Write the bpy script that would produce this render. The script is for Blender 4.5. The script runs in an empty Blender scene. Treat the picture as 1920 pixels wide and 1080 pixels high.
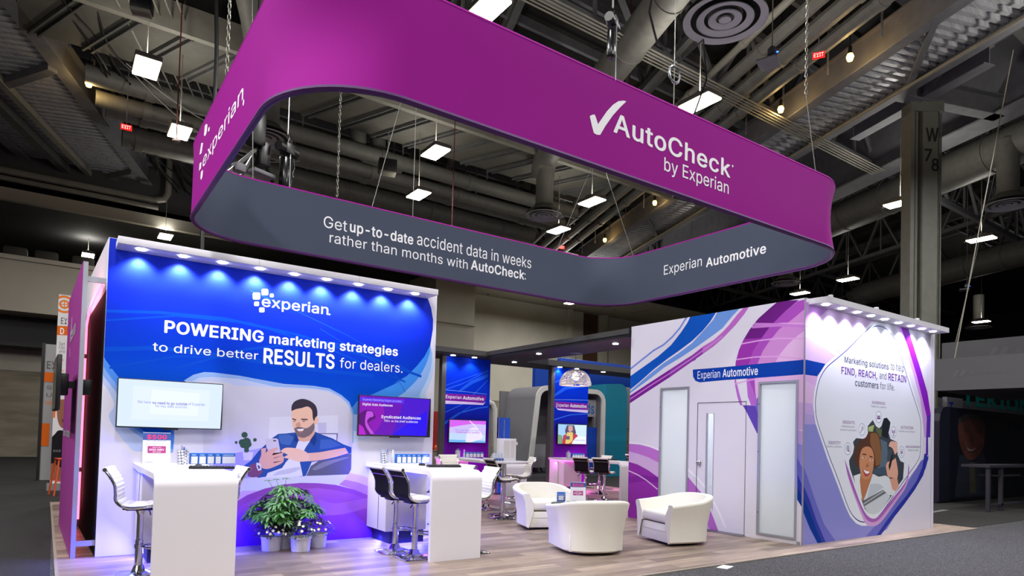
import bpy, bmesh, math, random
from mathutils import Vector, Matrix
from mathutils.geometry import tessellate_polygon
random.seed(7)
C = bpy.context.scene.collection
SC = bpy.context.scene

# ------------------------------------------------------------------ camera
CAM_F, CAM_CX, CAM_CY = 1229.765, 973.438, 781.195        # focal length and principal point for a 1920 x 1080 frame
cam = bpy.data.cameras.new('camera')
cam.sensor_width = 36.0
cam.lens = CAM_F / 1920 * 36
cam.shift_x = (960 - CAM_CX) / 1920
cam.shift_y = (CAM_CY - 540) / 1920
cam.clip_start = 0.05; cam.clip_end = 400
co = bpy.data.objects.new('camera', cam); C.objects.link(co)
def cam_axes(p, r, h):
    fw = Vector((math.cos(h)*math.cos(p), math.sin(h)*math.cos(p), math.sin(p)))
    rt = Vector((math.sin(h), -math.cos(h), 0)); up = rt.cross(fw)
    c, s = math.cos(r), math.sin(r)
    return c*rt + s*up, c*up - s*rt, fw
rt, up, fw = cam_axes(0.029228, 0.026518, 0.954769)
co.matrix_world = Matrix(((rt.x, up.x, -fw.x, 0), (rt.y, up.y, -fw.y, 0), (rt.z, up.z, -fw.z, 1.4998), (0, 0, 0, 1)))
SC.camera = co
# ------------------------------------------------------------------ exposure, world
SC.view_settings.view_transform = 'Standard'; SC.view_settings.look = 'None'
SC.view_settings.gamma = 1; SC.view_settings.use_curve_mapping = False
SC.view_settings.exposure = 0.2
w = bpy.data.worlds.new('hall_ambience'); SC.world = w; w.use_nodes = True
w.node_tree.nodes['Background'].inputs[0].default_value = (0.9, 0.95, 1.0, 1)
w.node_tree.nodes['Background'].inputs[1].default_value = 0.06
SC.cycles.use_denoising = True
SC.cycles.max_bounces = 6; SC.cycles.diffuse_bounces = 3; SC.cycles.glossy_bounces = 3; SC.cycles.transmission_bounces = 4
SC.cycles.sample_clamp_indirect = 4
SC.cycles.caustics_reflective = False; SC.cycles.caustics_refractive = False
# high-bay lamps of the hall: (x, y, power, label or None when outside the picture)
LAMP_Z = 10.0
HIGH_BAYS = [
 (1.47, 17.83, 130, 'long glowing high bay lamp left of the banner, nearest the slatted catwalk'),
 (2.64, 21.13, 130, 'glowing high bay lamp just left of the magenta banner side, by the black cable'),
 (6.77, 11.02, 230, 'brightest high bay lamp, over the top edge of the banner at the picture top'),
 (12.99, 10.82, 230, 'high bay lamp above the check mark lettering, touching the banner top edge'),
 (9.13, 17.66, 120, 'upper of two small high bay lamps seen through the ring of the banner'),
 (10.33, 21.19, 120, 'lower of two small high bay lamps seen through the ring of the banner'),
 (15.56, 17.78, 90, 'high bay lamp seen through the ring, right of the round duct diffuser'),
 (16.68, 21.10, 90, 'high bay lamp just above the grey far side of the banner'),
 (23.99, 11.02, 200, 'high bay lamp left of the lettered steel column'),
 (30.62, 10.89, 200, 'high bay lamp right of the lettered steel column'),
 (33.18, 17.78, 160, 'high bay lamp between the banner corner and the lettered column, lower down'),
 (29.20, 24.72, 110, 'high bay lamp just under the grey banner side lettered Automotive'),
 (34.34, 21.17, 150, 'high bay lamp right above the top edge of the meeting room'),
 (3.75, 33.20, 40, 'small far high bay lamp over the blue wall canopy'),
 (1.06, 39.57, 90, 'high bay lamp in the dark recess over the left end of the blue wall'),
 (50.80, 18.04, 140, 'farthest high bay lamp at the right, over the pale hanging signs'),
 (26.5, 32, 650, 'added lamp, unseen behind the far grey corner of the banner'), (4.5, 28.5, 150, 'high bay lamp hidden behind the left of the grey banner side'),  # unseen lamps; the first is added to brighten the recess wall
 (0.5, 4.2, 300, None), (7.0, 4.2, 300, None), (13.5, 4.2, 300, None), (20, 4.2, 300, None), (-6, 10.9, 420, None), (-4.8, 7.4, 650, None),  # last one is added out of view to brighten the banner's left side
 (0.5, -2.6, 300, None), (8.5, -2.6, 300, None), (14.6, -2.6, 300, None), (-6, 4.2, 300, None), (-6, -2.6, 300, None),
 (0.5, -9.4, 300, None), (8.0, -9.4, 300, None), (-7, -9.4, 300, None), (-12, 0, 300, None),
]

# printed artwork: panel -> [(ink, outline (u,v) in metres on the panel, smooth)]
ART = {
 'demo': [
  ('b9d0f2',[(4.5,3.596),(4.581,2.836),(4.613,2.742),(4.644,2.565),(4.633,2.384),(4.573,2.201),(4.511,2.078),(4.545,2.053),(4.434,1.835),(4.041,1.584),(3.624,1.825),(3.615,2.077)],1),
  ('8fb4ee',[(4.551,2.855),(4.581,2.836),(4.612,2.667),(4.597,2.471),(4.537,2.288),(4.429,2.074),(4.442,2.021),(4.037,1.714),(3.621,1.913),(3.883,2.158)],1),
  ('3e8cea',[(4.534,2.854),(4.581,2.836),(4.565,2.678),(4.497,2.493),(4.373,2.291),(4.187,2.103),(4.082,2.025),(3.759,1.805),(3.593,1.949),(3.681,2.094)],1),
  ('c9d6f2',[(3.38,1.689),(3.455,1.767),(3.665,1.801),(3.678,1.416),(3.547,1.379),(3.405,1.339)],0),
  ('a9c0ee',[(3.377,1.764),(3.493,1.794),(3.664,1.826),(3.659,1.573),(3.464,1.505),(3.399,1.516)],0),
  ('4d8ee6',[(3.343,1.998),(3.511,2.033),(3.643,2.041),(3.625,1.787),(3.43,1.735),(3.376,1.788)],0),
  ('b7c6f0',[(0.429,2.002),(0.49,1.893),(0.555,1.726),(0.504,1.602),(0.582,1.436),(0.679,1.299),(0.776,1.204),(0.899,1.205),(0.887,1.522),(0.651,1.7),(0.596,2.162),(0.428,2.261)],1),
  ('7fa5ea',[(0.431,2.075),(0.507,1.962),(0.579,1.841),(0.623,1.56),(0.713,1.462),(0.838,1.364),(0.979,1.264),(1.151,1.179),(1.178,1.227),(1.138,1.53),(0.717,1.703),(0.596,2.162),(0.428,2.261)],1),
  ('4b89e6',[(0.43,2.171),(0.504,2.052),(0.576,1.932),(0.67,1.546),(0.767,1.464),(0.935,1.35),(1.092,1.258),(1.175,1.227),(1.178,1.451),(1.134,1.658),(0.717,1.703),(0.596,2.162),(0.428,2.261)],1),
  ('BLUE',[(0.439,3.682),(0.433,3.496),(0.433,2.942),(0.428,2.273),(0.509,2.155),(0.581,2.058),(0.633,1.97),(0.727,1.827),(0.738,1.517),(0.835,1.458),(0.99,1.352),(1.12,1.266),(1.137,1.37),(1.148,1.467),(1.16,1.707),(1.274,1.761),(1.279,2.066),(1.363,2.14),(1.483,2.183),(1.595,2.185),(1.899,2.166),(2.448,2.1),(2.84,2.102),(3.058,2.08),(3.228,2.001),(3.345,1.911),(3.383,1.83),(3.487,1.956),(3.683,2.037),(3.993,2.191),(4.187,2.293),(3.995,2.207),(4.21,2.338),(4.366,2.497),(4.491,2.656),(4.581,2.836),(4.615,3.072),(4.613,3.222),(4.574,3.397),(4.502,3.559),(4.445,3.678)],0),
  ('0448c4',[(0.416,2.816),(0.975,2.871),(1.685,2.889),(2.618,2.784),(3.683,2.566),(4.45,2.363),(4.442,2.329),(3.675,2.532),(2.612,2.75),(1.683,2.855),(0.977,2.837),(0.42,2.782)],0),
  ('0448c4',[(0.41,2.698),(1.146,2.847),(2.003,2.861),(3.059,2.628),(4.191,2.258),(4.185,2.238),(3.053,2.608),(2.001,2.841),(1.148,2.827),(0.414,2.678)],0),
  ('0448c4',[(0.426,2.385),(0.99,2.459),(1.703,2.423),(2.632,2.351),(3.689,2.323),(3.687,2.273),(2.63,2.301),(1.699,2.373),(0.992,2.409),(0.432,2.335)],0),
  ('0448c4',[(1.165,2.221),(1.946,2.523),(2.903,2.727),(4.005,2.671),(4.003,2.641),(2.905,2.697),(1.954,2.495),(1.175,2.193)],0),
  ('0448c4',[(0.486,2.161),(1.163,2.358),(2.019,2.409),(3.068,2.298),(3.066,2.278),(2.019,2.389),(1.167,2.338),(0.492,2.141)],0),
  ('1456cc',[(1.988,3.272),(2.605,3.078),(3.276,2.845),(4.028,2.522),(4.404,2.347),(4.4,2.339),(4.024,2.514),(3.274,2.837),(2.603,3.07),(1.986,3.264)],0),
  ('1456cc',[(2.9,2.89),(3.52,2.591),(4.017,2.364),(4.196,2.101),(4.19,2.097),(4.013,2.358),(3.516,2.583),(2.896,2.882)],0),
  ('8fb0ea',[(1.257,2.058),(1.363,2.14),(1.483,2.183),(1.595,2.185),(1.899,2.168),(2.448,2.096),(2.84,2.102),(3.058,2.08),(3.228,2.001),(3.345,1.911),(3.399,1.796),(3.42,1.721),(3.422,1.334),(3.394,1.333),(3.379,1.747),(3.116,1.995),(2.324,2.039),(1.657,2.051),(1.366,2.056)],0),
  ('bcc6ec',[(1.334,2.047),(1.43,2.109),(1.586,2.129),(1.9,2.128),(2.323,2.059),(2.841,2.066),(3.059,2.046),(3.229,1.967),(3.339,1.87),(3.403,1.72),(3.408,1.333),(3.365,1.333),(2.988,1.731),(1.659,2.002),(1.367,2.031)],0),
  ('cfcbe0',[(1.377,2.044),(1.543,2.08),(1.771,2.071),(1.84,2.04),(2.324,2.05),(2.842,2.052),(3.06,2.032),(3.215,1.959),(3.325,1.862),(3.391,1.734),(3.408,1.333),(3.411,1.016),(3.381,0.893),(3.23,0.765),(3.023,0.749),(2.248,0.728),(1.546,0.722),(1.482,1.547)],0),
  ('a79fe0',[(1.642,1.16),(1.941,1.199),(2.228,1.265),(2.24,0.933),(2.001,0.86),(1.597,0.842)],1),  # purple LED spill on the sofa back, put into the ink
  ('d9d8ea',[(2.282,1.657),(3.196,1.718),(3.195,1.344),(2.275,1.329)],0),
  ('c3bfdd',[(2.911,1.605),(3.034,1.611),(3.032,1.463),(2.93,1.46)],0),
  ('6a6880',[(2.93,1.463),(3.198,1.469),(3.192,1.344),(3.181,1.344),(3.18,1.455),(2.93,1.452)],0),
  ('d8cfd6',[(1.965,1.199),(2.096,1.202),(2.079,1.096),(1.983,1.096)],0),
  ('3c5a48',[(2.0199,1.419),(2.0125,1.4419),(1.993,1.456),(1.969,1.456),(1.9495,1.4419),(1.9421,1.419),(1.9495,1.3961),(1.969,1.382),(1.993,1.382),(2.0125,1.3961)],0),
  ('3c5a48',[(2.0624,1.331),(2.052,1.363),(2.0248,1.3828),(1.9912,1.3828),(1.964,1.363),(1.9536,1.331),(1.964,1.299),(1.9912,1.2792),(2.0248,1.2792),(2.052,1.299)],0),
  ('3c5a48',[(2.1323,1.358),(2.1279,1.3717),(2.1162,1.3802),(2.1018,1.3802),(2.0901,1.3717),(2.0857,1.358),(2.0901,1.3443),(2.1018,1.3358),(2.1162,1.3358),(2.1279,1.3443)],0),
  ('3c5a48',[(1.9965,1.324),(1.9886,1.3484),(1.9678,1.3635),(1.9422,1.3635),(1.9214,1.3484),(1.9135,1.324),(1.9214,1.2996),(1.9422,1.2845),(1.9678,1.2845),(1.9886,1.2996)],0),
  ('3c5a48',[(2.0437,1.262),(2.0373,1.2818),(2.0204,1.2941),(1.9996,1.2941),(1.9827,1.2818),(1.9763,1.262),(1.9827,1.2422),(1.9996,1.2299),(2.0204,1.2299),(2.0373,1.2422)],0),
  ('3c5a48',[(1.9021,1.321),(1.8987,1.3317),(1.8896,1.3383),(1.8784,1.3383),(1.8693,1.3317),(1.8659,1.321),(1.8693,1.3103),(1.8784,1.3037),(1.8896,1.3037),(1.8987,1.3103)],0),
  ('3c5a48',[(2.0069,1.289),(1.9995,1.3119),(1.98,1.326),(1.956,1.326),(1.9365,1.3119),(1.9291,1.289),(1.9365,1.2661),(1.956,1.252),(1.98,1.252),(1.9995,1.2661)],0),
  ('3c5a48',[(2.0719,1.298),(2.0645,1.3209),(2.045,1.335),(2.021,1.335),(2.0015,1.3209),(1.9941,1.298),(2.0015,1.2751),(2.021,1.261),(2.045,1.261),(2.0645,1.2751)],0),
  ('3c5a48',[(2.0431,1.224),(2.0372,1.2423),(2.0216,1.2536),(2.0024,1.2536),(1.9868,1.2423),(1.9809,1.224),(1.9868,1.2057),(2.0024,1.1944),(2.0216,1.1944),(2.0372,1.2057)],0),
  ('cccadd',[(1.586,0.842),(2.001,0.866),(2.751,0.887),(3.338,0.9),(3.367,0.886),(3.23,0.765),(3.026,0.682),(2.25,0.677),(1.592,0.696)],0),
  ('5d5d72',[(2.784,0.887),(2.839,1.019),(2.957,1.096),(3.147,1.133),(3.402,1.189),(3.406,0.975),(3.373,0.9),(3.018,0.89)],0),
  ('7c7c90',[(2.853,0.979),(3.012,1.072),(3.287,1.133),(3.386,1.14),(3.15,1.058),(2.921,0.965)],1),
  ('2c4f9c',[(1.989,1.029),(2.065,1.086),(2.157,1.213),(2.239,1.297),(2.335,1.395),(2.396,1.441),(2.497,1.45),(2.612,1.466),(2.889,1.479),(2.971,1.448),(3.124,1.397),(3.28,1.318),(3.399,1.278),(3.401,1.195),(3.148,1.112),(2.85,1.072),(2.777,0.887),(2.738,0.881),(2.569,0.89),(2.242,0.882),(2.169,0.87),(2.046,0.935)],0),
  ('4468b4',[(2.397,1.422),(2.523,1.438),(2.602,1.4),(2.554,1.295),(2.438,1.319)],1),
  ('3f62ae',[(2.96,1.38),(3.111,1.376),(3.253,1.304),(3.087,1.261),(2.951,1.246)],1),
  ('1f3d80',[(2.882,1.479),(2.906,1.379),(2.882,1.286),(2.827,1.338),(2.656,1.322),(2.603,1.361),(2.619,1.466),(2.655,1.375),(2.734,1.35)],0),
  ('dcd8e8',[(2.662,1.355),(2.82,1.358),(2.763,1.271),(2.727,1.191),(2.691,1.072),(2.737,0.888),(2.569,0.879),(2.255,0.866),(2.283,0.932),(2.463,0.995),(2.511,1.073),(2.609,1.19)],0),
  ('c0bcd4',[(2.426,0.956),(2.668,1.007),(2.708,0.98),(2.567,0.923),(2.341,0.893)],1),
  ('d9a894',[(2.625,1.479),(2.873,1.539),(2.879,1.459),(2.813,1.358),(2.734,1.343),(2.668,1.362)],0),
  ('edbfa9',[(2.569,1.764),(2.639,1.796),(2.77,1.818),(2.838,1.792),(2.862,1.672),(2.895,1.687),(2.923,1.668),(2.912,1.6),(2.879,1.579),(2.861,1.499),(2.785,1.41),(2.719,1.396),(2.653,1.421),(2.615,1.466),(2.584,1.531),(2.565,1.622),(2.558,1.713)],0),
  ('7d6a70',[(2.6,1.518),(2.648,1.543),(2.701,1.537),(2.754,1.525),(2.806,1.55),(2.862,1.606),(2.871,1.526),(2.817,1.438),(2.726,1.396),(2.653,1.417),(2.619,1.466)],1),
  ('f6f2f4',[(2.634,1.508),(2.731,1.519),(2.713,1.489),(2.664,1.486)],1),
  ('c47a72',[(2.651,1.485),(2.722,1.491),(2.703,1.471),(2.667,1.47)],1),
  ('3c3441',[(2.557,1.746),(2.558,1.818),(2.597,1.879),(2.687,1.917),(2.78,1.902),(2.862,1.853),(2.898,1.781),(2.903,1.701),(2.879,1.673),(2.864,1.619),(2.842,1.672),(2.828,1.771),(2.77,1.818),(2.692,1.795),(2.614,1.775),(2.576,1.756)],1),
  ('4a3f48',[(2.571,1.655),(2.622,1.64),(2.622,1.624),(2.571,1.638)],0),
  ('4a3f48',[(2.681,1.652),(2.769,1.653),(2.779,1.635),(2.697,1.634)],0),
  ('4a3f48',[(2.581,1.62),(2.62,1.616),(2.601,1.605)],0),
  ('4a3f48',[(2.698,1.624),(2.751,1.623),(2.725,1.609)],0),
  ('d39c88',[(2.627,1.585),(2.666,1.612),(2.69,1.563),(2.648,1.543),(2.616,1.551)],1),
  ('e0b09e',[(2.792,1.192),(2.953,1.206),(3.143,1.241),(3.31,1.27),(3.359,1.195),(3.147,1.133),(2.957,1.096),(2.823,1.083)],1),
  ('e8bcae',[(2.429,1.215),(2.504,1.261),(2.659,1.25),(2.792,1.192),(2.823,1.085),(2.665,1.079),(2.561,1.112),(2.47,1.131),(2.533,1.17)],1),
  ('c8bfd8',[(2.234,1.367),(2.249,1.377),(2.379,1.383),(2.399,1.367),(2.426,1.241),(2.452,1.086),(2.293,1.188),(2.255,1.265)],0),
  ('24222c',[(2.334,1.359),(2.374,1.357),(2.377,1.344),(2.339,1.343)],1),
  ('d8a4a0',[(2.19,1.245),(2.253,1.258),(2.246,1.188),(2.291,1.233),(2.39,1.266),(2.403,1.241),(2.342,1.189),(2.481,1.203),(2.463,1.164),(2.477,1.138),(2.473,1.073),(2.386,1.021),(2.275,0.983),(2.191,1.009),(2.171,1.086),(2.193,1.162)],1),
  ('b07c80',[(2.342,1.192),(2.484,1.202),(2.332,1.157),(2.33,1.163),(2.478,1.204),(2.342,1.186)],0),
  ('b07c80',[(2.356,1.134),(2.472,1.16),(2.352,1.115),(2.35,1.121),(2.466,1.162),(2.358,1.128)],0),
  ('b07c80',[(2.347,1.076),(2.474,1.094),(2.361,1.057),(2.359,1.063),(2.47,1.09),(2.347,1.07)],0),
  ('7a4a70',[(2.049,1.023),(2.15,1.067),(2.191,0.997),(2.227,0.958),(2.18,0.895),(2.096,0.877),(2.036,0.897)],1),
  ('d6d4e0',[(2.138,1.067),(2.19,1.048),(2.204,0.974),(2.166,0.959),(2.142,1.01)],1),
  ('5b5a70',[(2.153,1.035),(2.183,1.025),(2.187,0.989),(2.163,0.987)],1),
  ('c9a3d6',[(1.86,0.646),(1.984,0.708),(2.201,0.706),(2.28,0.656),(1.888,0.444)],0),
  ('d3b4e2',[(3.32,0.828),(3.381,0.92),(3.512,0.894),(3.678,0.847),(3.703,0.702),(3.49,0.769)],0),
  ('b27fc8',[(3.234,0.76),(3.32,0.828),(3.502,0.788),(3.703,0.715),(3.708,0.563),(3.454,0.689)],0),
  ('8f4aa8',[(1.772,0.494),(1.884,0.556),(2.04,0.652),(2.255,0.731),(2.478,0.778),(2.709,0.795),(2.949,0.786),(3.197,0.757),(3.454,0.689),(3.858,0.52),(3.863,-0.026),(2.978,-0.019),(1.79,-0.005)],0),
  ('PURPLE',[(1.776,0.361),(1.878,0.428),(1.991,0.53),(2.182,0.625),(2.481,0.697),(2.736,0.714),(2.951,0.72),(3.199,0.684),(3.456,0.621),(3.86,0.444),(3.863,-0.032),(2.978,-0.022),(1.79,-0.008)],0),
  ('a05fbd',[(2.956,0.576),(3.205,0.506),(3.668,0.565),(3.673,0.426),(3.337,0.354),(3.025,0.344)],1),
  ('eef0fa',[(2.027,3.249),(2.091,3.259),(2.105,3.247),(2.107,3.183),(2.094,3.168),(2.031,3.159),(2.017,3.17),(2.014,3.234)],0),
  ('eef0fa',[(2.132,3.311),(2.19,3.32),(2.203,3.31),(2.205,3.255),(2.193,3.241),(2.134,3.232),(2.122,3.242),(2.12,3.297)],0),
  ('eef0fa',[(2.233,3.264),(2.265,3.269),(2.272,3.264),(2.274,3.233),(2.267,3.225),(2.234,3.221),(2.227,3.226),(2.226,3.257)],0),
  ('eef0fa',[(2.045,3.135),(2.085,3.14),(2.094,3.133),(2.096,3.093),(2.087,3.084),(2.047,3.078),(2.038,3.086),(2.037,3.125)],0),
  ('eef0fa',[(2.109,3.067),(2.155,3.073),(2.166,3.066),(2.167,3.023),(2.158,3.012),(2.111,3.006),(2.101,3.014),(2.099,3.057)],0),
  ('eef0fa',[(3.034,3.096),(3.0317,3.1031),(3.0257,3.1074),(3.0183,3.1074),(3.0123,3.1031),(3.01,3.096),(3.0123,3.0889),(3.0183,3.0846),(3.0257,3.0846),(3.0317,3.0889)],0),
 ],
 'left': [
  ('6f86d6',[(-9.089,2.853),(-8.751,3.028),(-8.478,3.166),(-8.241,3.246),(-8.041,3.365),(-7.871,3.505),(-7.776,3.618),(-7.704,3.695),(-7.678,3.671),(-7.75,3.594),(-7.847,3.479),(-8.021,3.337),(-8.227,3.214),(-8.464,3.134),(-8.735,2.996),(-9.073,2.821)],0),
  ('0c55bf',[(-9.091,2.695),(-8.738,2.855),(-8.361,3.029),(-8.053,3.21),(-7.832,3.411),(-7.689,3.567),(-7.619,3.683),(-7.065,3.682),(-7.196,3.524),(-7.353,3.385),(-7.584,3.23),(-7.873,3.085),(-8.124,2.97),(-8.462,2.796),(-8.815,2.582),(-9.083,2.432)],0),
  ('6d97e0',[(-7.036,3.687),(-7.129,3.552),(-7.307,3.407),(-7.583,3.192),(-7.872,3.047),(-8.251,2.881),(-8.595,2.693),(-9.082,2.401),(-9.081,2.365),(-8.868,2.471),(-8.512,2.647),(-8.197,2.817),(-7.821,2.965),(-7.463,3.124),(-7.145,3.277),(-6.94,3.382),(-6.771,3.54),(-6.596,3.68)],0),
  ('7a1f94',[(-9.08,2.323),(-8.591,2.54),(-8.067,2.769),(-7.578,2.983),(-7.481,2.899),(-7.576,2.869),(-8.063,2.631),(-8.587,2.397),(-9.076,2.174)],0),
  ('b968c4',[(-7.819,2.878),(-7.578,2.983),(-7.346,3.112),(-7.121,3.201),(-6.939,3.318),(-6.812,3.419),(-6.667,3.562),(-6.524,3.675),(-6.423,3.683),(-6.522,3.56),(-6.684,3.404),(-6.936,3.208),(-7.119,3.091),(-7.576,2.869),(-7.815,2.752)],0),
  ('8e36a6',[(-8.067,2.769),(-7.722,2.922),(-7.531,2.998),(-7.346,3.094),(-7.344,2.981),(-7.576,2.869),(-8.063,2.631)],0),
  ('c98ad6',[(-9.068,2.269),(-8.593,2.484),(-8.069,2.709),(-7.581,2.935),(-7.258,3.094),(-6.942,3.255),(-6.932,3.237),(-7.25,3.076),(-7.573,2.917),(-8.061,2.691),(-8.585,2.466),(-9.06,2.251)],0),
  ('dcb2e2',[(-5.462,3.515),(-5.679,3.362),(-5.895,3.239),(-6.06,3.072),(-6.173,2.93),(-6.266,2.732),(-6.311,2.477),(-6.298,2.304),(-6.255,2.08),(-5.415,2.06),(-5.437,3.557),(-5.4,1.746),(-5.409,2.373)],0),
  ('c889d0',[(-5.45,3.526),(-5.679,3.362),(-5.895,3.239),(-6.06,3.072),(-6.173,2.93),(-6.266,2.732),(-6.303,2.562),(-6.051,2.547),(-5.978,2.677),(-5.888,2.837),(-5.744,2.99),(-5.569,3.12),(-5.44,3.186)],0),
  ('a64cba',[(-5.594,3.629),(-5.825,3.481),(-6.045,3.308),(-6.215,3.123),(-6.349,2.946),(-6.425,2.744),(-6.461,2.485),(-6.432,2.222),(-6.369,2.082),(-6.255,2.08),(-6.298,2.304),(-6.311,2.477),(-6.266,2.732),(-6.173,2.93),(-6.06,3.072),(-5.895,3.239),(-5.679,3.362),(-5.436,3.521),(-5.438,3.638)],0),
  ('6b1c80',[(-5.911,3.681),(-6.069,3.583),(-6.26,3.455),(-6.416,3.301),(-6.534,3.139),(-6.494,3.152),(-6.205,3.13),(-6.045,3.308),(-5.825,3.481),(-5.577,3.643)],0),
  ('9634a8',[(-6.524,3.155),(-6.614,2.988),(-6.672,2.798),(-6.685,2.586),(-6.463,2.572),(-6.425,2.744),(-6.349,2.946),(-6.205,3.135)],0),
  ('b468cc',[(-6.694,2.604),(-6.688,2.515),(-6.675,2.408),(-6.63,2.229),(-6.575,2.087),(-6.369,2.082),(-6.432,2.222),(-6.461,2.485),(-6.459,2.589),(-6.233,2.1),(-6.232,2.076),(-6.528,2.083)],0),
  ('5f46b4',[(-6.528,2.088),(-6.44,1.959),(-6.252,1.638),(-6.216,1.639),(-6.221,1.884),(-6.26,2.072)],0),
  ('7e6ac8',[(-6.262,2.198),(-6.221,2.197),(-6.215,1.86),(-6.288,2.073)],0),
  ('d9a0e0',[(-6.386,3.346),(-6.122,3.348),(-5.821,3.333),(-5.449,3.281),(-5.451,3.261),(-5.823,3.313),(-6.122,3.328),(-6.386,3.326)],0),
  ('d9a0e0',[(-6.575,3.091),(-6.254,3.111),(-5.891,3.112),(-5.445,3.055),(-5.447,3.035),(-5.893,3.092),(-6.254,3.091),(-6.573,3.071)],0),
  ('d9a0e0',[(-6.673,2.843),(-6.308,2.857),(-5.924,2.834),(-5.466,2.755),(-5.47,2.735),(-5.926,2.814),(-6.308,2.837),(-6.673,2.823)],0),
  ('d9a0e0',[(-6.688,2.445),(-6.422,2.493),(-6.244,2.509),(-6.242,2.489),(-6.42,2.473),(-6.684,2.425)],0),
  ('c27bd0',[(-6.318,3.393),(-5.896,3.332),(-5.449,3.243),(-5.449,3.211),(-5.932,3.286),(-6.376,3.31)],0),
  ('dcb6dc',[(-5.579,2.428),(-5.471,2.422),(-5.472,2.105),(-5.574,2.107)],0),
  ('c9a6dc',[(-5.574,2.107),(-5.472,2.105),(-5.465,1.698),(-5.568,1.697)],0),
  ('b9a0dc',[(-5.568,1.697),(-5.465,1.675),(-5.467,1.472),(-5.565,1.496)],0),
  ('8e8cd6',[(-5.565,1.496),(-5.467,1.472),(-5.466,1.111),(-5.562,1.288)],0),
  ('6668c4',[(-5.562,1.288),(-5.466,1.111),(-5.465,0.864),(-5.558,1.038)],0),
  ('2f3da8',[(-5.558,1.038),(-5.468,0.869),(-5.465,0.685),(-5.555,0.846)],0),
  ('0a3590',[(-5.555,0.846),(-5.465,0.689),(-5.468,0.545),(-5.555,0.665)],0),
  ('0a3ea8',[(-7.551,2.73),(-6.926,2.728),(-6.078,2.735),(-5.44,2.739),(-5.437,2.52),(-6.074,2.514),(-6.922,2.51),(-7.395,2.499),(-7.488,2.531),(-7.542,2.608)],0),
  ('e6e4f2',[(-9.062,1.444),(-8.781,1.425),(-8.504,1.384),(-8.288,1.328),(-8.287,1.291),(-8.53,1.347),(-8.78,1.393),(-9.061,1.402)],1),
  ('b871cc',[(-9.061,1.404),(-8.78,1.397),(-8.53,1.357),(-8.287,1.291),(-8.282,1.074),(-8.552,1.165),(-8.832,1.225),(-9.063,1.258)],0),
  ('c9a9dc',[(-9.063,1.258),(-8.832,1.225),(-8.552,1.165),(-8.282,1.074),(-8.274,0.798),(-8.545,0.924),(-8.826,1.02),(-9.071,1.06)],0),
  ('8a2fa2',[(-9.071,1.06),(-8.826,1.02),(-8.545,0.924),(-8.274,0.798),(-7.96,0.591),(-7.513,0.237),(-9.05,-0.101)],0),
  ('7a2596',[(-9.048,0.77),(-8.68,0.825),(-8.301,0.81),(-8.298,0.711),(-8.677,0.714),(-9.044,0.646)],0),
  ('d6b4e2',[(-9.064,0.899),(-8.817,0.836),(-8.591,0.749),(-8.303,0.601),(-8.313,0.583),(-8.599,0.731),(-8.823,0.816),(-9.068,0.879)],0),
  ('b26ac4',[(-7.623,0.874),(-7.43,0.71),(-7.312,0.59),(-7.3,0.077),(-7.603,0.039)],0),
  ('b26ac4',[(-7.43,0.71),(-7.243,0.551),(-7.056,0.216),(-6.942,-0.012),(-7.412,-0.076)],0),
  ('c9a9dc',[(-7.199,0.117),(-7.118,0.009),(-7.219,-0.004),(-7.301,0.105)],0),
  ('ecebf6',[(-7.617,1.011),(-7.424,0.891),(-7.21,0.711),(-7.048,0.496),(-6.912,0.294),(-6.8,0.094),(-6.83,0.076),(-6.942,0.276),(-7.076,0.476),(-7.236,0.687),(-7.444,0.863),(-7.635,0.981)],0),
 ],
 'right': [
  ('d9bce6',[(8.935,3.598),(11.098,3.586),(10.642,3.351),(10.209,3.078),(9.864,2.877),(9.532,2.665),(8.99,2.62)],0),
  ('c08ad8',[(8.965,3.603),(9.186,3.598),(9.644,3.57),(9.031,3.205)],0),
  ('e4d4f2',[(9.024,3.116),(9.294,3.092),(9.691,3.007),(9.966,2.923),(9.864,2.877),(9.393,3.013),(9.025,3.081)],1),
  ('efe4f8',[(9.021,3.281),(9.356,3.24),(9.723,3.145),(10.002,3.006),(9.996,2.996),(9.719,3.133),(9.354,3.228),(9.019,3.269)],0),
  ('d6ace0',[(9.023,2.526),(9.372,2.517),(9.281,2.287),(9.026,2.377)],0),
  ('dcb9e4',[(9.019,2.429),(9.311,2.369),(9.26,2.09),(9.015,2.096)],0),
  ('c6a8e2',[(9.015,2.104),(9.26,2.09),(9.325,1.79),(9.014,1.885)],0),
  ('b4a2de',[(9.019,1.938),(9.274,1.922),(9.39,1.757),(9.764,1.275),(9.693,1.237),(9.009,1.311),(8.996,1.397)],0),
  ('8f90d8',[(9.01,1.78),(9.357,1.791),(9.791,1.107),(9.991,0.832),(10.196,0.537),(10.351,0.358),(10.534,0.242),(10.718,0.191),(10.987,0.176),(11.429,0.347),(12.439,1.011),(12.888,1.28),(13.089,1.28),(11.549,0.087),(11.169,-0.008),(9.938,-0.004),(9.019,-0.006),(8.966,1.509)],0),
  ('6f70c8',[(12.757,1.234),(13.088,1.342),(12.958,1.097),(11.548,0.143),(11.169,-0.009),(10.815,-0.005),(11.07,0.129),(11.487,0.288),(11.982,0.625)],0),
  ('2c37a4',[(12.986,1.372),(13.055,1.28),(12.86,0.976),(12.54,0.727),(12.137,0.474),(11.692,0.221),(11.323,-0.007),(11.169,-0.011),(11.489,0.203),(11.836,0.414),(12.227,0.632),(12.601,0.875),(12.825,1.128),(12.903,1.371)],0),
  ('6c6ec8',[(9,1.212),(9.196,0.9),(9.383,0.594),(9.598,0.281),(9.938,-0.004),(9.652,-0.005),(9.389,0.343),(9.202,0.651),(9.008,0.916)],0),
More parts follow.
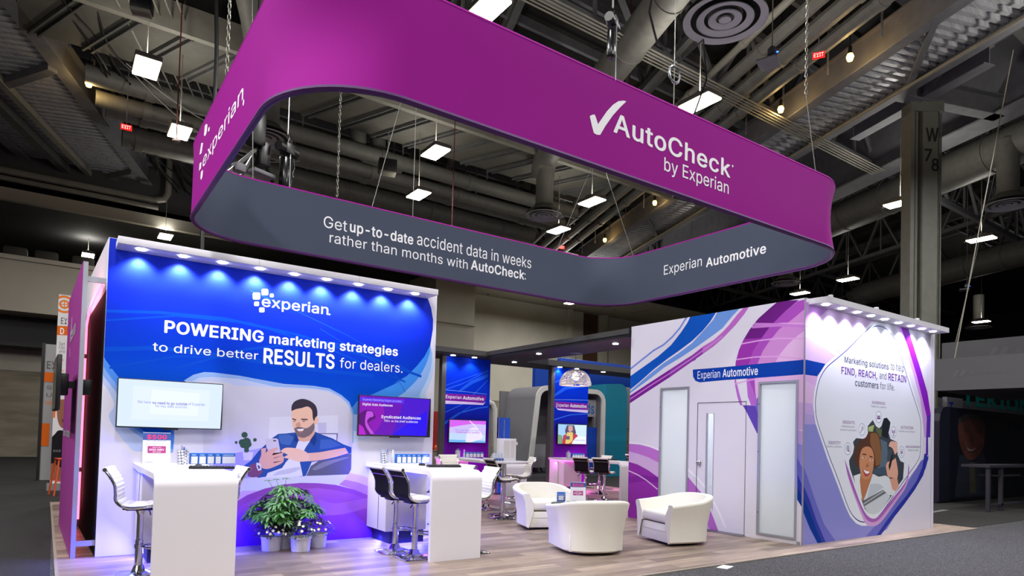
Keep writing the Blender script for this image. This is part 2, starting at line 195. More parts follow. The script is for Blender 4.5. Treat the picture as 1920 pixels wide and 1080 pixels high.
  ('3540a8',[(9.001,0.923),(9.202,0.651),(9.389,0.343),(9.656,-0.005),(9.547,-0.006),(9.393,0.204),(9.206,0.477),(9.005,0.744)],0),
  ('0a3a98',[(9.005,0.75),(9.206,0.477),(9.393,0.204),(9.559,-0.008),(9.439,-0.01),(9.212,0.24),(9.002,0.535)],0),
  ('0a3ea8',[(9.018,2.742),(9.58,2.723),(9.435,2.585),(9.356,2.516),(9.023,2.517)],0),
  ('cf9ce4',[(11.835,3.595),(12.123,3.211),(12.441,2.798),(12.724,2.348),(12.823,2.009),(12.9,1.667),(13.041,1.67),(12.963,2.057),(12.817,2.353),(12.578,2.765),(12.254,3.224),(11.95,3.608)],0),
  ('8a1fc0',[(11.919,3.626),(12.254,3.224),(12.578,2.765),(12.817,2.353),(12.972,2.058),(13.041,1.67),(13.123,1.672),(13.143,2.108),(13.002,2.493),(12.761,2.844),(12.478,3.246),(12.225,3.599)],0),
  ('5a2fae',[(12.987,2.058),(13.144,2.086),(13.132,1.672),(13.041,1.67),(13.054,1.341),(12.953,1.341)],0),
  ('eef0fa',[(11.02,3.566),(10.642,3.351),(10.209,3.078),(9.864,2.877),(9.564,2.704),(9.372,2.508),(9.281,2.287),(9.254,2.072),(9.325,1.808),(9.657,1.288),(9.791,1.107),(9.991,0.832),(10.196,0.537),(10.351,0.358),(10.534,0.242),(10.718,0.191),(10.932,0.186),(11.151,0.208),(11.429,0.347),(11.832,0.615),(12.376,0.983),(12.692,1.204),(12.798,1.351),(12.818,1.636),(12.826,1.837),(12.8,1.987),(12.657,2.216),(12.447,2.502),(12.127,2.961),(11.905,3.293),(11.648,3.47),(11.399,3.552),(11.158,3.557),(10.924,3.495)],0),
  ('3a3a94',[(11.021,3.511),(10.657,3.298),(10.241,3.033),(9.906,2.842),(9.612,2.678),(9.424,2.489),(9.335,2.275),(9.309,2.066),(9.38,1.811),(9.708,1.31),(9.838,1.136),(10.03,0.871),(10.225,0.583),(10.374,0.408),(10.55,0.294),(10.729,0.245),(10.936,0.241),(11.148,0.263),(11.416,0.4),(11.803,0.662),(12.331,1.014),(12.641,1.225),(12.745,1.367),(12.764,1.644),(12.771,1.839),(12.745,1.984),(12.603,2.205),(12.397,2.48),(12.088,2.922),(11.876,3.246),(11.629,3.419),(11.388,3.498),(11.154,3.502),(10.928,3.44)],1),
  ('e8ebf6',[(11.021,3.494),(10.661,3.282),(10.251,3.019),(9.919,2.831),(9.627,2.669),(9.44,2.483),(9.351,2.271),(9.326,2.065),(9.397,1.811),(9.723,1.317),(9.852,1.145),(10.042,0.883),(10.234,0.598),(10.381,0.423),(10.556,0.311),(10.732,0.262),(10.937,0.258),(11.147,0.28),(11.412,0.417),(11.794,0.676),(12.317,1.024),(12.626,1.232),(12.729,1.372),(12.747,1.646),(12.754,1.839),(12.728,1.983),(12.586,2.202),(12.381,2.473),(12.076,2.91),(11.868,3.232),(11.623,3.403),(11.384,3.482),(11.153,3.485),(10.93,3.423)],1),
  ('d3a4dc',[(10.18,1.249),(10.284,1.077),(10.497,0.739),(10.685,0.49),(10.848,0.333),(11.012,0.284),(11.205,0.288),(11.428,0.389),(11.744,0.575),(12.1,0.782),(12.236,0.926),(12.295,1.102),(12.313,0.983),(12.193,0.765),(11.834,0.529),(11.487,0.302),(11.263,0.188),(11.041,0.166),(10.851,0.211),(10.714,0.354),(10.446,0.714),(10.261,1.011)],1),
  ('ab66bc',[(10.159,1.276),(10.284,1.103),(10.522,0.752),(10.711,0.503),(10.874,0.359),(11.039,0.294),(11.204,0.302),(11.428,0.417),(11.743,0.604),(12.1,0.811),(12.251,0.955),(12.3,1.19),(12.318,1.042),(12.161,0.81),(11.803,0.573),(11.457,0.36),(11.233,0.252),(11.04,0.234),(10.849,0.299),(10.659,0.491),(10.418,0.795),(10.26,1.037)],1),
  ('3f4650',[(10.866,1.807),(11.03,1.916),(11.136,1.821),(11.243,1.785),(11.322,1.827),(11.399,1.956),(11.507,1.973),(11.632,1.897),(11.607,1.802),(11.567,1.72),(11.638,1.614),(11.877,1.564),(11.895,1.346),(11.997,1.237),(12.127,1.209),(12.13,1.044),(12.124,1.132),(12.097,0.928),(11.888,0.787),(11.684,0.635),(11.398,0.447),(11.258,0.383),(11.092,0.356),(10.928,0.384),(10.792,0.472),(10.709,0.598),(10.494,0.873),(10.334,1.116),(10.307,1.196),(10.298,1.25),(10.416,1.364),(10.45,1.465),(10.412,1.541),(10.508,1.606),(10.807,1.598),(10.881,1.678)],0),
  ('a8bc78',[(10.879,1.794),(11.084,1.839),(11.034,1.72),(11.009,1.707),(10.906,1.717)],0),
  ('5d6a4a',[(11.137,1.815),(11.269,1.779),(11.363,1.755),(11.325,1.648),(11.167,1.632)],1),
  ('5c7080',[(11.273,1.607),(11.516,1.558),(11.579,1.157),(11.232,1.027),(11.174,1.29)],1),
  ('46586a',[(11.073,1.107),(11.552,1.157),(11.61,0.996),(11.075,1.016)],0),
  ('232830',[(11.399,1.956),(11.508,1.967),(11.605,1.896),(11.567,1.72),(11.542,1.612),(11.325,1.661),(11.348,1.821)],0),
  ('cfd6de',[(10.764,0.514),(11.42,0.756),(11.595,0.68),(11.654,0.635),(11.398,0.447),(11.258,0.383),(11.092,0.356),(10.928,0.384)],0),
  ('6d7076',[(10.749,0.576),(11.392,0.759),(11.536,0.71),(10.778,0.5)],0),
  ('aeb2b8',[(10.758,0.555),(11.392,0.742),(11.45,0.729),(10.769,0.53)],0),
  ('5a3c30',[(10.493,1.187),(10.454,1.314),(10.511,1.466),(10.632,1.57),(10.806,1.624),(10.906,1.717),(11.034,1.72),(11.191,1.711),(11.273,1.607),(11.329,1.449),(11.306,1.29),(11.282,1.158),(11.125,1.12),(11.018,1.29),(10.809,1.482),(10.661,1.366),(10.615,1.212),(10.592,1.136)],1),
  ('8a5f40',[(10.958,1.692),(11.165,1.697),(11.274,1.554),(11.332,1.317),(11.282,1.185),(11.15,1.159),(11.094,1.368),(10.961,1.523)],1),
  ('b97a56',[(10.647,1.019),(11.05,1.028),(11.025,0.918),(10.892,0.783),(10.788,0.622),(10.741,0.583),(10.681,0.68),(10.625,0.83)],0),
  ('cc8d68',[(10.637,1.34),(10.71,1.443),(10.885,1.477),(11.015,1.433),(11.082,1.316),(11.072,1.159),(11.023,1.029),(10.922,0.953),(10.771,0.942),(10.669,1.033),(10.616,1.187)],1),
  ('3a2a28',[(10.699,1.359),(10.825,1.354),(10.838,1.334),(10.712,1.343)],0),
  ('3a2a28',[(10.94,1.328),(11.043,1.309),(11.038,1.29),(10.945,1.308)],0),
  ('f2f2f2',[(10.708,1.304),(10.813,1.296),(10.776,1.279),(10.718,1.286)],1),
  ('f2f2f2',[(10.941,1.266),(11.044,1.256),(11.019,1.24),(10.952,1.248)],1),
  ('2a1f20',[(10.743,1.304),(10.788,1.301),(10.778,1.281),(10.748,1.285)],1),
  ('2a1f20',[(10.977,1.264),(11.018,1.26),(11.008,1.243),(10.983,1.247)],1),
  ('a86c4e',[(10.816,1.16),(10.878,1.212),(10.918,1.153),(10.867,1.134)],1),
  ('b04a54',[(10.722,1.116),(10.843,1.083),(10.966,1.075),(10.934,1.017),(10.845,0.986),(10.769,1.019)],1),
  ('fafafa',[(10.742,1.103),(10.843,1.076),(10.945,1.069),(10.908,1.037),(10.819,1.038)],1),
  ('e6eaf0',[(10.439,1.002),(10.66,1.039),(10.636,0.925),(10.68,0.734),(10.722,0.611),(10.628,0.681),(10.494,0.873)],0),
  ('dfe5ec',[(11.05,1.028),(11.246,0.977),(11.473,0.995),(11.619,0.95),(11.71,0.777),(11.919,0.757),(11.772,0.646),(11.595,0.666),(11.392,0.756),(10.762,0.596),(10.84,0.702),(10.984,0.918)],0),
  ('c4ccd6',[(10.972,0.863),(11.248,0.858),(11.42,0.798),(10.869,0.619)],1),
  ('dba08a',[(11.633,0.935),(11.885,0.953),(11.948,0.8),(11.83,0.716),(11.71,0.762)],0),
  ('e4ab96',[(11.484,1.157),(11.55,1.224),(11.715,1.251),(11.826,1.291),(11.885,1.155),(11.916,1.032),(11.889,0.937),(11.583,0.969),(11.527,1.023)],1),
  ('e9b6a4',[(11.572,1.492),(11.653,1.574),(11.877,1.564),(11.894,1.401),(11.797,1.346),(11.711,1.453)],1),
  ('4a525e',[(11.573,1.438),(11.683,1.453),(11.699,1.345),(11.66,1.237),(11.537,1.224),(11.522,1.291)],0),
  ('26282e',[(11.685,1.358),(11.746,1.345),(11.661,1.156),(11.608,1.076),(11.579,1.157)],0),
  ('e6e8f4',[(11.3397,1.972),(11.3358,2.0017),(11.3243,2.0293),(11.3061,2.0531),(11.2823,2.0713),(11.2547,2.0828),(11.225,2.0867),(11.1953,2.0828),(11.1677,2.0713),(11.1439,2.0531),(11.1257,2.0293),(11.1142,2.0017),(11.1103,1.972),(11.1142,1.9423),(11.1257,1.9147),(11.1439,1.8909),(11.1677,1.8727),(11.1953,1.8612),(11.225,1.8573),(11.2547,1.8612),(11.2823,1.8727),(11.3061,1.8909),(11.3243,1.9147),(11.3358,1.9423)],0),
  ('4a6fb8',[(11.323,1.972),(11.3197,1.9974),(11.3099,2.021),(11.2943,2.0413),(11.274,2.0569),(11.2504,2.0667),(11.225,2.07),(11.1996,2.0667),(11.176,2.0569),(11.1557,2.0413),(11.1401,2.021),(11.1303,1.9974),(11.127,1.972),(11.1303,1.9466),(11.1401,1.923),(11.1557,1.9027),(11.176,1.8871),(11.1996,1.8773),(11.225,1.874),(11.2504,1.8773),(11.274,1.8871),(11.2943,1.9027),(11.3099,1.923),(11.3197,1.9466)],0),
  ('f2f4fb',[(11.3161,1.972),(11.313,1.9956),(11.3039,2.0176),(11.2894,2.0364),(11.2706,2.0509),(11.2486,2.06),(11.225,2.0631),(11.2014,2.06),(11.1794,2.0509),(11.1606,2.0364),(11.1461,2.0176),(11.137,1.9956),(11.1339,1.972),(11.137,1.9484),(11.1461,1.9264),(11.1606,1.9076),(11.1794,1.8931),(11.2014,1.884),(11.225,1.8809),(11.2486,1.884),(11.2706,1.8931),(11.2894,1.9076),(11.3039,1.9264),(11.313,1.9484)],0),
  ('e6e8f4',[(10.8047,1.75),(10.8008,1.7797),(10.7893,1.8073),(10.7711,1.8311),(10.7473,1.8493),(10.7197,1.8608),(10.69,1.8647),(10.6603,1.8608),(10.6327,1.8493),(10.6089,1.8311),(10.5907,1.8073),(10.5792,1.7797),(10.5753,1.75),(10.5792,1.7203),(10.5907,1.6927),(10.6089,1.6689),(10.6327,1.6507),(10.6603,1.6392),(10.69,1.6353),(10.7197,1.6392),(10.7473,1.6507),(10.7711,1.6689),(10.7893,1.6927),(10.8008,1.7203)],0),
  ('4a6fb8',[(10.788,1.75),(10.7847,1.7754),(10.7749,1.799),(10.7593,1.8193),(10.739,1.8349),(10.7154,1.8447),(10.69,1.848),(10.6646,1.8447),(10.641,1.8349),(10.6207,1.8193),(10.6051,1.799),(10.5953,1.7754),(10.592,1.75),(10.5953,1.7246),(10.6051,1.701),(10.6207,1.6807),(10.641,1.6651),(10.6646,1.6553),(10.69,1.652),(10.7154,1.6553),(10.739,1.6651),(10.7593,1.6807),(10.7749,1.701),(10.7847,1.7246)],0),
  ('f2f4fb',[(10.7811,1.75),(10.778,1.7736),(10.7689,1.7956),(10.7544,1.8144),(10.7356,1.8289),(10.7136,1.838),(10.69,1.8411),(10.6664,1.838),(10.6444,1.8289),(10.6256,1.8144),(10.6111,1.7956),(10.602,1.7736),(10.5989,1.75),(10.602,1.7264),(10.6111,1.7044),(10.6256,1.6856),(10.6444,1.6711),(10.6664,1.662),(10.69,1.6589),(10.7136,1.662),(10.7356,1.6711),(10.7544,1.6856),(10.7689,1.7044),(10.778,1.7264)],0),
  ('e6e8f4',[(11.8537,1.731),(11.8498,1.7607),(11.8383,1.7883),(11.8201,1.8121),(11.7963,1.8303),(11.7687,1.8418),(11.739,1.8457),(11.7093,1.8418),(11.6817,1.8303),(11.6579,1.8121),(11.6397,1.7883),(11.6282,1.7607),(11.6243,1.731),(11.6282,1.7013),(11.6397,1.6737),(11.6579,1.6499),(11.6817,1.6317),(11.7093,1.6202),(11.739,1.6163),(11.7687,1.6202),(11.7963,1.6317),(11.8201,1.6499),(11.8383,1.6737),(11.8498,1.7013)],0),
  ('4a6fb8',[(11.837,1.731),(11.8337,1.7564),(11.8239,1.78),(11.8083,1.8003),(11.788,1.8159),(11.7644,1.8257),(11.739,1.829),(11.7136,1.8257),(11.69,1.8159),(11.6697,1.8003),(11.6541,1.78),(11.6443,1.7564),(11.641,1.731),(11.6443,1.7056),(11.6541,1.682),(11.6697,1.6617),(11.69,1.6461),(11.7136,1.6363),(11.739,1.633),(11.7644,1.6363),(11.788,1.6461),(11.8083,1.6617),(11.8239,1.682),(11.8337,1.7056)],0),
  ('f2f4fb',[(11.8301,1.731),(11.827,1.7546),(11.8179,1.7766),(11.8034,1.7954),(11.7846,1.8099),(11.7626,1.819),(11.739,1.8221),(11.7154,1.819),(11.6934,1.8099),(11.6746,1.7954),(11.6601,1.7766),(11.651,1.7546),(11.6479,1.731),(11.651,1.7074),(11.6601,1.6854),(11.6746,1.6666),(11.6934,1.6521),(11.7154,1.643),(11.739,1.6399),(11.7626,1.643),(11.7846,1.6521),(11.8034,1.6666),(11.8179,1.6854),(11.827,1.7074)],0),
  ('e6e8f4',[(10.3737,1.434),(10.3698,1.4637),(10.3583,1.4913),(10.3401,1.5151),(10.3163,1.5333),(10.2887,1.5448),(10.259,1.5487),(10.2293,1.5448),(10.2017,1.5333),(10.1779,1.5151),(10.1597,1.4913),(10.1482,1.4637),(10.1443,1.434),(10.1482,1.4043),(10.1597,1.3767),(10.1779,1.3529),(10.2017,1.3347),(10.2293,1.3232),(10.259,1.3193),(10.2887,1.3232),(10.3163,1.3347),(10.3401,1.3529),(10.3583,1.3767),(10.3698,1.4043)],0),
  ('4a6fb8',[(10.357,1.434),(10.3537,1.4594),(10.3439,1.483),(10.3283,1.5033),(10.308,1.5189),(10.2844,1.5287),(10.259,1.532),(10.2336,1.5287),(10.21,1.5189),(10.1897,1.5033),(10.1741,1.483),(10.1643,1.4594),(10.161,1.434),(10.1643,1.4086),(10.1741,1.385),(10.1897,1.3647),(10.21,1.3491),(10.2336,1.3393),(10.259,1.336),(10.2844,1.3393),(10.308,1.3491),(10.3283,1.3647),(10.3439,1.385),(10.3537,1.4086)],0),
  ('f2f4fb',[(10.3501,1.434),(10.347,1.4576),(10.3379,1.4796),(10.3234,1.4984),(10.3046,1.5129),(10.2826,1.522),(10.259,1.5251),(10.2354,1.522),(10.2134,1.5129),(10.1946,1.4984),(10.1801,1.4796),(10.171,1.4576),(10.1679,1.434),(10.171,1.4104),(10.1801,1.3884),(10.1946,1.3696),(10.2134,1.3551),(10.2354,1.346),(10.259,1.3429),(10.2826,1.346),(10.3046,1.3551),(10.3234,1.3696),(10.3379,1.3884),(10.347,1.4104)],0),
  ('e6e8f4',[(12.1517,1.395),(12.1478,1.4247),(12.1363,1.4523),(12.1181,1.4761),(12.0943,1.4943),(12.0667,1.5058),(12.037,1.5097),(12.0073,1.5058),(11.9797,1.4943),(11.9559,1.4761),(11.9377,1.4523),(11.9262,1.4247),(11.9223,1.395),(11.9262,1.3653),(11.9377,1.3377),(11.9559,1.3139),(11.9797,1.2957),(12.0073,1.2842),(12.037,1.2803),(12.0667,1.2842),(12.0943,1.2957),(12.1181,1.3139),(12.1363,1.3377),(12.1478,1.3653)],0),
  ('4a6fb8',[(12.135,1.395),(12.1317,1.4204),(12.1219,1.444),(12.1063,1.4643),(12.086,1.4799),(12.0624,1.4897),(12.037,1.493),(12.0116,1.4897),(11.988,1.4799),(11.9677,1.4643),(11.9521,1.444),(11.9423,1.4204),(11.939,1.395),(11.9423,1.3696),(11.9521,1.346),(11.9677,1.3257),(11.988,1.3101),(12.0116,1.3003),(12.037,1.297),(12.0624,1.3003),(12.086,1.3101),(12.1063,1.3257),(12.1219,1.346),(12.1317,1.3696)],0),
  ('f2f4fb',[(12.1281,1.395),(12.125,1.4186),(12.1159,1.4406),(12.1014,1.4594),(12.0826,1.4739),(12.0606,1.483),(12.037,1.4861),(12.0134,1.483),(11.9914,1.4739),(11.9726,1.4594),(11.9581,1.4406),(11.949,1.4186),(11.9459,1.395),(11.949,1.3714),(11.9581,1.3494),(11.9726,1.3306),(11.9914,1.3161),(12.0134,1.307),(12.037,1.3039),(12.0606,1.307),(12.0826,1.3161),(12.1014,1.3306),(12.1159,1.3494),(12.125,1.3714)],0),
  ('2a3f8c',[(11.206,1.986),(11.2039,1.994),(11.198,1.9999),(11.19,2.002),(11.182,1.9999),(11.1761,1.994),(11.174,1.986),(11.1761,1.978),(11.182,1.9721),(11.19,1.97),(11.198,1.9721),(11.2039,1.978)],0),
  ('2a3f8c',[(11.166,1.941),(11.214,1.941),(11.21,1.966),(11.17,1.966)],0),
  ('2a3f8c',[(11.276,1.986),(11.2739,1.994),(11.268,1.9999),(11.26,2.002),(11.252,1.9999),(11.2461,1.994),(11.244,1.986),(11.2461,1.978),(11.252,1.9721),(11.26,1.97),(11.268,1.9721),(11.2739,1.978)],0),
  ('2a3f8c',[(11.236,1.941),(11.284,1.941),(11.28,1.966),(11.24,1.966)],0),
  ('8a2a80',[(11.241,1.98),(11.2389,1.988),(11.233,1.9939),(11.225,1.996),(11.217,1.9939),(11.2111,1.988),(11.209,1.98),(11.2111,1.972),(11.217,1.9661),(11.225,1.964),(11.233,1.9661),(11.2389,1.972)],0),
  ('8a2a80',[(11.201,1.935),(11.249,1.935),(11.245,1.96),(11.205,1.96)],0),
  ('2a3f8c',[(10.738,1.77),(10.7332,1.788),(10.72,1.8012),(10.702,1.806),(10.684,1.8012),(10.6708,1.788),(10.666,1.77),(10.6708,1.752),(10.684,1.7388),(10.702,1.734),(10.72,1.7388),(10.7332,1.752)],0),
  ('f2f4fb',[(10.73,1.77),(10.7262,1.784),(10.716,1.7942),(10.702,1.798),(10.688,1.7942),(10.6778,1.784),(10.674,1.77),(10.6778,1.756),(10.688,1.7458),(10.702,1.742),(10.716,1.7458),(10.7262,1.756)],0),
  ('8a6ab0',[(10.716,1.77),(10.7141,1.777),(10.709,1.7821),(10.702,1.784),(10.695,1.7821),(10.6899,1.777),(10.688,1.77),(10.6899,1.763),(10.695,1.7579),(10.702,1.756),(10.709,1.7579),(10.7141,1.763)],0),
  ('2a3f8c',[(10.68,1.742),(10.69,1.736),(10.645,1.69),(10.635,1.698)],0),
  ('2a3f8c',[(11.733,1.751),(11.745,1.751),(11.749,1.676),(11.729,1.676)],0),
  ('2a3f8c',[(11.704,1.676),(11.774,1.676),(11.774,1.669),(11.704,1.669)],0),
  ('a878b8',[(11.725,1.731),(11.709,1.711),(11.689,1.711),(11.684,1.751),(11.694,1.781),(11.719,1.766)],0),
  ('a878b8',[(11.753,1.731),(11.769,1.711),(11.789,1.711),(11.794,1.751),(11.784,1.781),(11.759,1.766)],0),
  ('33478f',[(10.311,1.442),(10.304,1.468),(10.285,1.487),(10.259,1.494),(10.233,1.487),(10.214,1.468),(10.207,1.442),(10.214,1.416),(10.233,1.397),(10.259,1.39),(10.285,1.397),(10.304,1.416)],0),
  ('f2f4fb',[(10.303,1.442),(10.2971,1.464),(10.281,1.4801),(10.259,1.486),(10.237,1.4801),(10.2209,1.464),(10.215,1.442),(10.2209,1.42),(10.237,1.4039),(10.259,1.398),(10.281,1.4039),(10.2971,1.42)],0),
  ('33478f',[(10.295,1.442),(10.2902,1.46),(10.277,1.4732),(10.259,1.478),(10.241,1.4732),(10.2278,1.46),(10.223,1.442),(10.2278,1.424),(10.241,1.4108),(10.259,1.406),(10.277,1.4108),(10.2902,1.424)],0),
  ('f2f4fb',[(10.287,1.442),(10.2832,1.456),(10.273,1.4662),(10.259,1.47),(10.245,1.4662),(10.2348,1.456),(10.231,1.442),(10.2348,1.428),(10.245,1.4178),(10.259,1.414),(10.273,1.4178),(10.2832,1.428)],0),
  ('33478f',[(10.279,1.442),(10.2763,1.452),(10.269,1.4593),(10.259,1.462),(10.249,1.4593),(10.2417,1.452),(10.239,1.442),(10.2417,1.432),(10.249,1.4247),(10.259,1.422),(10.269,1.4247),(10.2763,1.432)],0),
  ('f2f4fb',[(10.271,1.442),(10.2694,1.448),(10.265,1.4524),(10.259,1.454),(10.253,1.4524),(10.2486,1.448),(10.247,1.442),(10.2486,1.436),(10.253,1.4316),(10.259,1.43),(10.265,1.4316),(10.2694,1.436)],0),
  ('33478f',[(10.265,1.442),(10.2642,1.445),(10.262,1.4472),(10.259,1.448),(10.256,1.4472),(10.2538,1.445),(10.253,1.442),(10.2538,1.439),(10.256,1.4368),(10.259,1.436),(10.262,1.4368),(10.2642,1.439)],0),
  ('8a1f60',[(10.309,1.398),(10.3069,1.406),(10.301,1.4119),(10.293,1.414),(10.285,1.4119),(10.2791,1.406),(10.277,1.398),(10.2791,1.39),(10.285,1.3841),(10.293,1.382),(10.301,1.3841),(10.3069,1.39)],0),
  ('33478f',[(11.995,1.445),(12.079,1.445),(12.079,1.365),(11.995,1.365)],0),
  ('e6e8f6',[(12.001,1.439),(12.073,1.439),(12.073,1.377),(12.001,1.377)],0),
  ('a04a90',[(12.009,1.383),(12.065,1.383),(12.065,1.425),(12.037,1.4),(12.023,1.415),(12.009,1.395)],0),
  ('33478f',[(12.007,1.337),(12.067,1.337),(12.067,1.345),(12.007,1.345)],0),
 ],
 'signF': [
  ('f0eef4',[(4.301,4.752),(4.327,4.773),(4.364,4.79),(4.383,4.766),(4.414,4.704),(4.533,4.876),(4.615,4.97),(4.691,5.032),(4.769,5.063),(4.804,5.065),(4.724,4.982),(4.619,4.861),(4.516,4.716),(4.447,4.603),(4.4,4.591),(4.361,4.598),(4.333,4.661)],0),
  ('f0eef4',[(6.618,4.845),(6.6175,4.8486),(6.6161,4.852),(6.6139,4.8549),(6.611,4.8571),(6.6076,4.8585),(6.604,4.859),(6.6004,4.8585),(6.597,4.8571),(6.5941,4.8549),(6.5919,4.852),(6.5905,4.8486),(6.59,4.845),(6.5905,4.8414),(6.5919,4.838),(6.5941,4.8351),(6.597,4.8329),(6.6004,4.8315),(6.604,4.831),(6.6076,4.8315),(6.611,4.8329),(6.6139,4.8351),(6.6161,4.838),(6.6175,4.8414)],0),
 ],
 'signL': [
  ('efe6f2',[(-8.967,4.904),(-8.871,5.017),(-8.743,4.975),(-8.82,4.877),(-8.882,4.885)],0),
  ('efe6f2',[(-8.701,5.052),(-8.667,5.157),(-8.569,5.144),(-8.485,5.102),(-8.532,5.017),(-8.616,5.012)],0),
  ('efe6f2',[(-8.446,5.003),(-8.417,5.041),(-8.331,5.017),(-8.349,4.977)],0),
  ('efe6f2',[(-8.95,4.693),(-8.94,4.783),(-8.804,4.761),(-8.817,4.684)],0),
  ('efe6f2',[(-8.83,4.562),(-8.807,4.638),(-8.664,4.617),(-8.688,4.546),(-8.76,4.519)],0),
  ('efe6f2',[(-6.553,4.6),(-6.554,4.6078),(-6.557,4.615),(-6.5618,4.6212),(-6.568,4.626),(-6.5752,4.629),(-6.583,4.63),(-6.5908,4.629),(-6.598,4.626),(-6.6042,4.6212),(-6.609,4.615),(-6.612,4.6078),(-6.613,4.6),(-6.612,4.5922),(-6.609,4.585),(-6.6042,4.5788),(-6.598,4.574),(-6.5908,4.571),(-6.583,4.57),(-6.5752,4.571),(-6.568,4.574),(-6.5618,4.5788),(-6.557,4.585),(-6.554,4.5922)],0),
 ],
 'signB': [
  ('e9e9ee',[(7.388,4.56),(7.3839,4.5699),(7.374,4.574),(7.3641,4.5699),(7.36,4.56),(7.3641,4.5501),(7.374,4.546),(7.3839,4.5501)],0),
  ('e9e9ee',[(7.378,4.652),(7.3739,4.6619),(7.364,4.666),(7.3541,4.6619),(7.35,4.652),(7.3541,4.6421),(7.364,4.638),(7.3739,4.6421)],0),
 ],
 'tv1': [
  ('d6e6fb',[(0.578,2.033),(1.683,2.04),(1.673,1.485),(0.578,1.491)],0),
  ('dfebfc',[(0.726,1.966),(1.547,1.955),(1.531,1.576),(0.719,1.572)],1),
  ('e8f1fd',[(0.916,1.929),(1.429,1.909),(1.41,1.636),(0.9,1.641)],1),
 ],
 'tv2': [
  ('4a10d0',[(3.44,2.008),(4.543,2.004),(4.5,1.46),(3.405,1.459)],0),
  ('6a08b8',[(3.44,2.008),(4.14,2.006),(3.95,1.46),(3.405,1.459)],0),
  ('8c10b8',[(3.444,1.997),(3.77,1.955),(3.818,1.73),(3.666,1.484),(3.408,1.477)],1),
  ('2a08f0',[(4.237,1.669),(4.491,1.835),(4.5,1.46),(3.95,1.46)],1),
  ('b820d0',[(3.42,1.616),(3.519,1.569),(3.562,1.459),(3.4,1.455)],1),
  ('5c0a78',[(3.423,1.715),(3.499,1.78),(3.563,1.805),(3.642,1.792),(3.684,1.737),(3.698,1.707),(3.673,1.68),(3.621,1.654),(3.582,1.621),(3.624,1.573),(3.667,1.461),(3.562,1.459),(3.506,1.569),(3.42,1.616)],1),
  ('c050e0',[(3.563,1.789),(3.636,1.785),(3.664,1.737),(3.645,1.711),(3.6,1.697),(3.568,1.646),(3.597,1.584),(3.68,1.474),(3.627,1.467),(3.544,1.595),(3.546,1.732)],1),
  ('5a30f0',[(3.44,1.981),(4.12,1.977),(4.115,1.922),(3.438,1.925)],0),
 ],
 'tv3': [
  ('c8b8f4',[(7.986,1.854),(9.116,1.855),(9.116,1.285),(7.988,1.289)],0),
  ('d060e8',[(7.986,1.854),(9.116,1.855),(9.116,1.761),(8.661,1.773),(7.99,1.661)],0),
  ('b8d0f8',[(7.988,1.531),(9.118,1.505),(9.116,1.285),(7.988,1.289)],0),
  ('6fb0f0',[(7.988,1.363),(9.117,1.344),(9.116,1.285),(7.988,1.289)],0),
  ('e4dcf8',[(8.545,1.571),(8.726,1.682),(8.949,1.555),(8.986,1.395),(8.677,1.31),(8.493,1.307)],1),
  ('f4ecff',[(8.603,1.858),(8.762,1.731),(8.893,1.614),(9.025,1.429),(9.009,1.417),(8.877,1.6),(8.75,1.715),(8.591,1.842)],0),
 ],
 'tv4': [
  ('9cc8f0',[(11.463,1.854),(12.529,1.858),(12.526,1.31),(11.452,1.309)],0),
  ('c8e4f6',[(12.084,1.852),(12.529,1.858),(12.526,1.31),(12.054,1.311)],0),
  ('7a9c78',[(11.462,1.574),(11.624,1.542),(11.678,1.309),(11.457,1.313)],1),
  ('5a4a68',[(11.801,1.836),(12.061,1.837),(12.139,1.627),(12.046,1.551),(11.786,1.582),(11.736,1.689)],1),
  ('c89c98',[(11.849,1.819),(12,1.824),(12.018,1.697),(11.925,1.64),(11.853,1.692)],1),
  ('b83a50',[(11.671,1.543),(11.809,1.582),(12.14,1.59),(12.2,1.518),(12.006,1.314),(11.632,1.308)],1),
  ('dcc070',[(11.808,1.637),(12.02,1.642),(12.013,1.405),(11.865,1.312),(11.748,1.321)],1),
  ('5a5a70',[(11.774,1.527),(11.905,1.53),(11.908,1.432),(11.777,1.43)],0),
  ('e8eefa',[(12.041,1.406),(12.143,1.499),(12.334,1.539),(12.519,1.525),(12.526,1.31),(11.983,1.31)],0),
 ],
 'tow1': [
  ('2f66e8',[(7.856,2.687),(8.477,2.924),(9.165,3.191),(9.169,3.181),(8.481,2.914),(7.86,2.677)],0),
  ('2f66e8',[(7.858,2.593),(8.405,2.79),(8.933,3.059),(9.166,3.16),(9.172,3.146),(8.939,3.045),(8.411,2.776),(7.864,2.579)],0),
  ('2f66e8',[(7.874,1.769),(8.315,2.044),(8.884,2.201),(9.189,2.248),(9.193,2.218),(8.89,2.171),(8.327,2.016),(7.89,1.743)],0),
  ('2f66e8',[(7.877,2.021),(8.494,2.307),(9.169,2.943),(9.183,2.929),(8.506,2.291),(7.885,2.003)],0),
  ('1c58e0',[(8.265,2.579),(8.633,2.864),(9.17,3.103),(9.174,3.002),(8.712,2.804),(8.34,2.567)],0),
  ('1c58e0',[(7.882,1.756),(8.284,2.012),(8.692,2.243),(8.618,2.174),(8.286,1.964),(7.884,1.693)],0),
  ('8fb4f6',[(7.861,2.603),(8.49,2.59),(9.149,2.563),(9.149,2.555),(8.49,2.582),(7.861,2.595)],0),
  ('d9c8f4',[(7.863,2.337),(8.499,2.338),(9.038,2.319),(9.116,2.363),(9.04,2.273),(8.501,2.266),(7.866,2.247)],0),
  ('7a1f9c',[(7.857,2.512),(8.493,2.517),(9.13,2.518),(9.126,2.414),(9.038,2.326),(8.499,2.331),(7.859,2.33)],0),
 ],
 'tow2': [
  ('2f66e8',[(11.362,3.017),(11.913,3.274),(12.39,3.423),(12.396,3.403),(11.921,3.256),(11.37,2.999)],0),
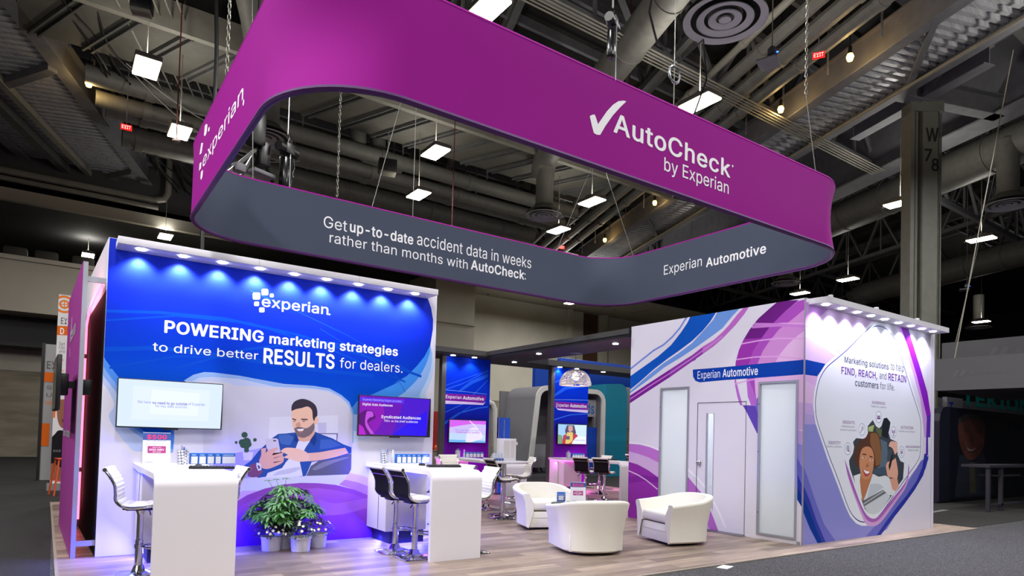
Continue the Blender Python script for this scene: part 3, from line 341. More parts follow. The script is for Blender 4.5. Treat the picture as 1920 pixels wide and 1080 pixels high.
  ('2f66e8',[(11.372,2.694),(11.925,2.91),(12.624,3.067),(12.628,3.047),(11.931,2.89),(11.38,2.676)],0),
  ('2f66e8',[(11.349,1.979),(11.949,2.148),(12.651,2.213),(12.653,2.183),(11.955,2.118),(11.357,1.951)],0),
  ('1c58e0',[(11.376,2.685),(11.739,2.924),(12.602,3.036),(12.603,2.98),(11.835,2.857),(11.378,2.613)],0),
  ('8fb4f6',[(11.381,2.539),(11.939,2.569),(12.655,2.592),(12.655,2.582),(11.939,2.559),(11.381,2.529)],0),
  ('d9c8f4',[(11.409,2.363),(11.526,2.296),(11.947,2.293),(12.654,2.303),(12.657,2.217),(11.949,2.235),(11.528,2.253)],0),
  ('7a1f9c',[(11.382,2.491),(11.941,2.491),(12.653,2.49),(12.654,2.31),(11.947,2.304),(11.503,2.306),(11.395,2.369)],0),
 ],
 'banner': [
  ('d0cfd0',[(-0.023,4.404),(0.621,4.449),(0.785,0.162),(-0.039,0.023)],0),
  ('d9762c',[(0.281,4.193),(0.2742,4.2448),(0.2542,4.293),(0.2224,4.3344),(0.181,4.3662),(0.1328,4.3862),(0.081,4.393),(0.0292,4.3862),(-0.019,4.3662),(-0.0604,4.3344),(-0.0922,4.293),(-0.1122,4.2448),(-0.119,4.193),(-0.1122,4.1412),(-0.0922,4.093),(-0.0604,4.0516),(-0.019,4.0198),(0.0292,3.9998),(0.081,3.993),(0.1328,3.9998),(0.181,4.0198),(0.2224,4.0516),(0.2542,4.093),(0.2742,4.1412)],0),
  ('d0cfd0',[(0.231,4.193),(0.2259,4.2318),(0.2109,4.268),(0.1871,4.2991),(0.156,4.3229),(0.1198,4.3379),(0.081,4.343),(0.0422,4.3379),(0.006,4.3229),(-0.0251,4.2991),(-0.0489,4.268),(-0.0639,4.2318),(-0.069,4.193),(-0.0639,4.1542),(-0.0489,4.118),(-0.0251,4.0869),(0.006,4.0631),(0.0422,4.0481),(0.081,4.043),(0.1198,4.0481),(0.156,4.0631),(0.1871,4.0869),(0.2109,4.118),(0.2259,4.1542)],0),
  ('d9762c',[(0.181,4.193),(0.1776,4.2189),(0.1676,4.243),(0.1517,4.2637),(0.131,4.2796),(0.1069,4.2896),(0.081,4.293),(0.0551,4.2896),(0.031,4.2796),(0.0103,4.2637),(-0.0056,4.243),(-0.0156,4.2189),(-0.019,4.193),(-0.0156,4.1671),(-0.0056,4.143),(0.0103,4.1223),(0.031,4.1064),(0.0551,4.0964),(0.081,4.093),(0.1069,4.0964),(0.131,4.1064),(0.1517,4.1223),(0.1676,4.143),(0.1776,4.1671)],0),
  ('d0cfd0',[(0.141,4.193),(0.139,4.2085),(0.133,4.223),(0.1234,4.2354),(0.111,4.245),(0.0965,4.251),(0.081,4.253),(0.0655,4.251),(0.051,4.245),(0.0386,4.2354),(0.029,4.223),(0.023,4.2085),(0.021,4.193),(0.023,4.1775),(0.029,4.163),(0.0386,4.1506),(0.051,4.141),(0.0655,4.135),(0.081,4.133),(0.0965,4.135),(0.111,4.141),(0.1234,4.1506),(0.133,4.163),(0.139,4.1775)],0),
  ('d9762c',[(0.002,4.19),(0.16,4.212),(0.16,4.192),(0.003,4.17)],0),
  ('d9762c',[(0.07,4.297),(0.087,4.299),(0.095,4.09),(0.078,4.088)],0),
  ('d2641e',[(-0.044,3.694),(0.242,3.716),(0.25,3.502),(-0.043,3.486)],0),
  ('e0702a',[(-0.047,2.239),(0.005,2.25),(0.01,2.106),(0.192,1.996),(0.162,1.914),(0.01,1.947),(0.009,1.627),(-0.056,1.625)],0),
  ('e0702a',[(-0.15,1.899),(-0.082,1.902),(-0.083,1.505),(-0.135,1.503)],0),
  ('8a5c48',[(0.06,1.569),(0.036,1.788),(0.042,1.948),(0.092,2.023),(0.173,2.051),(0.358,2.004),(0.376,1.52),(0.182,1.393),(0.115,1.431)],1),
  ('5a382c',[(0.125,1.592),(0.193,1.614),(0.193,1.526),(0.15,1.529)],1),
  ('1a191c',[(-0.055,1.109),(0.023,1.269),(0.101,1.351),(0.317,1.316),(0.418,0.431),(0.227,0.232),(-0.034,0.237),(-0.063,0.633)],1),
  ('8a5c48',[(-0.072,0.554),(0.016,0.613),(0.252,0.432),(0.293,0.231),(-0.067,0.238)],1),
 ],
}
# lettering: panel -> [(words, ink, boldness, u start, u end, baseline, capital height)]
WORDS = {
 'demo': [
  ('experian','eef0fa',0.012,2.129,3.004,3.089,0.133),
  ('POWERING','eef0fa',0.05,1.029,2.169,2.624,0.141),
  ('marketing strategies','eef0fa',0.045,2.242,4.056,2.62,0.122),
  ('to drive better','eef0fa',0.008,0.915,2.111,2.392,0.102),
  ('RESULTS','eef0fa',0.05,2.175,3.117,2.357,0.187),
  ('for dealers.','eef0fa',0,3.192,4.137,2.377,0.136),
 ],
 'left': [
  ('Experian','eef0fa',0,-7.443,-6.976,2.562,0.129),
  ('Automotive','eef0fa',0.03,-6.923,-6.255,2.563,0.129),
 ],
 'right': [
  ('Marketing solutions','474c66',0.028,10.127,11.546,2.792,0.096),
  ('to help','474c66',0,11.62,12.098,2.796,0.128),
  ('FIND, REACH,','6a1f96',0.03,10.039,11.16,2.607,0.109),
  ('and','474c66',0,11.24,11.475,2.616,0.116),
  ('RETAIN','6a1f96',0.03,11.54,12.18,2.612,0.118),
  ('customers','474c66',0.028,10.453,11.207,2.444,0.107),
  ('for life.','474c66',0,11.261,11.758,2.447,0.111),
  ('AUDIENCES','7a2f8c',0.012,10.998,11.435,2.186,0.044),
  ('INSIGHTS','7a2f8c',0.012,10.096,10.454,1.828,0.047),
  ('ACTIVATION','7a2f8c',0.012,12,12.455,1.8,0.047),
  ('IDENTITY','7a2f8c',0.012,9.688,10.041,1.498,0.046),
  ('MEASUREMENT','7a2f8c',0.012,12.194,12.771,1.471,0.036),
  ('Target your audience','74788c',0,10.964,11.472,2.13,0.031),
  ('Understand your','74788c',0,10.06,10.456,1.77,0.032),
  ('market & consumers','74788c',0,10.024,10.518,1.716,0.03),
  ('Activate across channels','74788c',0,11.924,12.516,1.743,0.03),
  ('Identify customers','74788c',0,9.64,10.082,1.45,0.026),
  ('Measure results','74788c',0,12.284,12.674,1.416,0.031),
 ],
 'signF': [
  ('AutoCheck','f0eef4',0.03,4.63,6.561,4.692,0.2),
  ('by Experian','f0eef4',0.008,5.403,6.536,4.485,0.147),
 ],
 'signL': [
  ('experian','efe6f2',0.012,-8.708,-6.608,4.648,0.162),
 ],
 'signB': [
  ('Get','e9e9ee',0,3.388,3.775,4.752,0.184),
  ('up-to-date','e9e9ee',0.035,3.821,4.963,4.769,0.168),
  ('accident data in weeks','e9e9ee',0,5.036,7.507,4.785,0.207),
  ('rather than months with','e9e9ee',0,3.492,6.07,4.526,0.165),
  ('AutoCheck','e9e9ee',0.035,6.139,7.348,4.542,0.171),
 ],
 'signR': [
  ('Experian','e9e9ee',0,-8.78,-7.862,4.708,0.185),
  ('Automotive','e9e9ee',0.035,-7.766,-6.529,4.664,0.158),
 ],
 'tv1': [
  ('We have','7080d0',0,0.776,0.912,1.763,0.03),
  ('no need to go outside','5a50c8',0.03,0.928,1.294,1.759,0.031),
  ('of Experian','7080d0',0,1.306,1.488,1.761,0.033),
  ('for key data sources.','7080d0',0,0.957,1.301,1.724,0.028),
 ],
 'tv2': [
  ('Experian Marketing Engine provides','c8b0f8',0,3.497,4.079,1.938,0.029),
  ('Digital Auto Audiences','f2ecff',0.035,3.493,3.946,1.87,0.031),
  ('Syndicated Audiences','f2ecff',0.035,3.776,4.398,1.7,0.04),
  ('750+ on the shelf audiences','f2ecff',0.01,3.819,4.352,1.648,0.031),
 ],
 'tv3': [
  ('Stop in and swipe your badge','7a6ad0',0,8.188,8.901,1.587,0.042),
  ('to enter our $500 giveaway!','9a3ab8',0.02,8.208,8.918,1.535,0.036),
 ],
 'tv4': [
  ('It will be digital, social and traditional','7060c8',0.01,12.075,12.484,1.402,0.037),
 ],
 'tow1': [
  ('Experian','eef0fa',0,7.937,8.391,2.391,0.08),
  ('Automotive','eef0fa',0.03,8.433,9.056,2.387,0.084),
 ],
 'tow2': [
  ('Experian','eef0fa',0,11.465,11.912,2.351,0.093),
  ('Automotive','eef0fa',0.03,11.96,12.583,2.354,0.098),
 ],
 'banner': [
  ('EXPERT','4a4a4c',0.02,0.033,0.408,3.75,0.136),
  ('D','efefef',0.03,0.028,0.1,3.518,0.136),
  ('DAS','6a6a6c',0.02,0.194,0.425,4.192,0.113),
  ('NEW','d9762c',0.01,0.012,0.124,2.909,0.048),
  ('NEW','d9762c',0.01,0.021,0.133,2.67,0.048),
  ('NEW','d9762c',0.01,0.025,0.137,2.569,0.048),
  ('NEW','d9762c',0.01,0.035,0.147,2.31,0.047),
  ('Set','58585a',0,0.018,0.126,3.263,0.072),
  ('Up','58585a',0,0.021,0.129,3.184,0.072),
  ('and','58585a',0,0.025,0.133,3.095,0.072),
  ('DAS TECH','8a8a90',0.01,0.006,0.352,0.864,0.048),
 ],
}
# letter outlines: width and closed outlines in thousandths of the type size
GLYPHS = {
 '!': (196, [[67,160,63,509,132,509,128,160],[98,-4,89,-4,81,-1,73,3,66,9,60,16,56,24,53,32,52,41,53,50,56,58,60,66,66,73,73,79,81,83,89,86,98,86,107,86,116,83,123,79,130,73,136,66,140,58,143,50,143,41,143,32,140,24,136,16,130,9,123,3,116,-1,107,-4]]),
 '$': (447, [[202,-74,202,583,244,583,244,-74],[224,-9,197,-8,172,-4,149,1,128,9,108,19,91,31,76,45,64,60,54,77,46,96,41,115,38,137,104,137,107,123,110,110,116,98,123,88,132,79,142,71,154,64,166,59,180,55,194,52,209,50,224,49,241,50,257,52,272,55,286,60,299,66,311,74,321,82,329,92,336,102,341,114,345,126,346,139,345,151,342,161,338,171,332,179,325,186,316,193,307,199,296,205,284,209,272,214,259,218,245,222,184,239,154,249,128,260,105,274,86,289,71,307,60,326,54,348,52,372,53,393,58,413,65,431,75,448,87,463,102,476,119,488,138,498,158,506,180,511,203,514,227,516,252,514,275,511,296,505,316,498,334,488,351,476,365,463,377,449,387,433,394,415,399,397,401,378,337,378,334,396,326,412,316,426,302,437,286,447,267,453,247,457,225,459,209,458,194,456,180,452,167,448,156,442,145,435,136,427,129,418,123,409,118,398,116,387,115,376,116,363,119,352,124,342,131,334,139,326,148,319,158,313,169,308,180,304,191,300,202,296,212,293,264,279,276,276,287,272,299,268,312,264,324,258,336,252,347,245,359,238,369,229,379,220,387,209,395,198,401,185,405,171,407,155,408,139,407,118,403,99,396,81,386,64,374,48,360,34,343,21,323,11,302,2,278,-4,252,-8]]),
 '&': (448, [[197,-7,173,-6,150,-2,129,4,110,12,93,22,78,34,65,47,54,62,45,78,39,96,35,114,34,133,35,149,37,163,42,177,47,189,55,201,63,213,73,224,85,235,97,245,111,256,125,267,140,279,216,335,221,339,226,343,231,347,237,352,242,357,246,363,251,369,255,375,258,382,260,389,261,397,262,405,261,417,258,427,253,437,245,445,237,452,226,457,215,460,201,461,192,460,184,459,176,456,168,453,161,449,155,444,150,438,145,431,142,424,139,416,137,408,137,399,137,389,139,380,142,372,145,363,150,355,155,346,162,337,169,327,176,317,185,307,194,296,204,284,438,0,364,0,171,231,121,293,111,306,102,319,94,331,87,344,82,357,78,370,76,384,75,398,76,415,79,430,84,445,91,458,99,470,109,481,121,491,134,499,149,505,165,510,182,513,200,513,218,513,235,510,251,505,266,499,279,491,290,482,300,471,308,459,315,447,320,433,323,419,324,404,323,393,322,382,319,372,315,362,310,352,305,342,299,333,291,325,283,317,275,308,266,301,256,293,154,217,140,206,128,195,118,185,110,174,104,164,100,154,98,143,97,131,98,119,100,108,104,97,109,87,116,78,124,70,133,63,143,57,154,53,166,49,179,47,193,46,208,47,223,50,237,54,251,59,265,66,278,75,290,84,301,95,312,108,321,121,329,136,336,151,342,168,346,186,348,205,349,224,408,224,407,201,405,180,401,161,397,144,391,128,385,115,378,103,371,92,364,83,357,75,351,68,345,62,333,47,320,34,305,23,289,14,271,7,252,1,234,-3,215,-6]]),
 '+': (453, [[198,34,198,364,255,364,255,34],[61,172,61,226,391,226,391,172]]),
 ',': (188, [[38,-119,68,71,137,71,84,-119]]),
 '-': (453, [[337,244,337,188,114,188,114,244]]),
 '.': (188, [[95,-4,86,-4,78,-1,70,3,63,9,57,16,53,24,50,32,50,41,50,50,53,59,57,66,63,73,70,79,78,83,86,86,95,87,104,86,113,83,121,79,128,73,134,66,138,59,140,50,141,41,140,32,138,24,134,16,128,9,121,3,113,-1,104,-4]]),
 '0': (453, [[227,-7,199,-5,174,1,151,11,130,24,111,41,95,62,80,86,69,113,60,144,53,178,49,214,48,254,49,294,53,330,60,364,69,395,81,422,95,447,112,467,130,484,151,498,174,508,200,514,227,516,254,514,279,508,302,498,323,484,342,467,358,447,372,422,384,395,393,364,400,330,404,294,405,254,404,214,400,178,393,144,384,113,373,86,359,62,342,41,323,24,302,11,279,1,254,-5],[227,50,245,51,261,56,276,63,290,74,303,87,313,103,323,122,330,144,336,168,340,194,343,223,344,254,343,285,340,314,336,341,330,365,323,387,313,405,303,422,290,435,276,446,261,453,245,458,227,460,209,458,192,453,177,446,163,435,151,422,140,405,131,387,123,365,117,341,113,314,110,285,109,254,110,223,113,194,117,168,123,144,131,122,140,103,151,87,163,74,177,63,192,56,209,51]]),
 '5': (453, [[221,-7,199,-6,178,-2,159,3,140,11,123,21,108,32,94,45,83,60,73,76,66,93,62,111,60,130,122,130,124,119,127,108,132,98,138,89,145,80,154,73,163,66,173,60,184,56,196,52,208,50,221,50,236,51,250,53,264,58,276,64,288,72,298,82,307,92,314,104,320,117,324,131,327,146,328,162,327,178,324,193,320,208,314,221,306,233,297,244,286,254,275,262,262,269,248,273,233,276,218,277,205,276,192,275,180,272,167,268,156,264,145,258,136,252,128,246,67,253,96,509,366,509,366,452,151,452,134,301,136,301,145,308,155,315,166,320,178,325,190,329,203,331,216,333,229,334,247,333,263,330,279,326,294,321,308,314,321,306,334,296,345,285,355,273,364,260,372,246,379,231,384,215,388,199,390,181,391,163,390,139,385,117,379,95,369,76,357,57,343,41,327,27,309,15,289,6,268,-1,245,-5]]),
 '7': (453, [[97,0,323,448,323,452,62,452,62,509,391,509,391,449,165,0]]),
 '8': (453, [[226,-7,201,-6,178,-2,156,3,136,11,117,21,101,33,86,47,74,62,64,78,57,96,53,115,52,135,53,151,55,166,59,181,65,195,72,208,81,220,90,231,101,241,113,249,125,256,139,261,153,265,153,267,135,273,119,282,105,293,93,308,83,324,76,342,72,360,70,380,72,399,75,417,82,434,90,450,101,464,114,477,129,488,146,498,164,506,184,511,204,514,226,516,248,514,269,511,288,506,306,498,323,488,337,477,350,464,361,450,370,434,377,417,380,399,382,380,380,361,376,342,369,324,359,308,347,293,333,282,318,273,300,267,300,265,314,261,327,256,339,249,351,241,362,231,372,220,380,208,387,195,393,181,397,166,400,151,401,135,399,115,395,96,388,78,378,62,366,47,352,33,335,21,317,11,296,3,275,-2,251,-6],[226,49,243,50,258,52,272,55,285,60,296,66,307,74,315,82,323,91,329,102,333,113,336,126,337,139,336,152,333,165,329,177,322,189,314,199,305,208,295,216,283,223,270,228,256,232,242,234,226,235,211,234,196,232,182,228,169,223,157,216,147,208,138,199,130,189,123,177,119,165,116,152,115,139,116,126,119,113,123,102,129,91,136,82,145,74,156,66,167,60,180,55,195,52,210,50],[226,290,239,290,252,292,263,296,274,300,284,306,293,313,300,321,307,330,312,341,316,351,318,363,319,376,318,388,316,399,313,410,308,420,301,429,294,437,285,444,275,449,264,454,252,457,240,459,226,460,213,459,200,457,188,454,177,449,167,444,159,437,151,429,145,420,139,410,136,399,134,388,133,376,134,363,136,351,139,341,145,330,151,321,159,313,168,306,178,300,189,296,201,292,213,290]]),
 'A': (480, [[16,0,201,509,276,509,463,0,395,0,287,302,282,317,276,334,270,352,264,372,257,394,250,420,241,447,232,478,245,478,236,447,228,419,220,393,213,371,206,351,201,333,195,317,191,302,85,0],[110,142,110,199,370,199,370,142]]),
 'C': (510, [[267,-7,235,-5,205,1,177,11,150,25,126,42,104,63,86,88,70,115,57,146,48,179,42,215,40,254,42,293,48,329,57,362,70,393,86,421,104,445,126,466,150,484,177,498,205,508,235,514,267,516,286,515,305,513,323,509,340,504,357,498,373,490,388,481,402,471,415,460,427,447,438,433,448,418,456,402,463,385,469,367,473,348,408,348,405,361,401,373,395,384,389,395,382,404,375,413,366,421,357,428,348,435,337,440,327,445,315,449,304,452,292,454,280,455,267,456,245,454,223,450,203,443,184,432,166,419,150,403,137,385,125,364,116,340,109,314,105,285,103,254,105,223,109,194,116,168,125,145,137,123,151,105,166,89,184,76,203,66,223,59,245,54,267,53,280,53,292,55,304,57,315,60,327,64,337,69,348,74,357,81,366,88,375,96,382,105,389,114,395,125,401,136,405,148,408,160,473,160,469,142,463,124,457,107,448,91,438,76,428,62,416,49,402,38,388,28,373,19,357,11,341,5,323,0,305,-4,286,-6]]),
 'D': (502, [[219,0,96,0,96,57,215,57,244,58,272,63,296,70,318,81,337,94,354,110,368,128,379,149,388,172,394,198,398,226,399,255,398,285,394,312,388,337,379,361,368,381,354,399,338,415,320,428,299,438,275,446,249,450,221,452,93,452,93,509,225,509,261,507,294,501,325,492,353,478,377,461,399,441,418,418,433,391,446,361,455,329,460,293,462,255,460,217,455,181,446,149,433,119,417,92,398,68,376,48,351,31,322,17,291,8,256,2],[125,509,125,0,60,0,60,509]]),
 'E': (419, [[60,0,60,509,372,509,372,452,125,452,125,286,355,286,355,229,125,229,125,57,375,57,375,0]]),
 'F': (410, [[60,0,60,509,369,509,369,452,125,452,125,278,346,278,346,221,125,221,125,0]]),
 'G': (520, [[269,-7,236,-5,205,1,176,11,149,25,125,43,104,64,85,88,69,116,57,146,47,179,42,215,40,254,42,293,47,329,57,362,69,393,85,421,103,445,125,466,149,484,175,498,203,508,233,514,265,516,285,515,304,513,322,509,340,504,358,497,374,489,389,480,403,469,416,458,429,445,439,431,449,416,458,401,465,384,470,367,474,349,408,349,404,361,399,372,393,383,387,393,380,403,373,411,365,420,356,427,347,434,337,439,326,444,315,448,304,452,291,454,279,455,265,456,243,454,222,450,202,443,183,432,166,419,150,404,137,385,125,364,116,340,109,314,105,285,103,254,105,223,109,194,116,168,125,145,137,124,151,105,166,90,184,76,203,66,224,59,246,54,269,53,290,54,309,57,328,63,345,71,360,81,374,93,386,107,396,123,404,141,410,160,414,180,415,202,434,199,283,199,283,256,478,256,478,200,476,170,471,141,463,115,451,91,436,69,419,50,399,33,377,19,352,8,326,0,298,-5]]),
 'H': (517, [[60,0,60,509,125,509,125,289,392,289,392,509,457,509,457,0,392,0,392,232,125,232,125,0]]),
 'I': (300, [[31,0,31,57,118,57,118,452,31,452,31,509,269,509,269,452,183,452,183,57,269,57,269,0]]),
 'K': (467, [[104,145,104,216,113,228,122,239,130,250,139,261,148,272,157,282,165,293,174,303,184,314,193,324,202,334,212,344,364,509,448,509,231,276,228,276],[60,0,60,509,125,509,125,334,124,225,125,193,125,0],[372,0,188,259,228,309,449,0]]),
 'L': (393, [[60,0,60,509,125,509,125,57,361,57,361,0]]),
 'M': (628, [[60,0,60,509,152,509,277,187,287,159,299,123,311,84,322,49,307,49,318,83,330,121,342,158,352,187,476,509,568,509,568,0,504,0,504,291,504,327,505,369,506,413,507,457,513,457,509,445,505,433,502,421,498,409,482,363,467,322,456,291,342,0,286,0,170,291,159,321,145,361,129,408,112,457,119,457,120,416,121,372,122,328,122,291,122,0]]),
 'N': (523, [[60,0,60,509,136,509,343,183,347,176,352,169,357,160,363,151,369,141,375,130,381,119,388,107,394,94,401,82,407,68,414,55,405,54,403,68,402,81,401,95,401,108,400,121,400,134,399,146,399,157,399,195,399,509,463,509,463,0,387,0,202,290,177,331,171,342,164,354,156,367,148,381,108,452,119,454,122,384,124,328,125,291,125,0]]),
 'O': (533, [[267,-7,235,-5,205,1,177,11,150,25,126,42,105,63,86,88,70,115,57,146,48,179,42,215,40,254,42,293,48,329,57,362,70,393,86,421,105,445,126,466,150,484,177,498,205,508,235,514,267,516,299,514,329,508,357,498,384,484,408,466,429,445,448,421,464,393,477,362,486,329,491,293,493,254,491,215,486,179,477,146,464,115,448,88,429,63,408,42,384,25,357,11,329,1,299,-5],[267,53,289,54,310,59,330,66,349,76,367,89,383,105,396,123,408,144,418,168,425,194,429,223,430,254,429,286,425,314,418,341,408,365,396,386,383,404,367,420,349,433,330,443,310,450,289,454,267,456,245,454,223,450,203,443,184,433,167,420,151,404,137,385,125,364,116,340,109,314,105,285,103,254,105,223,109,194,116,168,125,144,137,123,151,105,167,89,184,76,203,66,223,59,245,54]]),
 'P': (445, [[60,0,60,509,235,509,263,507,289,503,312,497,332,487,350,476,366,462,379,447,390,430,398,411,404,391,407,370,409,348,407,325,404,304,398,284,390,265,379,248,366,233,350,219,332,207,312,198,289,191,263,187,235,186,125,186,125,0],[125,242,233,242,252,243,269,246,284,250,297,256,308,264,318,272,327,282,333,294,338,306,342,319,344,333,344,348,344,362,342,376,338,389,333,402,326,413,318,423,308,431,297,439,284,444,268,449,251,451,232,452,125,452]]),
 'R': (449, [[60,0,60,509,236,509,264,507,290,504,313,497,333,489,351,478,367,465,380,450,390,433,399,415,405,395,408,374,409,352,408,330,405,309,399,290,390,271,380,255,367,240,351,228,333,217,312,209,289,203,264,199,236,198,125,198,125,0],[125,255,234,255,252,256,269,258,284,262,298,267,309,273,319,281,327,290,334,300,339,312,342,324,344,338,345,352,344,367,342,380,339,393,334,405,327,415,319,425,309,433,298,440,284,445,269,449,252,451,233,452,125,452],[353,0,230,229,303,229,428,0]]),
 'S': (447, [[224,-9,197,-8,172,-4,149,1,128,9,108,19,91,31,76,45,64,60,54,77,46,96,41,115,38,137,104,137,107,123,110,110,116,98,123,88,132,79,142,71,154,64,166,59,180,55,194,52,209,50,224,49,241,50,257,52,272,55,286,60,299,66,311,74,321,82,329,92,336,102,341,114,345,126,346,139,345,151,342,161,338,171,332,179,325,186,316,193,307,199,296,205,284,209,272,214,259,218,245,222,184,239,154,249,128,260,105,274,86,289,71,307,60,326,54,348,52,372,53,393,58,413,65,431,75,448,87,463,102,476,119,488,138,498,158,506,180,511,203,514,227,516,252,514,275,511,296,505,316,498,334,488,351,476,365,463,377,449,387,433,394,415,399,397,401,378,337,378,334,396,326,412,316,426,302,437,286,447,267,453,247,457,225,459,209,458,194,456,180,452,167,448,156,442,145,435,136,427,129,418,123,409,118,398,116,387,115,376,116,363,119,352,124,342,131,334,139,326,148,319,158,313,169,308,180,304,191,300,202,296,212,293,264,279,276,276,287,272,299,268,312,264,324,258,336,252,347,245,359,238,369,229,379,220,387,209,395,198,401,185,405,171,407,155,408,139,407,118,403,99,396,81,386,64,374,48,360,34,343,21,323,11,302,2,278,-4,252,-8]]),
 'T': (449, [[32,452,32,509,417,509,417,452,257,452,257,0,193,0,193,452]]),
 'U': (517, [[259,-8,230,-7,203,-2,177,5,154,15,133,28,114,43,98,60,85,80,74,101,66,124,62,148,60,173,60,509,124,509,124,178,125,160,128,144,133,128,141,113,150,99,160,87,173,77,187,68,203,61,220,56,239,53,259,52,279,53,298,56,315,61,331,68,345,77,357,87,368,99,377,113,384,128,389,144,392,160,393,178,393,509,457,509,457,173,456,148,451,124,443,101,433,80,419,60,403,43,384,28,363,15,340,5,315,-2,288,-7]]),
 'V': (480, [[204,0,16,509,84,509,192,206,197,192,203,176,209,158,215,137,222,115,230,89,239,61,248,31,235,31,244,62,252,90,260,115,267,138,274,158,279,176,285,192,290,206,395,509,463,509,278,0]]),
 'W': (686, [[155,0,16,509,82,509,163,196,166,183,170,171,173,158,175,145,187,94,189,80,192,67,195,53,197,40,189,40,192,53,194,67,197,80,200,94,203,107,205,120,208,133,211,145,224,196,306,509,380,509,462,196,465,183,468,171,471,158,474,145,486,94,489,80,492,67,494,53,497,40,488,40,491,53,493,67,496,80,499,94,502,107,504,120,507,133,510,145,523,196,603,509,670,509,530,0,455,0,368,323,363,339,359,356,355,373,351,391,347,410,344,431,340,452,336,475,350,475,346,453,342,433,339,413,335,395,331,377,327,359,323,341,318,323,230,0]]),
 'X': (474, [[18,0,217,284,217,236,29,509,104,509,178,400,185,389,192,379,198,370,204,361,209,353,214,345,219,337,223,329,228,321,233,312,238,302,243,292,232,292,252,329,257,337,261,345,266,353,272,361,298,400,374,509,446,509,259,239,259,287,456,0,382,0,292,129,268,165,263,173,259,180,254,188,250,195,245,203,241,212,236,221,230,231,244,231,239,222,235,213,230,204,225,196,221,189,216,181,211,174,206,166,182,129,91,0]]),
 'Y': (472, [[203,0,203,208,16,509,91,509,192,344,200,331,208,318,215,305,222,292,229,279,236,264,243,248,250,230,224,230,231,248,237,265,244,280,251,293,258,306,265,318,273,331,280,344,381,509,455,509,268,208,268,0]]),
 'a': (389, [[160,-9,142,-8,126,-5,110,-1,94,5,80,12,68,22,57,32,48,45,40,58,35,73,31,90,30,108,31,123,34,138,38,150,43,161,50,171,58,179,67,187,78,193,89,199,100,203,112,207,125,211,138,213,152,216,165,218,178,220,234,227,244,228,252,230,259,232,265,235,270,238,273,243,275,248,276,255,276,257,275,268,273,279,271,288,267,297,262,304,256,311,248,317,240,322,230,326,220,329,208,330,196,331,183,330,171,329,159,326,149,322,140,318,132,313,124,307,118,301,112,294,107,288,103,281,100,274,41,291,48,308,57,322,67,335,79,346,91,355,104,364,118,370,133,375,148,379,163,382,179,384,194,384,204,384,215,383,227,382,239,379,251,376,263,372,275,367,286,360,296,353,306,343,315,333,322,320,329,306,333,290,336,272,337,251,337,0,277,0,277,52,272,52,269,45,264,38,258,32,252,25,244,18,236,12,226,6,215,1,203,-3,190,-6,176,-8],[170,45,187,46,202,49,216,53,228,59,239,66,248,74,257,83,263,93,269,104,272,115,275,126,276,138,276,190,273,188,270,186,265,184,259,182,253,180,246,179,239,177,231,176,200,171,175,168,165,166,154,164,144,162,134,159,125,155,117,150,110,145,103,139,98,132,95,124,93,115,92,105,92,95,94,87,98,79,102,72,107,66,114,61,121,56,130,52,139,49,149,47,159,46]]),
 'b': (424, [[229,-8,213,-7,198,-5,184,-1,172,4,162,10,153,17,145,24,138,31,132,39,127,46,122,53,118,59,112,59,112,0,53,0,53,509,114,509,114,319,118,319,122,325,127,331,132,338,137,346,144,353,152,360,161,367,171,373,183,378,197,381,212,384,229,384,252,383,274,378,294,371,313,361,330,347,345,332,359,313,370,293,379,270,385,245,389,218,390,189,389,160,385,133,379,108,370,84,359,64,346,45,330,29,313,16,294,5,274,-2,252,-7],[220,47,237,48,253,51,267,57,279,66,291,76,301,88,309,101,316,117,321,133,325,151,327,170,328,189,327,209,325,227,321,245,316,261,309,276,301,290,291,301,280,311,267,319,253,325,237,329,220,330,203,329,188,325,174,320,161,312,150,302,140,291,132,278,125,263,120,247,116,229,113,210,113,189,113,169,116,150,120,132,125,115,132,100,140,86,150,75,162,65,174,57,188,51,204,48]]),
 'c': (396, [[207,-8,182,-7,159,-2,137,6,117,16,98,30,82,46,68,64,56,85,46,108,40,133,36,159,34,187,36,216,40,243,46,268,56,291,68,312,82,330,98,346,117,360,137,371,159,378,182,383,207,384,221,384,234,383,247,380,260,377,272,373,284,368,295,362,305,356,315,349,324,341,332,332,340,322,347,312,353,301,358,289,362,277,303,262,301,269,298,276,294,283,290,289,286,295,281,301,276,306,270,311,264,315,257,319,250,322,242,325,234,327,226,329,217,329,207,330,189,329,173,325,158,319,145,310,134,300,124,287,115,274,108,258,103,242,99,224,97,206,96,187,97,169,99,151,103,134,108,117,115,102,124,89,134,76,145,66,158,57,173,51,189,48,207,46,217,47,226,48,234,49,243,52,250,54,258,58,264,62,271,66,277,71,282,76,287,82,292,89,296,95,299,102,302,110,304,117,363,102,359,90,354,78,348,67,341,56,334,46,325,37,316,29,306,21,296,15,285,9,273,4,261,-1,248,-4,235,-6,221,-8]]),
 'd': (424, [[195,-8,172,-7,151,-2,130,5,111,16,94,29,79,45,66,64,55,84,46,108,39,133,35,160,34,189,35,218,39,245,46,270,55,293,66,313,79,332,95,347,112,361,131,371,151,378,173,383,196,384,213,384,228,381,241,378,253,373,263,367,272,360,280,353,287,346,293,338,298,331,303,325,306,319,311,319,311,509,372,509,372,0,313,0,313,59,307,59,303,53,298,46,293,39,287,31,280,24,272,17,263,10,252,4,241,-1,227,-5,212,-7],[205,47,221,48,236,51,250,57,263,65,274,75,284,86,293,100,299,115,305,132,309,150,311,169,312,189,311,210,309,229,305,247,300,263,293,278,284,291,275,302,263,312,251,320,237,325,221,329,205,330,187,329,172,325,157,319,145,311,133,301,124,290,115,276,108,261,103,245,99,227,97,209,96,189,97,170,99,151,103,133,109,117,115,101,124,88,134,76,145,66,158,57,172,51,188,48]]),
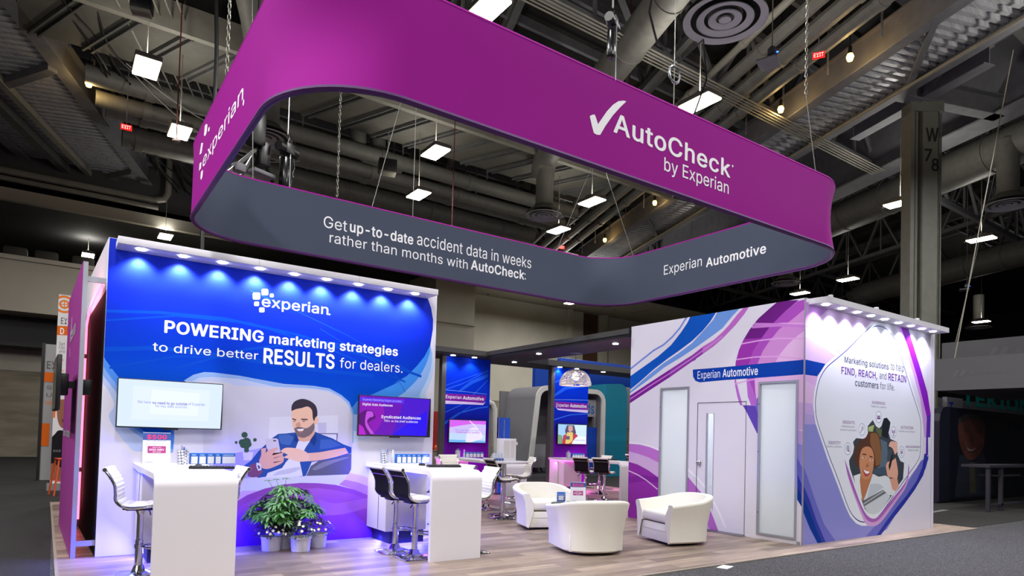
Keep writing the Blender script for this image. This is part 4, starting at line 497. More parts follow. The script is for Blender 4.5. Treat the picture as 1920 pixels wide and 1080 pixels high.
 'e': (404, [[212,-8,185,-7,161,-2,138,6,117,16,98,30,82,46,68,64,56,85,46,108,40,132,35,159,34,187,35,215,39,242,46,267,55,290,67,311,81,329,97,346,115,359,135,370,157,378,180,383,205,384,221,384,236,382,251,379,266,374,280,368,294,361,307,351,319,341,331,329,341,315,350,299,357,282,363,263,368,242,370,219,371,194,371,169,75,169,75,221,338,221,310,202,309,220,307,237,303,254,298,269,291,282,283,294,273,305,263,314,250,321,237,326,222,329,205,330,189,329,173,326,159,321,146,313,135,304,125,294,116,282,109,270,103,256,99,241,97,226,96,211,96,178,97,157,100,139,104,122,110,106,118,92,128,80,139,70,151,61,165,55,179,50,195,47,212,46,224,47,234,48,244,50,254,53,263,56,271,61,278,66,285,73,292,80,297,88,302,96,306,105,365,91,360,77,353,63,345,51,335,39,324,29,311,19,298,11,283,4,266,-1,249,-5,231,-7]]),
 'f': (254, [[228,379,228,327,6,327,6,379],[81,0,81,432,82,447,84,461,89,474,96,486,104,496,113,505,124,513,135,519,148,524,161,527,174,529,187,530,197,530,207,529,215,528,222,527,229,525,234,524,239,522,243,521,227,468,215,472,211,473,206,473,200,474,195,474,182,473,171,470,162,466,154,460,149,452,145,443,142,431,142,419,142,0]]),
 'g': (425, [[207,-151,187,-150,168,-148,150,-144,134,-140,119,-134,105,-127,93,-119,82,-110,73,-101,64,-91,57,-80,51,-69,101,-41,106,-47,110,-53,116,-59,122,-66,128,-72,136,-78,145,-83,154,-88,165,-92,178,-95,192,-97,207,-97,229,-96,249,-92,267,-85,282,-75,295,-62,304,-47,310,-28,311,-6,311,68,306,68,302,62,298,56,293,49,287,41,280,34,272,28,263,21,252,16,241,11,227,8,212,5,195,5,173,6,152,10,132,17,113,27,95,39,80,53,67,71,55,90,46,112,39,136,35,163,34,191,35,220,39,246,46,271,55,293,66,314,80,332,95,347,112,361,131,371,152,378,173,383,196,384,213,384,228,382,242,378,253,373,264,367,273,360,281,353,288,346,294,338,299,331,304,325,308,319,313,319,313,379,372,379,372,-9,371,-32,367,-54,360,-73,350,-90,338,-104,324,-117,308,-127,291,-136,271,-142,251,-147,229,-150],[205,59,222,60,237,63,251,68,264,75,275,84,285,95,293,107,300,121,305,137,309,154,312,172,312,193,312,212,309,231,305,248,300,264,293,278,285,291,275,303,264,312,251,320,237,325,222,329,205,330,188,329,172,325,158,320,145,312,134,302,124,290,115,277,109,262,103,246,99,229,97,212,96,193,97,173,99,155,103,138,109,123,116,108,124,96,134,85,145,76,158,68,172,63,188,60]]),
 'h': (410, [[114,227,114,0,53,0,53,509,114,509,114,287,102,287,112,312,124,332,137,349,152,362,169,372,187,379,207,383,227,384,246,383,264,380,280,376,295,369,309,360,321,349,332,336,341,321,348,304,353,285,356,264,357,240,357,0,296,0,296,235,295,256,290,275,283,291,273,304,260,315,246,323,229,328,210,329,197,328,184,326,172,322,161,317,150,311,141,303,133,293,126,283,121,271,117,257,114,243]]),
 'i': (167, [[53,0,53,379,114,379,114,0],[84,443,75,444,67,446,60,449,54,455,48,461,44,468,42,475,41,483,42,491,44,499,48,506,54,512,60,517,67,521,75,523,84,524,92,523,100,521,107,517,114,512,119,506,123,499,126,491,126,483,126,475,123,468,119,461,114,455,107,449,100,446,92,444]]),
 'k': (381, [[110,137,110,212,121,212,284,379,360,379,184,199,177,199],[53,0,53,509,114,509,114,0],[294,0,148,186,191,229,372,0]]),
 'l': (189, [[139,-2,119,-1,101,3,86,10,74,20,65,33,58,47,54,65,53,84,53,509,114,509,114,99,114,87,115,77,117,68,120,62,124,58,130,54,137,53,146,52,160,53,170,54,181,3,162,-1,156,-2,151,-2,145,-2]]),
 'm': (610, [[53,0,53,379,112,379,112,295,108,295,112,310,118,323,125,335,132,346,141,355,151,363,161,370,172,376,183,380,195,384,207,386,219,386,239,385,257,380,273,372,287,361,299,347,309,331,316,314,321,295,312,295,317,308,322,321,329,332,337,343,347,353,357,361,368,369,381,375,394,380,407,383,422,385,437,386,453,385,468,383,483,378,497,372,510,364,522,354,532,342,541,328,548,313,553,296,556,276,557,255,557,0,496,0,496,254,494,273,490,289,483,302,473,313,460,321,447,326,433,329,419,330,406,330,395,328,384,324,374,320,365,314,358,307,351,299,345,290,341,280,338,270,336,259,335,247,335,0,274,0,274,260,273,275,269,288,262,301,253,311,242,320,229,326,215,329,199,330,188,330,178,328,168,325,158,320,148,314,140,307,132,299,126,289,121,278,117,266,114,253,114,238,114,0]]),
 'n': (410, [[114,227,114,0,53,0,53,379,112,379,112,287,102,287,112,312,124,332,137,349,152,362,169,372,187,379,207,383,227,384,246,383,264,380,280,376,295,369,309,360,321,349,332,336,341,321,348,304,353,285,356,264,357,240,357,0,296,0,296,235,295,256,290,275,283,291,273,304,260,315,246,323,229,328,210,329,197,328,184,326,172,322,161,317,150,311,141,303,133,293,126,283,121,271,117,257,114,243]]),
 'o': (415, [[207,-8,182,-7,159,-2,137,6,117,16,98,30,82,46,68,64,56,85,46,108,40,133,36,159,34,187,36,216,40,243,46,268,56,291,68,312,82,330,98,346,117,360,137,371,159,378,182,383,207,384,233,383,256,378,278,371,299,360,317,346,333,330,347,312,359,291,369,268,376,243,380,216,381,187,380,159,376,133,369,108,359,85,347,64,333,46,317,30,299,16,278,6,256,-2,233,-7],[207,46,226,48,242,51,257,57,270,66,282,76,292,89,300,102,307,117,312,134,316,151,318,169,319,187,318,206,316,224,312,242,307,258,300,274,292,287,282,300,270,310,257,319,242,325,226,329,207,330,189,329,173,325,158,319,145,310,134,300,124,287,115,274,108,258,103,242,99,224,97,206,96,187,97,169,99,151,103,134,108,117,115,102,124,89,134,76,145,66,158,57,173,51,189,48]]),
 'p': (424, [[53,-143,53,379,112,379,112,319,118,319,122,325,126,331,131,338,137,346,144,353,152,360,161,367,171,373,183,378,197,381,212,384,229,384,252,383,274,378,294,371,313,361,330,347,345,332,359,313,370,293,379,270,385,245,389,218,390,189,389,160,385,133,379,108,370,84,359,64,346,45,330,29,313,16,294,5,274,-2,252,-7,229,-8,213,-7,198,-5,184,-1,173,4,162,10,153,17,145,24,138,31,132,39,127,46,122,53,118,59,114,59,114,-143],[220,47,237,48,253,51,267,57,279,66,291,76,301,88,309,101,316,117,321,133,325,151,327,170,328,189,327,209,325,227,321,245,316,261,309,276,301,290,291,301,280,311,267,319,253,325,237,329,220,330,203,329,188,325,174,320,161,312,150,302,140,291,132,278,125,263,120,247,116,229,113,210,113,189,113,169,116,150,120,132,125,115,132,100,140,86,150,75,162,65,174,57,188,51,204,48]]),
 'r': (259, [[53,0,53,379,112,379,112,321,115,321,122,335,130,347,140,358,152,367,166,375,181,380,196,384,213,385,229,384,243,384,243,322,230,324,224,325,219,325,213,326,207,326,194,325,182,323,170,319,159,315,149,309,140,301,132,293,126,284,121,273,117,262,114,250,114,237,114,0]]),
 's': (365, [[182,-8,163,-7,145,-5,128,-2,112,3,98,10,84,18,72,27,62,38,53,50,45,63,40,78,36,94,94,107,99,92,105,79,114,69,124,60,136,54,150,49,165,46,181,45,200,46,217,50,232,55,244,62,255,71,262,81,267,91,268,103,267,112,265,121,260,129,254,136,246,142,237,147,225,151,212,155,149,170,125,177,104,186,87,196,72,208,61,222,53,237,48,255,47,274,48,290,51,305,57,319,65,332,75,343,87,354,100,363,115,370,131,377,149,381,167,384,187,384,206,384,223,381,239,378,254,372,267,366,279,358,290,349,299,339,307,328,314,316,319,303,324,290,268,277,264,288,258,298,251,307,243,316,232,323,219,328,205,331,187,333,171,332,156,329,143,324,131,317,121,308,114,299,110,289,109,277,110,267,112,258,117,250,124,243,133,237,144,232,157,227,172,223,229,209,254,202,275,194,292,183,306,171,317,158,325,142,330,125,331,107,330,90,326,75,321,61,312,47,302,35,290,24,276,15,260,6,242,0,223,-5,203,-7]]),
 't': (227, [[204,379,204,327,6,327,6,379],[65,471,126,471,126,98,127,86,128,76,132,68,136,61,142,56,150,53,159,51,170,50,185,51,202,54,213,2,208,0,203,-1,198,-2,192,-3,186,-3,180,-4,174,-4,168,-4,145,-3,125,2,107,10,92,21,80,35,72,52,67,71,65,93]]),
 'u': (410, [[182,-5,164,-4,146,-1,130,4,115,11,101,20,89,31,78,44,69,59,62,76,57,95,54,116,53,139,53,379,114,379,114,144,115,123,119,105,127,89,137,75,150,64,164,56,181,52,200,50,213,51,226,53,238,57,249,62,259,69,268,77,276,86,283,97,289,109,293,122,295,137,296,153,296,379,357,379,357,0,298,0,298,92,307,92,297,67,286,47,272,30,257,17,240,7,222,0,203,-4]]),
 'v': (389, [[163,0,17,379,84,379,165,155,171,138,177,121,182,104,187,87,191,70,196,53,201,37,206,21,184,21,189,37,194,53,198,70,203,87,207,104,213,121,218,138,224,155,305,379,371,379,226,0]]),
 'w': (567, [[138,0,23,379,87,379,133,214,138,196,143,177,149,157,154,137,159,115,165,91,170,67,175,41,165,41,170,66,175,90,180,113,186,135,191,156,196,176,201,195,206,214,252,379,316,379,362,214,366,196,371,176,376,157,382,136,387,114,392,91,397,67,402,41,391,41,397,66,402,90,408,113,413,135,418,156,423,176,429,195,434,214,480,379,545,379,429,0,368,0,319,172,305,225,301,239,297,252,294,266,291,280,277,338,291,338,277,280,263,225,259,211,255,198,252,185,248,172,199,0]]),
 'x': (379, [[21,0,171,218,171,171,29,379,100,379,147,306,156,292,164,279,172,266,179,253,186,241,193,229,200,217,207,206,175,206,183,217,190,229,196,241,202,253,209,266,216,279,224,292,233,306,282,379,352,379,209,169,209,214,358,0,287,0,231,85,222,99,214,112,207,124,200,136,193,148,187,159,180,171,173,182,205,182,198,171,191,159,185,148,178,136,172,124,165,112,157,99,148,85,91,0]]),
 'y': (389, [[47,-139,61,-86,71,-87,80,-89,88,-90,96,-90,104,-89,111,-87,118,-84,124,-80,130,-74,136,-67,141,-58,146,-48,151,-36,163,-1,17,379,84,379,165,155,171,138,177,121,182,104,187,87,191,70,196,53,201,37,206,21,184,21,188,37,193,53,198,70,202,87,207,104,212,121,218,138,224,155,305,379,371,379,204,-58,198,-72,191,-85,184,-97,177,-107,168,-116,159,-124,150,-130,139,-136,128,-140,117,-143,104,-145,91,-145,84,-145,77,-145,71,-144,65,-143,59,-142,54,-141,51,-140]]),
 ' ': (188, []),
}


# ------------------------------------------------------------------ materials
def s2l(c):
    c /= 255.0
    return c/12.92 if c <= 0.04045 else ((c+0.055)/1.055)**2.4
def rgb(h):
    if isinstance(h, str): h = [int(h[i:i+2], 16) for i in (0, 2, 4)]
    return tuple(s2l(x) for x in h) + (1.0,)
MATS = {}
def mat(name, col, rough=0.6, metal=0.0, emit=0.0, spec=0.5, alpha=1.0, coat=0.0):
    if name in MATS: return MATS[name]
    m = bpy.data.materials.new(name); m.use_nodes = True
    b = m.node_tree.nodes['Principled BSDF']; c = rgb(col)
    b.inputs['Base Color'].default_value = c; b.inputs['Roughness'].default_value = rough; b.inputs['Metallic'].default_value = metal
    b.inputs['Specular IOR Level'].default_value = spec; b.inputs['Coat Weight'].default_value = coat
    if alpha < 1: b.inputs['Alpha'].default_value = alpha
    if name.startswith('screen_') and emit: b.inputs['Base Color'].default_value = (.01, .01, .01, 1)
    if emit: b.inputs['Emission Color'].default_value = c; b.inputs['Emission Strength'].default_value = emit
    MATS[name] = m; return m
def nodes(m):
    if 'fabric' in m.name: m.node_tree.nodes['Principled BSDF'].inputs['Specular IOR Level'].default_value = .12
    return m.node_tree.nodes, m.node_tree.links, m.node_tree.nodes['Principled BSDF']
def noisy(name, c1, c2, scale, rough=0.7, bump=0.0, metal=0.0, stretch=(1, 1, 1), detail=4, coords='Object'):
    if name in MATS: return MATS[name]
    m = mat(name, c1, rough, metal); N, K, b = nodes(m)
    tc = N.new('ShaderNodeTexCoord'); mp = N.new('ShaderNodeMapping'); mp.inputs['Scale'].default_value = stretch
    nz = N.new('ShaderNodeTexNoise'); nz.inputs['Scale'].default_value = scale; nz.inputs['Detail'].default_value = detail
    rp = N.new('ShaderNodeValToRGB'); rp.color_ramp.elements[0].color = rgb(c1); rp.color_ramp.elements[1].color = rgb(c2)
    rp.color_ramp.elements[0].position = .35; rp.color_ramp.elements[1].position = .65
    K.new(tc.outputs[coords], mp.inputs[0]); K.new(mp.outputs[0], nz.inputs['Vector']); K.new(nz.outputs['Fac'], rp.inputs[0]); K.new(rp.outputs[0], b.inputs['Base Color'])
    if bump:
        bp = N.new('ShaderNodeBump'); bp.inputs['Strength'].default_value = bump; bp.inputs['Distance'].default_value = .01
        K.new(nz.outputs['Fac'], bp.inputs['Height']); K.new(bp.outputs[0], b.inputs['Normal'])
    return m
def ramp_z(name, stops, rough=.5, coords='Object'):
    """printed colour gradient over the height of the panel"""
    m = mat(name, stops[0][1], rough, spec=.06); N, K, b = nodes(m)
    tc = N.new('ShaderNodeTexCoord'); sp = N.new('ShaderNodeSeparateXYZ'); mr = N.new('ShaderNodeMapRange')
    z0, z1 = stops[0][0], stops[-1][0]; mr.inputs[1].default_value = z0; mr.inputs[2].default_value = z1
    rp = N.new('ShaderNodeValToRGB'); e = rp.color_ramp.elements
    while len(e) < len(stops): e.new(.5)
    for el, (z, c) in zip(e, stops): el.position = (z-z0)/(z1-z0); el.color = rgb(c)
    K.new(tc.outputs[coords], sp.inputs[0]); K.new(sp.outputs['Z'], mr.inputs[0]); K.new(mr.outputs[0], rp.inputs[0]); K.new(rp.outputs[0], b.inputs['Base Color'])
    return m
def wood():
    m = mat('floor_planks', (150, 130, 115), .42); N, K, b = nodes(m)
    tc = N.new('ShaderNodeTexCoord'); br = N.new('ShaderNodeTexBrick'); br.offset = .37
    br.inputs['Color1'].default_value = rgb((176, 158, 144)); br.inputs['Color2'].default_value = rgb((122, 106, 98)); br.inputs['Mortar'].default_value = rgb((84, 72, 64))
    br.inputs['Scale'].default_value = 1; br.inputs['Mortar Size'].default_value = .0015; br.inputs['Brick Width'].default_value = 1.22; br.inputs['Row Height'].default_value = .18; br.inputs['Bias'].default_value = .0
    mp = N.new('ShaderNodeMapping'); mp.inputs['Scale'].default_value = (.9, 9, 1)
    nz = N.new('ShaderNodeTexNoise'); nz.inputs['Scale'].default_value = 1.6; nz.inputs['Detail'].default_value = 8; nz.inputs['Roughness'].default_value = .65
    rp = N.new('ShaderNodeValToRGB'); rp.color_ramp.elements[0].position = .3; rp.color_ramp.elements[0].color = (.45, .43, .43, 1); rp.color_ramp.elements[1].position = .68; rp.color_ramp.elements[1].color = (1.12, 1.1, 1.08, 1)
    mx = N.new('ShaderNodeMix'); mx.data_type = 'RGBA'; mx.blend_type = 'MULTIPLY'; mx.inputs[0].default_value = .85
    K.new(tc.outputs['Object'], br.inputs['Vector']); K.new(tc.outputs['Object'], mp.inputs[0]); K.new(mp.outputs[0], nz.inputs['Vector']); K.new(nz.outputs['Fac'], rp.inputs[0])
    K.new(br.outputs['Color'], mx.inputs[6]); K.new(rp.outputs[0], mx.inputs[7]); K.new(mx.outputs[2], b.inputs['Base Color'])
    bp = N.new('ShaderNodeBump'); bp.inputs['Strength'].default_value = .15; bp.inputs['Distance'].default_value = .004; K.new(nz.outputs['Fac'], bp.inputs['Height']); K.new(bp.outputs[0], b.inputs['Normal'])
    return m
def frosted():
    m = bpy.data.materials.new('frosted_glass'); m.use_nodes = True; N, K = m.node_tree.nodes, m.node_tree.links
    for n in list(N):
        if n.type == 'BSDF_PRINCIPLED': N.remove(n)
    out = [n for n in N if n.type == 'OUTPUT_MATERIAL'][0]
    t = N.new('ShaderNodeBsdfTranslucent'); t.inputs[0].default_value = (.90, .93, .95, 1); d = N.new('ShaderNodeBsdfDiffuse'); d.inputs[0].default_value = (.70, .75, .78, 1)
    g = N.new('ShaderNodeBsdfGlossy'); g.inputs['Roughness'].default_value = .35
    a = N.new('ShaderNodeMixShader'); a.inputs[0].default_value = .5; c = N.new('ShaderNodeMixShader'); c.inputs[0].default_value = .06
    K.new(t.outputs[0], a.inputs[1]); K.new(d.outputs[0], a.inputs[2]); K.new(a.outputs[0], c.inputs[1]); K.new(g.outputs[0], c.inputs[2]); K.new(c.outputs[0], out.inputs[0])
    return m
def clear_glass():
    m = bpy.data.materials.new('clear_glass'); m.use_nodes = True; N, K = m.node_tree.nodes, m.node_tree.links
    for n in list(N):
        if n.type == 'BSDF_PRINCIPLED': N.remove(n)
    out = [n for n in N if n.type == 'OUTPUT_MATERIAL'][0]
    t = N.new('ShaderNodeBsdfTransparent'); t.inputs[0].default_value = (.80, .84, .85, 1); g = N.new('ShaderNodeBsdfGlossy'); g.inputs['Roughness'].default_value = .03
    a = N.new('ShaderNodeMixShader'); a.inputs[0].default_value = .07
    K.new(t.outputs[0], a.inputs[1]); K.new(g.outputs[0], a.inputs[2]); K.new(a.outputs[0], out.inputs[0])
    return m
FROST, GLASS, WOOD = frosted(), clear_glass(), wood()
CARPET = noisy('aisle_carpet', (8, 8, 10), (84, 84, 89), 60, .95, .4, detail=3)
DARKENED_CARPET = noisy('darkened_carpet', (12, 12, 13), (40, 39, 38), 110, .95, .3, detail=2)
WHITE = mat('white_laminate', (226, 222, 230), .32); WHITEM = mat('white_matte', (222, 219, 230), .55)
CHROME = mat('chrome', (205, 205, 210), .10, 1.0); STEEL = mat('brushed_steel', (150, 152, 158), .35, 1.0); ALU = mat('aluminium', (176, 178, 190), .4, .6)
BLACK = mat('black_plastic', (16, 16, 19), .4); BLACKF = noisy('black_mesh_fabric', (12, 12, 14), (26, 26, 28), 300, .7)
LEATHER = noisy('cream_leather', (232, 228, 220), (240, 237, 230), 40, .45); TUBL = noisy('white_upholstery', (233, 229, 219), (241, 238, 230), 220, .62, .03)
MAGENTA = noisy('magenta_fabric', (140, 16, 130), (146, 18, 135), 260, .8); GREYFAB = noisy('slate_fabric', (66, 73, 90), (72, 79, 96), 260, .8)
HEM = mat('dark_purple_hem', (66, 10, 86), .7)
PAINT = noisy('grey_steel_paint', (112, 112, 118), (122, 122, 128), 3, .6); PAINTD = noisy('dark_steel_paint', (84, 84, 84), (94, 94, 92), 3, .65)
PAINTL = noisy('pale_steel_paint', (138, 135, 124), (148, 145, 134), 3, .6); OLIVE = noisy('column_paint', (104, 105, 96), (112, 112, 104), 4, .6)
DUCT = noisy('duct_paint', (112, 111, 105), (122, 121, 115), 5, .55); DECK = noisy('galvanised_deck', (170, 172, 178), (200, 202, 208), 2, .4, 0, .3, (1, 12, 1))
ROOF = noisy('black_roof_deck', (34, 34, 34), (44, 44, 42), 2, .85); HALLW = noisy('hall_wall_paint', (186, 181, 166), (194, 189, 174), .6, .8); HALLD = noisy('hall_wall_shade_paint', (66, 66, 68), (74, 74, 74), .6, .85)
TILE = noisy('hall_tile', (120, 114, 98), (146, 138, 120), 1.2, .7, 0, 0, (.6, .6, 3))
CHARCOAL = mat('charcoal_fascia', (62, 62, 64), .7); NEARBLACK = mat('near_black_fascia', (20, 20, 30), .6); GAP_SHADE = mat('gap_shade_black', (10, 8, 10), .9)
FROSTLED = mat('blue_led', (40, 50, 255), .4, emit=14); MAGLED = mat('magenta_led', (255, 60, 230), .4, emit=10); PINKLED = mat('pink_led', (255, 70, 95), .4, emit=7)
LAMPW = mat('lamp_lens', (255, 246, 226), .4, emit=22); SPOTW = mat('downlight_lens', (244, 248, 255), .4, emit=18); WARM = mat('warm_bulb', (255, 190, 70), .4, emit=20); EXITR = mat('exit_red', (255, 20, 16), .4, emit=1.6)
INK = {'BLUE': ramp_z('blue_print', [(1.8, (6, 84, 206)), (2.4, (4, 58, 194)), (3.0, (16, 42, 190)), (3.7, (34, 54, 196))]),  # print gradient, with the downlights' whitening of the top put into the colour
       'PURPLE': ramp_z('purple_print', [(0, (100, 34, 168)), (.45, (146, 72, 180)), (.95, (176, 108, 200))]),
       'TOWER': ramp_z('tower_print', [(.0, (92, 10, 120)), (1.3, (96, 18, 150)), (1.75, (24, 24, 160)), (2.4, (2, 46, 196)), (3.5, (2, 48, 204))])}
def ink(h, glow=0):
    if h in INK: return INK[h]
    return mat(('screen_' if glow else 'ink_')+h, h, .55, emit=glow, spec=.08)

# ------------------------------------------------------------------ mesh helpers
class MB:
    def __init__(s): s.b = bmesh.new(); s.m = 0
    def _new(s, fs, smooth=False):
        for f in fs: f.material_index = s.m; f.smooth = smooth
    def box(s, c, d, rz=0, bv=0, M=None, seg=2):
        r = bmesh.ops.create_cube(s.b, size=1)
        vs = r['verts']; T = (M or Matrix.Translation(c) @ Matrix.Rotation(rz, 4, 'Z')) @ Matrix.Diagonal((*d, 1))
        bmesh.ops.transform(s.b, matrix=T, verts=vs)
        fs = {f for v in vs for f in v.link_faces}; s._new(fs)
        if bv:
            es = list({e for v in vs for e in v.link_edges})
            r2 = bmesh.ops.bevel(s.b, geom=es, offset=bv, segments=seg, profile=.5, affect='EDGES', clamp_overlap=True)
            for f in r2['faces']: f.smooth = True; f.material_index = s.m
        return s
    def rng(s, x0, x1, y0, y1, z0, z1, bv=0):
        return s.box(((x0+x1)/2, (y0+y1)/2, (z0+z1)/2), (abs(x1-x0), abs(y1-y0), abs(z1-z0)), bv=bv)
    def beam(s, a, b, wd, h, bv=0):
        a, b = Vector(a), Vector(b); d = b-a; x = d.normalized()
        up_ = Vector((0, 0, 1)) if abs(x.z) < .95 else Vector((1, 0, 0))
        y = up_.cross(x).normalized(); z = x.cross(y)
        M = Matrix.Translation((a+b)/2) @ Matrix((x, y, z)).transposed().to_4x4()
        return s.box(None, (d.length, wd, h), M=M, bv=bv)
    def tube(s, pts, r, n=8, closed=False, caps=True):
        pts = [Vector(p) for p in pts]; N = len(pts); rings = []; prev = None
        for i, p in enumerate(pts):
            t = ((pts[(i+1) % N] if closed or i < N-1 else p) - (pts[i-1] if closed or i > 0 else p)).normalized()
            if prev is None: a = t.orthogonal().normalized()
            else: a = (prev - t*prev.dot(t)); a = a.normalized() if a.length > 1e-6 else t.orthogonal().normalized()
            prev = a; bb = t.cross(a); rr = r[i] if isinstance(r, (list, tuple)) else r
            rings.append([s.b.verts.new(p + rr*(math.cos(2*math.pi*k/n)*a + math.sin(2*math.pi*k/n)*bb)) for k in range(n)])
        for i in range(N if closed else N-1):
            A, B = rings[i], rings[(i+1) % N]
            s._new([s.b.faces.new((A[k], A[(k+1) % n], B[(k+1) % n], B[k])) for k in range(n)], True)
        if caps and not closed:
            s._new([s.b.faces.new(rings[0][::-1]), s.b.faces.new(rings[-1])])
        return s
    def cyl(s, a, b, r, n=16, r2=None): return s.tube([a, b], [r, r if r2 is None else r2], n)
    def lathe(s, prof, n=32, c=(0, 0, 0), sq=0, caps=True):
        rings = []
        for r, z in prof:
            ring = []
            for k in range(n):
                a = 2*math.pi*(k+.5)/n; f = 1
                if sq: q = max(abs(math.cos(a)), abs(math.sin(a))); f = 1 + sq*(1/q-1)
                ring.append(s.b.verts.new((c[0]+r*f*math.cos(a), c[1]+r*f*math.sin(a), c[2]+z)))
            rings.append(ring)
        for A, B in zip(rings, rings[1:]):
            s._new([s.b.faces.new((A[k], A[(k+1) % n], B[(k+1) % n], B[k])) for k in range(n)], True)
        for ring, rev in ((rings[0], 1), (rings[-1], 0)) if caps else ():
            if (ring[0].co-ring[n//2].co).length > 1e-5: s._new([s.b.faces.new(ring[::-1] if rev else ring)])
        return s
    def grid(s, rows, smooth=True, closed=False):
        V = [[s.b.verts.new(p) for p in r] for r in rows]; n = len(V[0])
        for A, B in zip(V, V[1:]):
            s._new([s.b.faces.new((A[k], A[(k+1) % n], B[(k+1) % n], B[k])) for k in range(n if closed else n-1)], smooth)
        return V
    def poly(s, pts, smooth=False):
        f = s.b.faces.new([s.b.verts.new(p) for p in pts]); s._new([f], smooth); return f
    def extr(s, prof, axis, a, b, smooth=False):
        """outline in the two other axes pushed along axis from a to b"""
        def P3(p, t): return {'x': (t, p[0], p[1]), 'y': (p[0], t, p[1]), 'z': (p[0], p[1], t)}[axis]
        A = [s.b.verts.new(P3(p, a)) for p in prof]; B = [s.b.verts.new(P3(p, b)) for p in prof]; n = len(prof)
        s._new([s.b.faces.new((A[k], A[(k+1) % n], B[(k+1) % n], B[k])) for k in range(n)], smooth)
        s._new([s.b.faces.new(A[::-1]), s.b.faces.new(B)]); return s
    def build(s, name, mats, parent=None, sharp=35, loc=None, rz=None):
        me = bpy.data.meshes.new(name)
        bmesh.ops.recalc_face_normals(s.b, faces=s.b.faces[:]) if not getattr(s, 'keep', False) else None
        s.b.to_mesh(me); s.b.free()
        for m_ in (mats if isinstance(mats, list) else [mats]): me.materials.append(m_)
        if sharp and any(p.use_smooth for p in me.polygons): me.set_sharp_from_angle(angle=math.radians(sharp))
        o = bpy.data.objects.new(name, me); C.objects.link(o)
        if parent: o.parent = parent
        if loc: o.location = loc
        if rz is not None: o.rotation_euler.z = rz
        return o
def tag(o, label=None, cat=None, group=None, kind=None):
    if label: o['label'] = label
    if cat: o['category'] = cat
    if group: o['group'] = group
    if kind: o['kind'] = kind
    return o
def thing(name, label, cat, loc=(0, 0, 0), rz=0, group=None):
    o = bpy.data.objects.new(name, None); C.objects.link(o); o.location = loc; o.rotation_euler.z = rz; o.empty_display_size = .1
    return tag(o, label, cat, group)
def structure(o): o['kind'] = 'structure'; return o
def dup(root, loc, rz=None, label=None, group=None):
    r = root.copy(); C.objects.link(r); r.location = loc
    if rz is not None: r.rotation_euler.z = rz
    if label: r['label'] = label
    if group: r['group'] = group
    for ch in list(root.children):
        c = ch.copy(); C.objects.link(c); c.parent = r
        for g in list(ch.children):
            d = g.copy(); C.objects.link(d); d.parent = c
    return r
def lamp(kind, name, loc, power, color=(1, 1, 1), parent=None, size=.1, size_y=None, aim=(0, 0, -1), spot=None, blend=.6):
    l = bpy.data.lights.new(name, kind); l.energy = power; l.color = color
    if kind == 'AREA':
        l.size = size
        if size_y: l.shape = 'RECTANGLE'; l.size_y = size_y
    else: l.shadow_soft_size = size
    if kind == 'SPOT': l.spot_size = math.radians(spot); l.spot_blend = blend
    o = bpy.data.objects.new(name, l); C.objects.link(o); o.location = loc
    o.rotation_euler = Vector(aim).to_track_quat('-Z', 'Y').to_euler()
    if parent: o.parent = parent
    return o
# --- lettering and printed artwork
_words = {}
def area2(L): return sum(a[0]*b[1]-b[0]*a[1] for a, b in zip(L, L[1:]+L[:1]))/2
def inside(p, L):
    c = False
    for a, b in zip(L, L[1:]+L[:1]):
        if (a[1] > p[1]) != (b[1] > p[1]) and p[0] < (b[0]-a[0])*(p[1]-a[1])/(b[1]-a[1])+a[0]: c = not c
    return c
def words_mesh(s, bold):
    """points (x, y, layer) and faces of a line of type, x from 0 to 1, y in capital heights"""
    k = (s, bold)
    if k in _words: return _words[k]
    x = 0; V, F = [], []; layers = {}
    for ch in s:
        adv, raw = GLYPHS[ch]; loops = []
        for L in raw:
            P = [(L[i], L[i+1]) for i in range(0, len(L), 2)]
            P = [p for p, q in zip(P, P[-1:]+P[:-1]) if p != q]
            if len(P) > 2: loops.append(P)
        if loops:
            sg = 1 if area2(max(loops, key=lambda L: abs(area2(L)))) > 0 else -1
            outer = [L for L in loops if area2(L)*sg > 0]; holes = [L for L in loops if area2(L)*sg <= 0]
            for lay_, L in enumerate(outer):
                for q in [L]+[h for h in holes if inside(h[0], L)]:
                    layers.setdefault(lay_, []).append([(a+x, b) for a, b in q])
        x += adv+(26 if bold > .02 else 8)
    for lay_, loops in layers.items():
        cu = bpy.data.curves.new('words', 'CURVE'); cu.dimensions = '2D'; cu.fill_mode = 'BOTH'
        for L in loops:
            sp = cu.splines.new('POLY'); sp.points.add(len(L)-1); sp.use_cyclic_u = True
            for pt, q in zip(sp.points, L): pt.co = (q[0]/500, q[1]/500, 0, 1)
        o = bpy.data.objects.new('words', cu); C.objects.link(o)
        me = bpy.data.meshes.new_from_object(o.evaluated_get(bpy.context.evaluated_depsgraph_get())); n0 = len(V)
        V += [(v.co.x*500, v.co.y*500, lay_) for v in me.vertices]; F += [tuple(n0+i for i in p.vertices) for p in me.polygons]
        bpy.data.objects.remove(o); bpy.data.curves.remove(cu); bpy.data.meshes.remove(me)
    if bold > .004:                        # heavier type: the outline printed again a hair to each side
        V0, F0, V, F = V, F, [], []; nl = len(layers)
        for q in range(8):
            a = q*math.pi/4; dx, dy = bold*520*math.cos(a), bold*400*math.sin(a)
            F += [tuple(i+len(V) for i in f_) for f_ in F0]; V += [(p[0]+dx, p[1]+dy, p[2]+q*nl) for p in V0]
    x0 = min(v[0] for v in V); x1 = max(v[0] for v in V)
    _words[k] = ([((a-x0)/(x1-x0), b/509, l) for a, b, l in V], F)
    return _words[k]
def on_panel(ax, plane, u, v, off):
    return (u, plane-off, v) if ax == 'Y' else (plane-off, -u, v)
